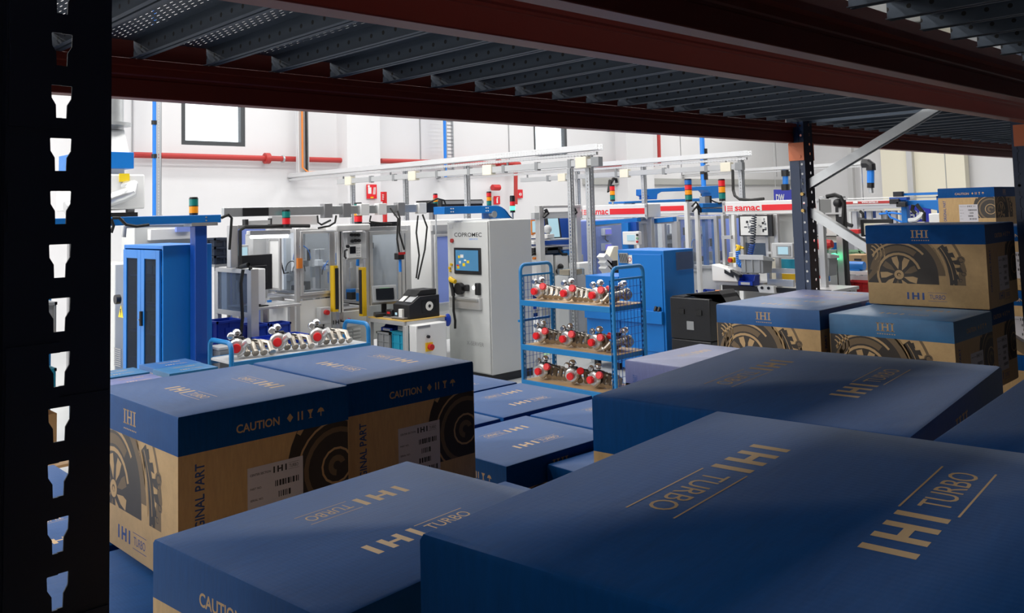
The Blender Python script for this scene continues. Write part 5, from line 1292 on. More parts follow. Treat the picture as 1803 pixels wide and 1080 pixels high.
for q, c, r in (((7.238, 8.734, 1.738), 'red_pipe', .026), ((7.238, 8.792, 1.387), 'yellow', .018), ((7.238, 8.756, 1.432), 'yellow', .018), ((7.238, 8.782, 1.351), 'yellow', .014)): MB().cyl((xs - .025, q[1], q[2]), (xs, q[1], q[2]), r, 12).build('push_button', c, t)
q = (7.238, 8.453, 1.148); box(xs - .04, xs, q[1] - .035, q[1] + .035, q[2] - .04, q[2] + .04).build('rotary_switch', 'black', t, bevel=.01)
q = (7.238, 8.552, 1.147); box(xs - .004, xs, q[1] - .035, q[1] + .035, q[2] - .03, q[2] + .03).build('name_plate', 'grey', t)
q = (7.238, 8.338, 1.153); MB().cyl((xs - .012, q[1], q[2]), (xs, q[1], q[2]), .022, 14).build('push_button', 'lamp', t)
q = (7.238, 8.236, 1.143); box(xs - .05, xs, q[1] - .035, q[1] + .035, q[2] - .075, q[2] + .075).build('card_reader', 'black', t, bevel=.01)
y0, y1, z0, z1 = (8.187, 8.764, 0.888, 1.034); box(xs - .05, xs, y0, y1, z0, z1).build('keyboard_shelf', 'alu', t, bevel=.004); box(xs - .07, xs - .05, y0 + .02, y1 - .02, z1 - .04, z1 - .015).build('shelf_grip', 'galv', t)
y0, y1, z0, z1 = (7.915, 8.001, -0.083, 1.908)
g = thing('hand_scanner', 'yellow and black hand scanner in a holder on the grey control cabinet', 'scanner', (7.200, 8.675, 1.155)); q = g.location
MB().loft([(q.x - .04, q.y + .03, q.z + .11), (q.x - .05, q.y, q.z + .09), (q.x - .05, q.y - .08, q.z + .07)], [.028, .035, .028], 10).build('head', 'yellow', g); MB().loft([(q.x - .05, q.y + .01, q.z + .08), (q.x - .05, q.y - .02, q.z - .02), (q.x - .05, q.y - .04, q.z - .11)], [.026, .022, .025], 10).build('grip', 'black', g)
MB().cyl((q.x - .03, q.y - .10, q.z - .02), (q.x + .03, q.y - .10, q.z - .02), .075, 16).build('holder', 'black', g)
MB().tube([(q.x - .05, q.y - .04, q.z - .11), (q.x - .05, q.y - .035, q.z - .3), (q.x - .04, q.y - .05, q.z - .42), (q.x - .04, q.y - .045, q.z - .52)], .016, 8).build('cable', 'rubber', g)
g = thing('glove', 'blue rag tucked between printer table and grey cabinet', 'rag', (6.855, 8.40, .79)); q = g.location; MB().sphere((q.x, q.y, q.z), .06, 10, 7, (.8, .6, 1.3)).build('cloth', 'crate_blue', g)
# blue cable duct bending onto the cabinet
t = thing('cable_duct', 'bright blue cable duct with rounded end landing on the grey cabinet', 'cable duct', (7.162, 9.000, 2.124)); za, zb = 2.080, 2.176
xa = 6.963; xe = 7.838
m = MB(); w_ = .12
prof = [(xa, za), (xa, zb)]; R = .30; zlow = max(zb - R - .02, 1.992 + .012)
poly = [(xa, zb), (xe, zb)] + [(xe + R * math.sin(a), max(zlow, zb - R + R * math.cos(a))) for a in [PI / 2 * i / 8 for i in range(1, 9)]] + [(xe - .06, zlow), (xe - .06, za), (xa, za)]
m.prism(poly, (0, 8.55, 0), (1, 0, 0), (0, 0, 1), (0, .22, 0)); m.build('duct', 'blue', t, bevel=.004)
for fx in (.12, .16, .8, .84):
    for fz in (.3, .7): MB().cyl((xa + (xe - xa) * fx, 8.54, za + (zb - za) * fz), (xa + (xe - xa) * fx, 8.55, za + (zb - za) * fz), .008, 8).build('screw', 'white', t)
MB().cyl((xe - .04, 8.53, za - .02), (xe - .04, 8.6, za - .02), .045, 14).build('pivot', 'galv', t)
# dark screen roll-up and white blocks behind the duct
t = thing('dark_enclosure', 'black louvred box above the blue duct, behind the small stack light', 'machine', (9.712, 11.5, 0)); x0, x1, z0, z1 = (9.299, 10.237, 2.194, 2.318); box(x0, x1, 11.5, 12.2, z0, z1).build('housing', 'black', t, bevel=.01); box(x0 + .03, x1, 11.48, 11.5, z0 + .05, z1 - .02).build('shutter', 'grey', t)
for x in (x0 + .05, x1 - .1): box(x, x + .06, 11.8, 11.9, 0, z0).build('leg', 'alu_dark', t)
t = thing('white_machine', 'white machine cover below the blue duct', 'machine', (8.208, 9.7, 0)); x0, x1, z0, z1 = (7.718, 9.029, 0.951, 2.048); box(x0, x1, 9.8, 10.5, .3, z1 - .05).build('cover', 'white', t, bevel=.01); box(x0, x1 + .1, 9.75, 9.8, z1 - .2, z1 - .12).build('rail', 'alu', t)
for x in (x0 + .05, x1 - .1): box(x, x + .06, 9.9, 10.0, 0, .3).build('leg', 'alu_dark', t)
pane_y(t, x0 + .02, x0 + .35, 9.74, .8, z1 - .25, 'lilac')
stack_light('stack light red over amber over green in front of the steel post', (8.128, 9.000, 2.160), 'gar', .035, .058, .01, True)
stack_light('stack light with black top and lit green base right of the blue duct', (8.192, 8.600, 1.989), 'Grk', .036, .062, .10, True)

# ================================================================ turbochargers, carts
TURBO = make_turbo('turbocharger', 'x'); used = [False]
def turbo(label, x, y, z, rz, grp='turbochargers with red caps', s=1.0):
    o = TURBO if not used[0] else dup(TURBO)
    used[0] = True; o.location = (x, y, z); o.rotation_euler = (0, 0, rz); o.scale = (s, s, s); o['label'] = label; o['group'] = grp
    return o
def hoop(x, y0, y1, z0, z1, r, along='y', R=.10):
    a = [(y0, z0), (y0, z1 - R)] + [(y0 + R - R * math.cos(t), z1 - R + R * math.sin(t)) for t in [PI / 2 * i / 5 for i in range(1, 6)]] + [(y1 - R + R * math.sin(t), z1 - R + R * math.cos(t)) for t in [PI / 2 * i / 5 for i in range(0, 6)]] + [(y1, z0)]
    return [(x, p, q) if along == 'y' else (p, x, q) for p, q in a]
def shelf_cart():
    X0, X1, Y0, Y1 = 6.76, 7.29, 5.70, 7.02
    t = thing('shelf_trolley', 'blue three-shelf trolley with mesh ends full of turbochargers', 'trolley', ((X0 + X1) / 2, (Y0 + Y1) / 2, 0))
    zs = [.25, .632, 1.113]; zt = 1.50
    for y in (Y0, Y1):
        MB().tube(hoop(y, X0 + .02, X1 - .02, .17, zt, .020, 'x', .07), .020, 10).build('end_hoop', 'blue_cart', t)
        sgn = 1 if y == Y0 else -1
        for x in (X0 + .02, X1 - .02):
            m = MB(); n = 24
            holed_plate(m, x - .02, x + .02, .2, zt - .14, .05, .3, ((x), [(0, -.012), (-.009, -.012), (-.009, .012), (0, .012)], [(0, .012), (.009, .012), (.009, -.012), (0, -.012)]), lambda u, z, yy=y + sgn * .028: (u, yy, z))
            o = m.build('slotted_strip', 'blue_cart', t, smooth=0); md = o.modifiers.new('thickness', 'SOLIDIFY'); md.thickness = .003
        MB().bar((X0 + .02, y, zt - .12), (X1 - .02, y, zt - .12), .02, .02).build('cross_rail', 'blue_cart', t)
        m = MB(); n = 9
        for k in range(1, n): x = X0 + .02 + (X1 - X0 - .04) * k / n; m.box(x - .002, x + .002, y - .002, y + .002, .25, zt - .12)
        for k in range(1, 14): z = .25 + (zt - .37) * k / 14; m.box(X0 + .02, X1 - .02, y - .002, y + .002, z - .0018, z + .0018)
        o = m.build('wire_mesh', 'blue_d', t); o['kind'] = 'stuff'
    MB().bar((X0 + .02, Y1 + .05, .88), (X1 - .02, Y1 + .05, .88), .025, .025).build('push_bar', 'blue_cart', t)
    for z in zs:
        m = MB(); m.box(X0, X1, Y0 + .02, Y1 - .02, z - .005, z); o = m.build('shelf_board', 'wood', t, label='brown wooden shelf board')
        for x in (X0, X1): box(x - .012, x + .012, Y0 + .02, Y1 - .02, z - .055, z + .004).build('shelf_edge', 'blue_cart', t, bevel=.003)
        for y in (Y0 + .03, Y1 - .03): box(X0 + .012, X1 - .012, y - .012, y + .012, z - .05, z - .006).build('shelf_edge', 'blue_cart', t)
    for x in (X0 + .06, X1 - .06):
        for y in (Y0 + .12, Y1 - .12):
            MB().cyl((x - .016, y, .075), (x + .016, y, .075), .075, 16).build('wheel', 'rubber', t); box(x - .022, x + .022, y - .03, y + .03, .08, .20).build('wheel_fork', 'galv', t)
    return t, zs
_, ZSH = shelf_cart()
rowname = ['bottom', 'middle', 'top']
ypos = {2: [6.842, 6.400, 5.995, 5.727], 1: [6.828, 6.430, 6.024, 5.771], 0: [6.817, 6.372, 6.056]}
for s in (2, 1, 0):
    for k, y in enumerate(ypos[s]):
        nm = ['leftmost', 'second from left', 'third from left', 'rightmost behind the mesh end'][k]
        if k < 3: o = turbo('turbocharger with two red caps on the %s trolley shelf, %s' % (rowname[s], nm), 6.885, y + .02, ZSH[s] + .010, .12 - .05 * k if (s, k) != (0, 1) else .5, s=.94)
        else: turbo('turbocharger on the %s trolley shelf, %s' % (rowname[s], nm), 7.14, 5.94, ZSH[s] + .010, -PI / 2, s=.88)
        if k == 2 and s > 0:
            for ch in list(o.children):
                if ch.name.split('.')[0] in ('manifold_runners', 'flange', 'oil_pipe'): bpy.data.objects.remove(ch)
# flat trolley at left
X0, X1, Y0, Y1, Z = 3.66, 5.14, 7.56, 8.04, .80
t = thing('flat_trolley', 'blue flat trolley with two tube handles behind the left carton pair', 'trolley', ((X0 + X1) / 2, (Y0 + Y1) / 2, 0))
box(X0, X1, Y0, Y1, Z - .02, Z).build('deck_board', 'grey_l', t, label='grey board')
for y in (Y0, Y1): box(X0, X1, y - .015, y + .015, Z - .06, Z + .002).build('edge_rail', 'blue_cart', t)
for x in (X0, X1): MB().tube(hoop(x, Y0 + .02, Y1 - .02, .15, Z + (.17 if x == X0 else .19), .022, 'y', .07), .022, 10).build('tube_handle', 'blue_cart', t)
box(X0 + .02, X1 - .02, Y0 + .02, Y1 - .02, .22, .25).build('lower_deck', 'blue_cart', t)
for x in (X0 + .1, X1 - .1):
    for y in (Y0 + .08, Y1 - .08): MB().cyl((x, y - .015, .07), (x, y + .015, .07), .07, 14).build('wheel', 'rubber', t); 
for x in (X0 + .1, X1 - .1):
    for y in (Y0 + .08, Y1 - .08): box(x - .02, x + .02, y - .022, y + .022, .075, .22).build('wheel_fork', 'galv', t)
for k, (x, y, lab) in enumerate(((3.781, 7.72, 'turbocharger with one red cap nearest the left trolley handle'), (4.213, 7.75, 'turbocharger with red cap in the middle of the flat trolley'), (4.648, 7.75, 'turbocharger with red cap beside the right trolley handle'))):
    o = turbo(lab, x, y, Z + .012, 1.05, 'turbochargers with red caps', 1.0)
    for ch in list(o.children):
        if ch.name.startswith('outlet_cap'): bpy.data.objects.remove(ch)

# ================================================================ centre right: blue cabinet, crates
x, y = 8.87, 6.62; h = 1.557; W, D = .63, .73
t = thing('machine_cabinet', 'large bright blue cabinet with fan grille right of the mesh trolley', 'cabinet', (x, y, 0))
box(x, x + W, y, y + D, .05, h).build('body', 'blue', t, bevel=.006); box(x + .03, x + W - .03, y + .03, y + D - .03, 0, .05).build('plinth', 'black', t)
box(x - .012, x, y + .03, y + D - .03, .3, h - .05).build('door', 'blue', t, bevel=.004)
y0, y1, z0, z1 = (7.168, 7.305, 1.391, 1.518); g = box(x - .03, x - .012, y0, y1, z0, z1).build('fan_grille', 'grey', t, bevel=.003)
m = MB()
for k in range(5): m.bar((x - .034, y0 + (y1 - y0) * k / 5, z0 + .01), (x - .034, y0 + (y1 - y0) * (k + 1) / 5, z1 - .01), .004, .008)
m.build('grille_fins', 'black', g)
q = (8.855, 7.143, 1.438); box(x - .014, x - .012, q[1] - .035, q[1] + .035, q[2] - .055, q[2] + .055).build('sticker', 'paper', t); MB().cyl((x - .016, q[1], q[2]), (x - .014, q[1], q[2]), .028, 16).build('prohibition_mark', 'red', t); MB().cyl((x - .018, q[1], q[2]), (x - .016, q[1], q[2]), .02, 16).build('mark_centre', 'paper', t)
x0, x1, z0, z1 = (9.123, 9.496, 1.299, 1.522); box(x0, min(x1, x + W - .01), y - .02, y, z0, z1).build('document_holder', 'clear_tub', t, label='clear plastic document holder')
ye = 7.928; zt = 1.211
box(x, x + .5, y + D + .01, ye, .1, zt).build('low_housing', 'blue', t, bevel=.006)
y0, y1, z0, z1 = (6.634, 7.912, 0.661, 0.817); box(x - .06, x - .012, y + .02, y1, z0 - .01, z1 - .01).build('grip_bar', 'blue', t, bevel=.004)
for q in ((8.830, 6.748, 0.810), (8.830, 6.695, 0.806)): MB().cyl((x - .05, q[1], q[2]), (x - .02, q[1], q[2] + .05), .02, 10).build('knob', 'black', t)
for y_ in (y + D + .1, ye - .1): box(x + .05, x + .12, y_ - .03, y_ + .03, 0, .1).build('foot', 'black', t)
# black boxes
for k in range(2):
    z0, z1 = (0.0, .50) if k == 0 else (.505, 1.0)
    t = thing('black_crate', ['lower black foam crate beside the blue cabinet', 'upper black foam crate with an open lid beside the blue cabinet'][k], 'crate', (8.98, 6.2, z0))
    box(8.80, 9.18, 5.93, 6.50, z0, z1).build('body', 'black', t, bevel=.012)
    for y_ in (6.08, 6.33): box(8.785, 8.80, y_ - .04, y_ + .04, z0 + .3, z0 + .36).build('latch', 'black_m', t)
    box(8.792, 8.80, 6.16, 6.26, z0 + .12, z0 + .22).build('card_holder', 'grey', t)
    if k == 1:
        box(8.82, 9.16, 6.30, 6.48, z1, z1 + .012).build('lid', 'black_m', t)
        MB().prism([(5.80, .06), (6.28, .02), (6.30, .035), (5.84, .10), (5.72, -.06), (5.735, -.07)], (8.86, 0, z1), (0, 1, 0), (0, 0, 1), (.32, 0, 0)).build('open_lid', 'black', t)
        box(8.88, 8.94, 5.86, 5.90, z1 + .05, z1 + .10).build('tag', 'orange', t)

# ================================================================ centre: machines behind the mesh trolley
# grey portal with screens (left of the lilac machine)
X = 9.9
t = thing('inspection_station', 'aluminium portal station with tilted screen behind the mesh trolley', 'machine', (9.6, 9.4, 0))
for (px, Y) in ((9.516, 9.4), (10.349, 9.4)):
    box(px - .05, px + .05, 9.35, 9.45, 0, 2.171).build('post', 'alu', t, bevel=.005)
x0, x1, z0, z1 = (9.369, 10.450, 1.967, 2.066); box(x0, x1, 9.36, 9.44, z0, z1).build('beam', 'grey_l', t, bevel=.006)
x0, x1, z0, z1 = (9.535, 10.401, 2.128, 2.167); box(x0, x1, 9.34, 9.46, z0, z1).build('beam', 'alu', t, bevel=.004)
for q in ((9.578, 9.300, 2.047), (10.219, 9.300, 2.051)): MB().loft([(q[0], 9.33, q[2] + .06), (q[0] + .03, 9.32, q[2]), (q[0] - .05, 9.32, q[2] - .06)], [.03, .035, .02], 8).build('cable_bracket', 'black', t)
x0, x1, z0, z1 = (9.909, 10.123, 1.154, 1.955); box(x0, x1 + .75, 10.0, 10.05, .4, z1).build('backboard', 'blue_d', t)
q = (10.189, 9.700, 1.823); s = MB(); s.prism([(-.17, -.18), (.13, -.18), (.08, .17), (-.22, .17)], (q[0], 9.7, q[2]), (1, 0, 0), (0, 0, 1), (0, .05, 0)); s.build('touch_screen', 'black', t, bevel=.004)
s = MB(); s.prism([(-.14, -.16), (.08, -.16), (.04, .15), (-.19, .15)], (q[0], 9.692, q[2]), (1, 0, 0), (0, 0, 1), (0, .006, 0)); s.build('screen', 'screen_l', t)
q = (9.940, 9.600, 1.795); MB().sphere((q[0], 9.65, q[2]), .07, 12, 8, (1, 1, 1)).build('joint', 'grey_l', t)
x0, x1, z0, z1 = (9.732, 9.920, 1.713, 1.949); box(x0, x1, 9.8, 9.84, z0, z1).build('frame', 'orange', t); box(x0 + .02, x1, 9.79, 9.8, z0 + .04, z1 - .02).build('screen', 'screen_l', t)
for (r, c) in (((9.476, 10.348, 1.524, 1.536), 'alu'), ((9.474, 10.096, 1.464, 1.521), 'black'), ((9.830, 10.327, 1.621, 1.645), 'alu'), ((9.770, 10.017, 1.423, 1.516), 'crate_dark'), ((10.120, 10.374, 1.465, 1.507), 'alu'), ((10.129, 10.318, 1.375, 1.447), 'blue'), ((9.950, 10.235, 0.830, 1.385), 'white'), ((9.682, 9.897, 0.779, 1.402), 'white'), ((10.341, 10.598, 1.068, 1.365), 'grey_l'), ((9.781, 9.936, 1.659, 1.723), 'white'), ((9.477, 9.603, 1.577, 1.632), 'white')):
    box(r[0], r[1], 9.5, 9.95, r[2], r[3]).build('fixture', c, t, bevel=.006)
for pts, c in (([(9.385, 9.500, 1.409), (9.472, 9.500, 1.447), (9.570, 9.500, 1.425), (9.618, 9.500, 1.388)], 'rubber'), ([(10.027, 9.500, 1.463), (10.102, 9.500, 1.396), (10.207, 9.500, 1.391)], 'rubber'), ([(9.561, 9.500, 0.632), (9.579, 9.500, 0.459), (9.531, 9.500, 0.207), (9.595, 9.500, -0.039), (9.700, 9.500, 0.102), (9.690, 9.500, 0.448)], 'blue_pipe')):
    MB().tube(pts, .022, 6).build('hose', c, t)
for px in (9.493, ): MB().cyl((px - .06, 9.48, 1.370), (px + .07, 9.48, 1.370), .02, 8).build('grip', 'orange', t)
for k, q in enumerate(((10.002, 9.450, 1.209), (9.960, 9.450, 1.141), (10.046, 9.450, 1.047))): MB().sphere(q, .05, 8, 6).build('clamp', 'black', t)
bw = 10.230 - 9.349; box(9.349, 10.230, 9.46, 9.96, .55, .60).build('worktop', 'alu', t)
box(9.929, 10.426, 9.46, 9.9, .02, .75).build('body', 'grey_cab', t, bevel=.01)
t2 = thing('waste_bin', 'round white waste bin on the floor behind the mesh trolley', 'bin', (8.5, 8.62, 0)); MB().loft([(0, 0, 0), (0, 0, .30)], [.14, .18], 18).build('body', 'white', t2, local=True); MB().cyl((0, 0, .29), (0, 0, .31), .185, 18).build('rim', 'grey_l', t2, local=True)
crate('blue crate on the worktop behind the mesh trolley, left end', 9.368, 9.514, 9.5, 9.75, .603, .76, 'crate_blue')
# lilac machine with three small violet screens
t = thing('lilac_machine', 'lilac sheet machine with three small violet screens left of the blue cabinet', 'machine', (11.6, 9.8, 0))
x0, x1, z0, z1 = (11.126, 12.540, 0.635, 1.894)
box(x0, x1, 10.2, 10.9, .1, z1).build('housing', 'lilac', t, bevel=.008); box(x0 + .05, x1 - .05, 10.25, 10.8, 0, .1).build('plinth', 'grey', t)
for r in ((11.867, 12.060, 1.621, 1.745), (11.853, 12.046, 1.351, 1.482), (11.870, 12.047, 1.090, 1.210)):
    b = box(r[0], r[1], 10.12, 10.2, r[2], r[3]).build('display_box', 'white', t, bevel=.004); box(r[0] + .025, r[1] - .005, 10.115, 10.12, r[2] + .02, r[3] - .02).build('screen', 'screen_v', b)
for a in ((11.865, 10.100, 1.621), (11.851, 10.100, 1.352)): MB().tube([a, (a[0] - .01, a[1], a[2] - .06), (a[0] + .04, a[1], a[2] - .1), (a[0] + .08, a[1], a[2] - .1)], .012, 6).build('cable', 'rubber', t)
pane_y(t, 11.408, 12.251, 10.05, 1.203, 1.795, frame=.0)
t = thing('clear_box', 'clear plastic box with brown parts on a white carton behind the trolley', 'box', (9.834, 9.0, .0)); x0, x1, z0, z1 = (9.435, 9.763, 1.132, 1.226); box(x0, x1, 8.75, 8.98, z0, z1).build('tub', 'clear_tub', t); box(x0 + .02, x1 - .02, 8.77, 8.96, z0 + .005, z0 + .08).build('parts', 'wood', t)
x0, x1, za, zb = (9.398, 9.756, 0.856, 1.101); box(x0, x1, 8.74, 9.0, .3, z0 - .004).build('stand', 'grey_l', t); box(x0, x1, 8.76, 8.98, 0, .3).build('stand_foot', 'alu_dark', t)
t = thing('white_box', 'white plastic box with handle behind the perforated post', 'box', (10.471, 9.3, 0)); x0, x1, z0, z1 = (10.021, 10.427, 1.079, 1.271); box(x0, x1, 9.08, 9.29, z0, z1).build('body', 'white', t, bevel=.01); box(x0, x1, 9.1, 9.28, 0, z0).build('stand', 'grey_l', t)
MB().tube([(10.025, 9.060, 1.080), (10.030, 9.060, 1.183), (10.108, 9.060, 1.178), (10.103, 9.060, 1.074)], .012, 6).build('handle', 'grey', t)
# feeder: stacked pale wedges and cream disc
t = thing('parts_feeder', 'cream and white parts feeder stacked beside the blue cabinet', 'machine', (10.196, 8.5, 0))
q = (10.238, 8.600, 1.260); m = MB(); m.prism([(-.11, -.40), (.16, -.40), (.16, .26), (.05, .26), (-.06, .10), (-.11, -.1)], (q[0], 8.6, q[2]), (1, 0, 0), (0, 0, 1), (0, .12, 0)); m.build('hopper', 'cream', t, bevel=.006)
for k, q in enumerate(((9.940, 8.500, 1.330), (9.962, 8.500, 1.246), (9.970, 8.500, 1.161))):
    m = MB(); m.prism([(-.13, .06), (-.06, .11), (.13, -.02), (.13, -.10), (.06, -.10)], (q[0], 8.4, q[2]), (1, 0, 0), (0, 0, 1), (0, .14, 0)); m.build('chute', 'white', t, bevel=.006); MB().cbox((q[0] + .10, 8.39, q[2] - .05), (.10, .03, .09)).build('chute_end', 'black', t)
box(q[0] - .1, q[0] + .3, 8.42, 8.7, 0, q[2] - .1).build('stand', 'grey_l', t)

# ================================================================ header row of assembly lines
def header(label, X, r, letters, depth=.35, name='assembly_line', t=None):
    """white machine header facing -X, runs along Y: r = (y0, y1, z0, z1)"""
    y0, y1, z0, z1 = r
    t = t or thing(name, label, 'machine', (X, (y0 + y1) / 2, 0))
    box(X, X + depth, y0, y1, z0, z1).build('header', 'white', t, bevel=.008)
    h = z1 - z0
    box(X - .006, X, y0 + .05, y1 - .03, z0 + h * .27, z0 + h * .70).build('stripe', 'red_lens', t, label='red stripe')
    for y in (y0 + .02, y1 - .02):
        box(X - .01, X + .02, y - .02, y + .02, z0 - .01, z1 + .005).build('end_plate', 'grey_l', t)
        for z in (z0 + .03, z1 - .03): MB().cyl((X - .018, y, z), (X - .01, y, z), .014, 8).build('screw', 'alu_dark', t)
    if letters:
        m = MB(); yl = y1 - .07; w = letters[1]
        m.box(X - .009, X - .006, yl - w - .02, yl + .01, z0 + h * .26, z0 + h * .71); m.build('lettering_ground', 'white', t)
        m = MB(); m.text('samac', (X - .0095, yl - .14, z0 + h * .30), (0, -1, 0), (0, 0, 1), h * .48, .03, 'L', w - .15); m.build('lettering', 'red_lens', t, label='red lettering', smooth=0)
        m = MB()
        for k in range(3):
            for j in range(3): m.box(X - .0095, X - .009, yl - .04 - .032 * k, yl - .015 - .032 * k, z0 + h * (.29 + .14 * j), z0 + h * (.39 + .14 * j))
        m.build('emblem', 'red_lens', t)
    for y in (y0 + .06, y1 - .06): box(X + .12, X + .20, y - .04, y + .04, 0, z0).build('post', 'alu', t, bevel=.005)
    return t
H3 = (5.732, 7.249, 1.961, 2.122); H3 = (H3[0], H3[1], 1.957, 2.148)
L3 = header('cluttered assembly workstation with lettered white header, directly left of the rack upright', 11.2, H3, ('samac', .56))
H1 = (8.493, 9.899, 1.959, 2.136); H1 = (H1[0], H1[1], 1.941, 2.152)
L1 = header('assembly line with white header behind the tall perforated post', 11.0, H1, ('samac', .56))
H2 = (8.846, 9.761, 2.000, 2.170); H2 = (H2[0], H2[1], 1.972, 2.171)
m_t = thing('glazed_machine', 'glazed aluminium machine under the short plain red-striped header', 'machine', (12.4, 8.4, 0))
header(None, 12.6, H2, None, t=m_t)
# middle machine: panes, control panel, blue jib
ya, yb = 8.098, 9.549; zt = 1.932; zm = 1.093
alu_frame(m_t, 12.3, 13.3, ya, yb, 0, zt, .06, mids=(zm,))
for fy in (.25, .52, .72): box(12.27, 12.33, ya + (yb - ya) * fy - .03, ya + (yb - ya) * fy + .03, zm, zt).build('mullion', 'alu', m_t)
fs = [0, .25, .52, .72, 1]
for k in range(4): pane_x(m_t, 12.3, ya + (yb - ya) * fs[k] + .035, ya + (yb - ya) * fs[k + 1] - .035, zm + .03, zt - .05, frame=0)
box(12.31, 12.33, ya + .03, yb - .03, .05, zm - .03).build('skirt', 'grey_cab', m_t)
mechanism(m_t, 12.45, 13.2, ya + .1, yb - .1, zm + .03, zt - .15, 31, 2.6)
box(13.25, 13.27, ya, yb, zm, zt).build('rear_sheet', 'lilac', m_t)
for y in (ya + .25 * (yb - ya) - .12, ya + .06): box(12.34, 12.42, y, y + .06, zm, zt - .02).build('column', 'blue', m_t)
for q in ((12.280, 8.529, 1.052), (12.280, 8.450, 1.064)): box(12.285, 12.3, q[1] - .05, q[1] + .05, q[2] - .04, q[2] + .04).build('socket', 'grey_l', m_t)
t = thing('operator_panel', 'white operator panel with small screen on a blue arm above the blue cabinet', 'screen', (10.6, 8.513, 0))
y0, y1, z0, z1 = (8.354, 8.663, 1.533, 1.733); box(10.58, 10.66, y0, y1, z0, z1).build('housing', 'white', t, bevel=.008); q0 = (8.421, 8.568, 1.596, 1.683); box(10.57, 10.58, *q0).build('screen', 'screen_l', t)
for q, c in (((10.570, 8.366, 1.683), 'black'), ((10.570, 8.368, 1.631), 'crate_green'), ((10.570, 8.371, 1.580), 'red')): MB().cyl((10.56, q[1], q[2]), (10.58, q[1], q[2]), .018, 10).build('push_button', c, t)
y0, y1, z0, z1 = (8.627, 8.758, 1.483, 1.871); box(10.68, 10.74, y0, y1, 0, z1).build('post', 'blue', t); y0, y1, z0, z1 = (8.510, 8.753, 1.737, 1.877); box(10.74, 10.80, y0, y1, z0, z1).build('bracket', 'blue_d', t)
t = L1
MB().bar((10.900, 9.587, 1.855), (10.900, 8.582, 1.909), .10, .06).build('arm', 'blue', t); MB().bar((11.300, 8.818, 1.864), (11.300, 8.192, 1.903), .10, .07).build('arm', 'blue', t)
y = 8.770; box(10.86, 10.94, y - .04, y + .04, 0, 1.883).build('post', 'blue', t)
MB().bar((11.250, 8.825, 1.866), (11.350, 8.230, 1.857), .06, .06).build('rail', 'alu', t)
MB().bar((10.900, 9.589, 1.818), (10.900, 8.869, 1.858), .04, .04).build('rail', 'galv', t)
y = 8.194; box(11.28, 11.36, y - .05, y + .05, 0, 1.867).build('post', 'alu', t); y = 8.830; box(11.26, 11.34, y - .05, y + .05, 0, 1.984).build('post', 'alu', t)
# blue gantry above
t = thing('bridge_crane', 'bright blue bridge with two hooked ends above the short white header', 'crane', (15.0, 10.6, 0))
Yg = 8.9
poly_px = None
def P2(q): return (q[0], q[2])
xa = (13.710, 10.600, 2.423); xb = (14.120, 10.600, 2.275)
pts = [(13.721, 10.600, 2.456), (16.273, 10.600, 2.524), (16.253, 10.600, 2.254), (15.971, 10.600, 2.245), (15.978, 10.600, 2.342), (15.836, 10.600, 2.427), (14.221, 10.600, 2.398), (14.088, 10.600, 2.354), (14.063, 10.600, 2.253), (13.808, 10.600, 2.255), (13.811, 10.600, 2.311), (13.713, 10.600, 2.334)]
MB().prism([(q[0], q[2]) for q in pts], (0, 10.6, 0), (1, 0, 0), (0, 0, 1), (0, .25, 0)).build('bridge', 'blue', t, bevel=.006)
pts = [(12.928, 10.500, 2.219), (15.549, 10.500, 2.258), (15.544, 10.500, 2.193), (12.925, 10.500, 2.182)]
MB().prism([(q[0], q[2]) for q in pts], (0, 10.5, 0), (1, 0, 0), (0, 0, 1), (0, .4, 0)).build('girder', 'blue', t, bevel=.006)
for q in ((13.311, 10.700, 2.198), (15.757, 10.700, 2.214)): box(q[0] - .05, q[0] + .05, 10.6, 10.8, 0, q[2]).build('post', 'alu', t)
m_ = MB(); q = (11.805, 7.900, 2.173)
t = thing('linear_axis', 'blue linear axes with black carriage between the two red-striped headers', 'machine part', (q[0], 7.9, 0))
for a, b, hh in (((11.597, 7.900, 2.104), (12.202, 7.900, 2.104), .07), ((11.591, 7.900, 2.025), (12.195, 7.900, 2.013), .06)): MB().bar(a, b, .08, hh).build('axis', 'blue', t, bevel=.006)
MB().bar((11.563, 7.900, 2.065), (12.198, 7.900, 2.054), .04, .02).build('rod', 'chrome', t)
box(q[0] - .09, q[0] + .04, 7.9, 8.0, q[2] - .10, q[2] + .07).build('carriage', 'grey', t); box(q[0] + .05, q[0] + .10, 7.9, 7.98, q[2] - .10, q[2] + .08).build('carriage', 'black', t)
MB().tube([(11.901, 7.900, 2.181), (11.995, 7.900, 2.153), (12.030, 7.850, 2.133), (12.112, 7.850, 2.141)], .012, 6).build('cable', 'rubber', t)
for p_ in (((11.352, 7.900, 2.091)), ((11.409, 7.900, 2.046)), ((11.361, 7.900, 2.012))): MB().tube([p_, (p_[0] + .06, 7.86, p_[2] + .07), (p_[0] + .14, 7.88, p_[2] + .02), (p_[0] + .18, 7.9, p_[2] - .05)], .014, 6).build('cable', 'rubber', t)
for px in (11.302, 11.575): box(px - .03, px + .03, 7.93, 7.99, 0, 2.150).build('post', 'white', t)
stack_light('stack light over the short header, blue cap above red amber green', (12.300, 8.613, 2.167), 'garb', .06, .085, .02)
stack_light('stack light at the left end of the right header, red amber green', (11.300, 7.313, 2.155), 'gar', .05, .095, .02)
stack_light('stack light standing behind the tall perforated post, red amber green', (11.200, 9.352, 2.144), 'gar', .042, .075, .08)
t = thing('cable', 'black cable hooking over the second power rail', 'cable', (12.600, 10.606, 2.406)); MB().tube([(12.600, 10.569, 2.617), (12.400, 10.451, 2.402), (12.600, 10.543, 2.574), (12.700, 10.568, 2.650), (12.800, 10.583, 2.640), (12.800, 10.572, 2.575)], .03, 6).build('cable', 'rubber', t)

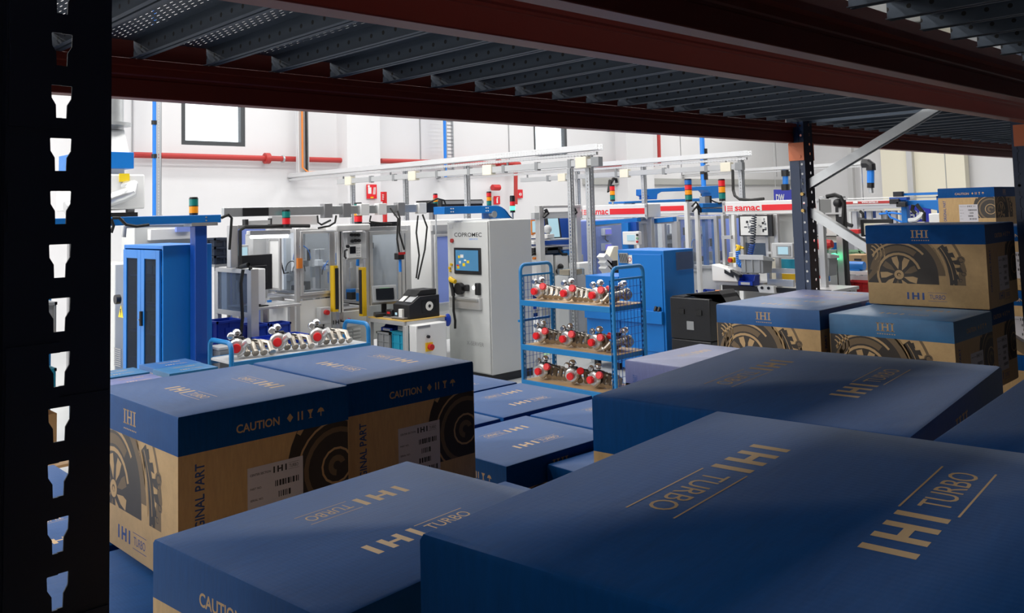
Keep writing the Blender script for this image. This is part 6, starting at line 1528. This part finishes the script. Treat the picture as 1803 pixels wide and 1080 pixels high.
# ================================================================ workstation directly left of the rack upright
t = L3
Xe = 10.9; zt = 0.949; ya = 5.721; yb = 7.106
ya -= .25
box(Xe, Xe + .8, ya, yb, zt - .04, zt).build('tabletop', 'alu', t); box(Xe - .02, Xe, ya, yb, zt - .06, zt + .01).build('edge', 'black', t)
for y in (ya + .05, yb - .05):
    for x in (Xe + .05, Xe + .74): box(x - .03, x + .03, y - .03, y + .03, 0, zt - .04).build('leg', 'alu', t, bevel=.004)
box(Xe + .4, Xe + .42, ya + .1, yb - .1, .15, zt - .1).build('kick_panel', 'grey_cab', t)
zh = H3[2]
for (px, c, w_) in ((7.005, 'white', .05), (6.873, 'alu', .05), (6.474, 'alu', .045), (6.326, 'alu', .06), (7.184, 'alu', .045)):
    box(11.07, 11.13, px - w_ / 2, px + w_ / 2, zt, zh).build('post', c, t, bevel=.004)
for r in ((6.970, 7.133, 1.612, 1.662), (5.996, 7.043, 1.150, 1.212), (6.033, 6.420, 0.970, 1.024), (6.031, 6.418, 1.025, 1.063), (6.335, 6.406, 1.409, 1.442)): box(10.95, 11.0, *r).build('rail', 'alu', t)
r = (6.148, 6.539, 1.542, 1.949); box(11.35, 11.38, *r).build('back_panel', 'grey_cab', t)
r = (6.412, 6.861, 1.546, 1.653); box(11.2, 11.23, *r).build('back_panel', 'white', t)
r = (6.766, 7.233, 1.126, 1.529); box(11.6, 11.62, *r).build('pane', 'pane_dark', t)
r = (6.555, 6.702, 0.943, 1.315); box(11.45, 11.5, *r).build('side_panel', 'cream', t)
r = (6.344, 6.585, 1.137, 1.297); box(11.6, 11.64, *r).build('panel', 'crate_cyan', t, label='cyan panel'); r = (6.356, 6.594, 0.965, 1.087); box(11.6, 11.64, *r).build('panel', 'yellow', t, label='yellow panel')
mechanism(t, 11.2, 11.6, 7.136 - .5, 7.281, zt, zt + .45, 55, 1.4)
bd = thing('instruction_board', 'black framed board with two printed sheets under the red header', 'board', (11.05, 6.630, 1.650))
r = (6.337, 6.865, 1.651, 1.951); box(11.0, 11.04, *r).build('frame', 'black', bd, bevel=.004)
ym = (r[0] + r[1]) / 2; zz0, zz1 = r[2] + .015, r[3] - .02
for k, (a, b_) in enumerate(((r[0] + .07, ym - .006), (ym + .006, r[1] - .03))):
    s = box(10.994, 11.0, a, b_, zz0, zz1).build('sheet', 'paper', bd)
    m = MB(); rnd = random.Random(k + 8)
    for i in range(9):
        y = a + (b_ - a) * rnd.uniform(.05, .7); z = zz0 + (zz1 - zz0) * rnd.uniform(.08, .8); w_ = (b_ - a) * rnd.uniform(.08, .28); h_ = (zz1 - zz0) * rnd.uniform(.04, .16); m.mi = i % 2; m.box(10.992, 10.994, y, y + w_, z, z + h_)
    m.build('print', ['ink_grey', 'ink'], s)
t2 = thing('coil_hose', 'coiled dark blue air hose hanging in front of the instruction board', 'hose', (10.900, 6.531, 1.957))
def coil(a, b, r, n): 
    a = Vector(a); b = Vector(b); d = (b - a); u = Vector((1, 0, 0)); v = d.normalized().cross(u)
    return [a + d * (i / (n * 8)) + (u * math.cos(i * PI / 4) + v * math.sin(i * PI / 4)) * r for i in range(n * 8 + 1)]
MB().tube(coil((10.900, 6.549, 1.957), (10.900, 6.597, 1.546), .035, 12), .008, 4).build('hose', 'crate_dark', t2); MB().tube(coil((10.900, 6.597, 1.546), (10.900, 6.673, 1.291), .035, 9), .009, 4).build('hose', 'blue_d', t2)
t2 = thing('coil_hose', 'light blue coiled hose looping behind the yellow handle', 'hose', (10.850, 6.797, 1.466))
MB().tube(coil((10.850, 6.807, 1.450), (10.850, 6.798, 1.267), .03, 7), .010, 4).build('hose', 'blue_pipe', t2); MB().tube(coil((10.850, 6.798, 1.267), (10.850, 6.665, 1.207), .03, 5), .010, 4).build('hose', 'blue_pipe', t2)
g = thing('valve_handle', 'yellow valve handle on the workstation post', 'handle', (10.900, 6.800, 1.464)); q = g.location
MB().loft([(q.x, q.y, q.z + .06), (q.x - .02, q.y + .02, q.z), (q.x, q.y + .05, q.z - .08)], [.03, .035, .02], 8).build('grip', 'yellow', g); MB().cyl((q.x, q.y - .06, q.z + .02), (q.x, q.y + .06, q.z + .06), .018, 8).build('lever', 'yellow', g)
g = thing('emergency_stop', 'red mushroom button on yellow housing beside the coil hose', 'button', (10.900, 6.937, 1.317)); q = g.location; MB().cbox((q.x, q.y, q.z), (.06, .09, .08)).build('housing', 'yellow', g, bevel=.008); MB().cyl((q.x - .07, q.y, q.z), (q.x - .03, q.y, q.z), .032, 12).build('mushroom', 'red', g)
g = thing('operator_panel', 'grey framed operator panel with blue screen beside the rack upright', 'screen', (10.9, 6.122, 1.373))
r = (5.966, 6.282, 1.362, 1.566); box(10.86, 10.98, *r).build('housing', 'grey_l', g, bevel=.012); r2 = (5.999, 6.208, 1.397, 1.530); box(10.85, 10.86, *r2).build('bezel', 'grey', g); r3 = (6.031, 6.179, 1.413, 1.515); box(10.845, 10.85, *r3).build('screen', 'screen_l', g)
g = thing('grey_bin', 'tilted grey plastic bin hanging above the blue parts bin', 'bin', (10.680, 6.417, 1.287)); q = g.location
m = MB(); m.prism([(-.10, -.12), (.12, -.12), (.16, .08), (-.10, .12)], (q.x, q.y - .16, q.z), (1, 0, 0), (0, 0, 1), (0, .34, 0)); m.build('shell', 'grey', g, bevel=.01); MB().prism([(-.12, .06), (.17, .03), (.17, .06), (-.12, .13)], (q.x, q.y - .18, q.z), (1, 0, 0), (0, 0, 1), (0, .38, 0)).build('rim', 'grey_l', g, bevel=.006)
for k in range(3): MB().box(q.x - .115, q.x - .10, q.y - .12 + .11 * k, q.y - .10 + .11 * k, q.z - .1, q.z + .06).build('rib', 'grey', g)
q = (11.100, 6.719, 0.997); bin_box('bright blue open parts bin on the workstation table', 10.955, q[1], zt + .014, .24, .17, .14)
t2 = thing('barcode_gun', 'white angled parts chute on the left end of the workstation', 'machine part', (10.900, 7.030, 1.153)); q = t2.location
for k in range(3): MB().prism([(-.12, .05), (.14, -.08), (.14, -.13), (-.12, .0)], (0, q.y - .02 + .09 * k, q.z - .03), (0, 0, 0) if False else (1, 0, 0), (0, 0, 1), (0, .07, 0)).build('chute', 'white', t2) if False else None
m = MB(); m.prism([(.22, .10), (-.12, .02), (-.20, -.14), (.22, -.14)], (q.x - .05, q.y, q.z), (0, 1, 0), (0, 0, 1), (.2, 0, 0)); m.build('housing', 'white', t2, bevel=.01)
for k in range(2): MB().prism([(0, .05), (-.14, -.02), (-.14, -.06), (0, .0)], (q.x - .07, q.y - .0 - .10 * k, q.z - .02), (0, 1, 0), (0, 0, 1), (.08, 0, 0)).build('chute', 'black', t2)
box(10.906, q.x + .15, q.y - .2, q.y + .22, zt + .001, q.z - .141).build('stand', 'alu', t2)
g = thing('button_console', 'white two-button console on the table edge left of the rack upright', 'control box', (10.870, 6.373, 0.943)); q = g.location; MB().prism([(-.13, -.06), (.10, -.06), (.13, .02), (.06, .05), (-.12, .04)], (q.x - .06, q.y, q.z), (0, 1, 0), (0, 0, 1), (.07, 0, 0)).build('housing', 'white', g, bevel=.008)
for s in (-.05, .05): MB().cyl((q.x - .075, q.y + s, q.z + .01), (q.x - .06, q.y + s, q.z + .01), .02, 10).build('push_button', 'black', g)
t2 = thing('cable_loop', 'black cable curve running onto the right header from the wall', 'cable', (11.400, 7.190, 2.362)); MB().tube([(11.600, 7.303, 2.625), (11.500, 7.246, 2.321), (11.400, 7.158, 2.234), (11.300, 7.021, 2.180), (11.300, 6.834, 2.163), (11.300, 6.621, 2.177)], .022, 6).build('cable', 'rubber', t2)
t2 = thing('carton_pile', 'open kraft carton on the floor left of the workstation legs', 'carton', (10.6, 7.029, 0)); y = 6.986; box(10.4, 10.8, y - .12, y + .25, 0, 0.843).build('carton_body', 'kraft_plain', t2); box(10.42, 10.78, y - .1, y + .23, 0.843, 0.851 + .01).build('flap', 'kraft_plain', t2)
crate('shallow blue tray on the floor carton behind the black crates', 12.0, 12.25, 8.138, 8.334, .0, 0.736, 'crate_blue')

# ================================================================ lines seen right of the rack upright
t = thing('workstation', 'workstation seen right of the rack upright, black posts and grey bin', 'workbench', (13.0, 6.2, 0))
Xw = 13.0
r = (6.114, 6.762, 1.886, 2.215)
for (p0, p1, c) in (((6.524, 6.579, 1.877, 2.194), None, 'alu'), ((6.221, 6.284, 1.873, 2.185), None, 'alu'), ((6.357, 6.479, 0.802, 1.370), None, 'alu'), ((6.246, 6.342, 0.808, 1.578), None, 'alu')): box(12.88, 12.93, p0[0], p0[1], p0[2] if c != 'alu' else p0[2], p0[3]).build('post', c, t, bevel=.004)
r = (6.194, 6.563, 2.160, 2.184); box(12.86, 12.95, *r).build('beam', 'grey_l', t); r = (6.207, 6.577, 1.913, 1.941); box(12.86, 12.95, *r).build('beam', 'alu', t)
r = (6.203, 6.344, 0.717, 2.131); box(12.9, 12.98, r[0], r[1], 0, r[3]).build('post', 'black', t, label='black post')
MB().tube([(12.850, 6.452, 2.192), (12.850, 6.313, 2.214), (12.850, 6.225, 2.176), (12.850, 6.176, 2.080), (12.850, 6.195, 1.890), (12.850, 6.213, 1.735)], .03, 6).build('cable', 'rubber', t)
for q in ((12.850, 6.457, 2.104), (12.850, 6.275, 2.082)): MB().sphere(q, .07, 10, 7).build('knob', 'black', t)
r = (6.287, 6.724, 1.575, 1.916); box(12.95, 12.98, *r).build('board', 'paper', t); m = MB(); q0 = (6.596, 6.699, 1.602, 1.761); m.box(12.945, 12.95, *q0); q0 = (6.528, 6.557, 1.620, 1.893); m.box(12.945, 12.95, *q0); m.build('print', 'ink_grey', t)
r = (6.226, 6.709, 1.906, 1.924); box(12.9, 12.94, *r).build('board_frame', 'black', t); r = (6.263, 6.727, 1.568, 1.583); box(12.9, 12.94, *r).build('board_frame', 'black', t)
r = (6.330, 6.763, 1.477, 1.567); box(12.96, 12.98, *r).build('back_panel', 'white', t)
r = (6.468, 6.553, 1.277, 1.473); box(13.1, 13.16, *r).build('column', 'blue', t)
zt = 0.798; ra = (6.221, 6.700, 0.774, 0.830); box(12.78, 13.27, ra[0], ra[1] + .05, zt - .05, zt).build('tabletop', 'black', t)
for y in (ra[0] + .05, ra[1]): box(13.0, 13.06, y - .03, y + .03, 0, zt - .05).build('leg', 'alu', t)
r = (6.429, 6.773, 0.847, 1.000); box(13.2, 13.25, *r).build('panel', 'white', t)
MB().cyl((12.800, 6.341, 1.263), (12.750, 6.343, 1.265), .06, 12).build('status_lamp', 'green_lit', t, label='lit green lamp')
mechanism(t, 12.95, 13.24, ra[0] + .1, ra[1] - .02, zt, zt + .35, 66, 1.5)
g = thing('grey_bin', 'tilted grey plastic bin right of the rack upright', 'bin', (12.500, 6.395, 1.168)); q = g.location
m = MB(); m.prism([(-.12, -.16), (.12, -.16), (.18, .14), (-.08, .17)], (q.x, q.y - .16, q.z), (1, 0, 0), (0, 0, 1), (0, .32, 0)); m.build('shell', 'grey', g, bevel=.01); MB().prism([(-.10, .10), (.19, .09), (.19, .13), (-.10, .16)], (q.x, q.y - .18, q.z), (1, 0, 0), (0, 0, 1), (0, .36, 0)).build('rim', 'grey_l', g, bevel=.006)
g = thing('emergency_stop', 'red and yellow emergency button beside the right grey bin', 'button', (12.600, 6.338, 1.155)); q = g.location; MB().cbox((q.x, q.y, q.z), (.07, .13, .12)).build('housing', 'yellow', g, bevel=.01); MB().cyl((q.x - .08, q.y, q.z), (q.x - .03, q.y, q.z), .04, 12).build('mushroom', 'red', g)
g = thing('power_tool', 'red hanging tool behind the board, right of the rack upright', 'tool', (12.700, 6.463, 1.447)); q = g.location; MB().loft([(q.x, q.y + .16, q.z + .02), (q.x, q.y, q.z), (q.x, q.y - .14, q.z + .02)], [.06, .1, .06], 10).build('body', 'red', g); MB().cyl((q.x, q.y, q.z - .12), (q.x, q.y, q.z - .02), .07, 10).build('nose', 'grey', g)
q = Vector((12.820, 6.611, 0.881)); MB().tube([(q.x, q.y, q.z + .1), (q.x, q.y - .05, q.z), (q.x, q.y, q.z - .1), (q.x, q.y + .05, q.z), (q.x, q.y, q.z + .1)], .022, 6).build('hand_grip', 'red', t)
# red striped line further back
t = thing('assembly_line', 'long aluminium line with dark red web-address stripe, right of the upright', 'machine', (17.5, 8.0, 0))
r = (7.085, 8.395, 1.920, 2.162)
box(17.5, 17.8, r[0], r[1], 2.021, 2.124).build('header', 'white', t); box(17.49, 17.5, r[0] + .1, r[1], 2.049, 2.101).build('stripe', 'red_pipe', t, label='dark red stripe')
m = MB(); q = (17.480, 8.029, 2.063); q2 = (17.480, 7.689, 2.066); m.text('www.samac.it', (17.485, q[1], q[2]), (0, -1, 0), (0, 0, 1), .05, .02, 'L', abs(q2[1] - q[1])); m.build('lettering', 'white', t, label='white web address lettering', smooth=0)
box(17.48, 17.49, *(8.109, 8.208, 2.062, 2.112)).build('sticker', 'paper', t)
for a, c in (((7.203, 8.393, 1.943, 2.020), 'alu'), ((7.168, 8.348, 1.897, 1.909), 'galv'), ((7.404, 8.344, 2.152, 2.171), 'white')): box(17.52, 17.7, *a).build('profile', c, t, bevel=.006)
for px in (8.255, 7.945, 7.747, 7.449, 7.270, 7.192): box(17.6, 17.68, px - .05, px + .05, 0, 1.906).build('post', 'alu', t)
for a, c in (((8.291, 8.445, 1.567, 1.898), 'grey_cab'), ((7.907, 8.106, 1.753, 1.903), 'blue_d'), ((8.117, 8.307, 1.614, 1.765), 'grey'), ((7.650, 7.823, 1.726, 1.886), 'white'), ((8.312, 8.388, 1.606, 1.885), 'orange')): box(17.75, 17.95, *a).build('panel', c, t)
MB().tube([(17.300, 8.324, 1.678), (17.300, 8.243, 1.631), (17.300, 8.160, 1.608)], .04, 6).build('cable', 'rubber', t); MB().tube([(17.400, 8.036, 1.903), (17.400, 7.980, 1.856), (17.400, 7.973, 1.764)], .03, 6).build('cable', 'rubber', t)
for a in (((17.400, 7.504, 1.905), (17.400, 7.421, 1.768), (17.400, 7.290, 1.711), (17.400, 7.182, 1.665)), ((17.400, 7.644, 1.839), (17.400, 7.394, 1.858), (17.400, 7.195, 1.832))): MB().tube(a, .02, 6).build('hose', 'blue_pipe', t)
r = (7.455, 7.655, 1.609, 1.894); m = MB()
for k in range(6): m.box(17.8, 17.83, r[0] + (r[1] - r[0]) * k / 6, r[0] + (r[1] - r[0]) * (k + .5) / 6, r[2], r[3])
o = m.build('grille', 'black', t); o['kind'] = 'stuff'
# blue portal and sign
t = thing('portal_frame', 'bright blue portal frame with rounded corner at far right', 'crane', (16.8, 6.7, 0))
r = (6.835, 6.937, 1.648, 2.128); box(16.75, 16.9, r[0], r[1], 0, r[3]).build('pillar', 'blue', t, bevel=.008)
r = (6.761, 7.083, 2.104, 2.159); box(16.6, 16.75, *r).build('beam', 'blue_d', t); 
y0, y1, z0, z1 = (6.270, 6.842, 2.011, 2.091); R = .38
poly = [(y1, z0), (y1, z1)] + [(y0 - R * math.sin(a), z1 - R + R * math.cos(a)) for a in [PI / 2 * i / 7 for i in range(8)]] + [(y0 - R, z0 - .5), (y0 - R + .2, z0 - .5), (y0 - R + .2, z1 - R)] + [(y0 - (R - .2) * math.sin(a), z1 - R + (R - .2) * math.cos(a)) for a in [PI / 2 * (1 - i / 6) for i in range(7)]]
MB().prism(poly, (16.8, 0, 0), (0, 1, 0), (0, 0, 1), (.2, 0, 0)).build('arch', 'blue', t, bevel=.006)
r = (6.309, 7.147, 2.189, 2.237); box(17.2, 17.4, *r).build('beam', 'blue', t); q = (17.190, 6.357, 2.217); MB().cyl((17.18, q[1], q[2]), (17.2, q[1], q[2]), .04, 10).build('hole_plug', 'black', t)
r = (6.371, 7.169, 2.133, 2.153); box(17.3, 17.4, *r).build('rail', 'white', t)
for px in (6.430,): box(17.3, 17.4, px - .06, px + .06, 0, 2.165).build('post', 'blue', t)
for q in ((17.100, 7.114, 2.221), (16.600, 6.854, 2.025), (16.600, 6.978, 2.081)): MB().cbox(q, (.1, .18, .10)).build('carriage', 'black', t, bevel=.01)
for a in (((16.700, 6.686, 2.009), (16.700, 6.712, 1.914), (16.700, 6.654, 1.849)), ((16.700, 6.623, 2.018), (16.700, 6.567, 1.932), (16.700, 6.500, 1.847), (16.700, 6.508, 1.700))): MB().tube(a, .035, 6).build('cable', 'rubber', t)
MB().tube([(16.700, 6.786, 1.724), (16.700, 6.660, 1.733), (16.700, 6.553, 1.806), (16.700, 6.519, 1.868)], .04, 6).build('hose', 'white', t)
t = thing('bay_sign', 'deep blue board with white characters under the blue portal', 'sign', (18.0, 7.082, 0)); r = (6.886, 7.339, 1.661, 2.005); box(18.0, 18.05, *r).build('board', 'sign_blue', t); q = (17.980, 7.310, 1.718); q2 = (17.980, 6.979, 1.782)
MB().text('E0C', (17.985, q[1], q[2]), (0, -1, 0), (0, 0, 1), 1.910 - 1.739, .03, 'L', abs(q2[1] - q[1])).build('lettering', 'white', t, label='white lettering', smooth=0)
for y in (r[0] + .1, r[1] - .1): box(18.05, 18.12, y - .04, y + .04, 0, r[2]).build('post', 'alu_dark', t)
t = thing('machine_cover', 'white machine cover under the blue arch, beside the upper carton', 'machine', (15.6, 5.878, 0)); r = (5.688, 5.997, 1.667, 1.857); box(15.6, 16.1, r[0], r[1], 0, r[3]).build('cover', 'white', t, bevel=.01); box(15.58, 15.6, r[0] + .1, r[1] - .1, r[2], r[2] + .03).build('latch', 'grey', t)
q = (16.550, 6.593, 2.051); tag(box(16.52, 16.55, q[1] - .3, q[1] + .3, q[2] - .03, q[2] + .03).build('notice_strip', 'warn_yellow'), 'small yellow strip hanging on the blue arch', 'notice') if False else None
# packing bench right: monitor, cartons, red crate
t = thing('packing_bench', 'white bench with kraft carton and blue pump right of the black post', 'table', (13.9, 6.0, 0)); zt = 0.992; r = (6.097, 6.593, 0.878, 1.002); y0, y1 = r[0] - .3, r[1]
box(13.6, 14.3, y0, y1, zt - .05, zt).build('top', 'white', t); box(13.6, 13.64, y0, y1, zt - .16, zt - .07).build('apron', 'grey_l', t)
for y in (y0 + .05, y1 - .05):
    for x in (13.65, 14.25): box(x - .03, x + .03, y - .03, y + .03, 0, zt - .05).build('leg', 'alu', t)
r = (6.385, 6.673, 0.998, 1.233); t = thing('carton', 'plain kraft carton with scribble on the white bench', 'carton', (14.0, (r[0] + r[1]) / 2, zt)); box(13.8, 14.2, r[0], r[1], zt, r[3]).build('carton_body', 'kraft_plain', t, bevel=.004); box(13.8, 14.2, r[0] + .01, r[1] - .01, r[3], r[3] + .004).build('flap', 'kraft_plain', t); q = (13.790, 6.450, 1.160); MB().box(13.795, 13.8, q[1] - .06, q[1] + .06, q[2] - .01, q[2] + .02).build('scribble', 'ink', t)
for k, (r, lab) in enumerate((((6.721, 7.046, 1.178, 1.270), 'green crate rim behind the kraft carton'), ((6.618, 6.715, 1.075, 1.248), 'pale green crate beside the kraft carton'))): crate(lab, 14.45 + .0 * k, 14.75, r[0], r[1], r[2], r[3], 'crate_green')
t = thing('shelf_rack', 'grey rack shelf carrying the green crates', 'shelf', (14.6, 5.9, 0)); r = (6.588, 7.037, 1.028, 1.078); box(14.4, 14.9, r[0], r[1], r[2], r[3]).build('shelf', 'galv', t)
for y in (r[0] + .03, r[1] - .03): box(14.55, 14.6, y - .03, y + .03, 0, r[2]).build('post', 'galv', t)
t = thing('pump', 'blue pump with black knob on the white bench', 'machine part', (13.71, 6.470, zt)); q = (13.750, 6.466, 1.044); 
m = MB(); m.cyl((13.71, q[1] - .16, zt + .08), (13.71, q[1] + .1, zt + .08), .07, 12); m.build('motor', 'blue', t); box(13.66, 13.76, q[1] - .1, q[1] + .06, zt, zt + .06).build('foot', 'blue', t); MB().cyl((13.71, q[1] + .1, zt + .08), (13.71, q[1] + .2, zt + .08), .03, 10).build('shaft', 'chrome', t); MB().cyl((13.71, q[1] + .2, zt + .0), (13.71, q[1] + .2, zt + .2), .012, 8).build('lever', 'black', t); MB().sphere((13.71, q[1] + .2, zt + .22), .03, 8, 6).build('knob', 'black', t)
r = (6.042, 6.460, 0.674, 0.859); crate('dark red crate on the floor stand under the white bench', 13.3, 13.58, r[0], r[1], r[2], r[3], 'crate_red'); t = thing('crate_stand', 'grey stand under the dark red crate', 'stand', (13.44, (r[0] + r[1]) / 2, 0)); box(13.3, 13.58, r[0], r[1], r[2] - .03, r[2] - .002).build('top', 'grey', t)
for y in (r[0] + .03, r[1] - .03): box(13.42, 13.46, y - .02, y + .02, 0, r[2] - .03).build('leg', 'grey', t)
r = (5.606, 6.100, 1.558, 1.823); t = thing('notice_board', 'black framed cream board behind the top carton', 'board', (13.2, (r[0] + r[1]) / 2, 0)); box(13.2, 13.24, *r).build('frame', 'black', t, bevel=.005); box(13.19, 13.2, r[0] + .05, r[1] - .06, r[2] + .03, r[3] - .06).build('sheet', 'cream', t); box(13.185, 13.19, (r[0] + r[1]) / 2 - .25, (r[0] + r[1]) / 2 + .02, r[3] - .12, r[3] - .065).build('paper_note', 'paper', t)
box(13.24, 13.3, r[1] - .3, r[1] - .24, 0, r[3]).build('post', 'alu', t)
r = (6.966, 7.135, 1.534, 1.613); t = thing('red_unit', 'red boxed unit left of the cream board', 'machine part', (13.5, (r[0] + r[1]) / 2, 0)); box(15.0, 15.15, *r).build('housing', 'red', t, bevel=.01); box(15.04, 15.10, (r[0] + r[1]) / 2 - .03, (r[0] + r[1]) / 2 + .03, 0, r[2]).build('post', 'alu', t)
r = (6.881, 7.330, 1.242, 1.476); t = thing('grey_tarp', 'grey blue wrapped goods behind the brace', 'goods', (15.4, (r[0] + r[1]) / 2, 0)); box(15.2, 15.6, r[0], r[1], 0.02, r[3]).build('wrapped_load', 'alu_dark', t, bevel=.03); box(15.2, 15.6, r[0], r[1], 0, .02).build('base', 'kraft_plain', t)
# second trolley glimpsed through the slots of the left upright
t = thing('shelf_trolley', 'trolley with cartons seen only through the slots of the black upright', 'trolley', (1.87, 7.4, 0))
for x in (1.55, 2.2):
    for y in (7.2, 7.8): MB().cyl((x, y, .05), (x, y, 1.55), .02, 8).build('post', 'blue_cart', t)
for z in (.3, .75, 1.2): box(1.53, 2.22, 7.18, 7.82, z - .02, z).build('shelf_board', 'wood', t)
for x in (1.55, 2.2):
    for y in (7.2, 7.8): MB().cyl((x - .015, y, .05), (x + .015, y, .05), .05, 12).build('wheel', 'rubber', t)
crate('blue crate on the trolley seen through the slots', 1.64, 2.12, 7.3, 7.7, .753, 1.0, 'crate_cyan'); crate('grey crate on the upper board of the trolley behind the slots', 1.64, 2.12, 7.3, 7.7, 1.203, 1.5, 'grey')
c = thing('carton', 'plain kraft carton on the low board behind the slots', 'carton', (1.875, 7.5, .303)); MB().box(-.25, .25, -.2, .2, 0, .36).build('carton_body', 'kraft_plain', c, local=True, bevel=.004); MB().box(-.02, .02, -.2, .2, .36, .362).build('tape', 'wood', c, local=True)

bpy.context.view_layer.update()
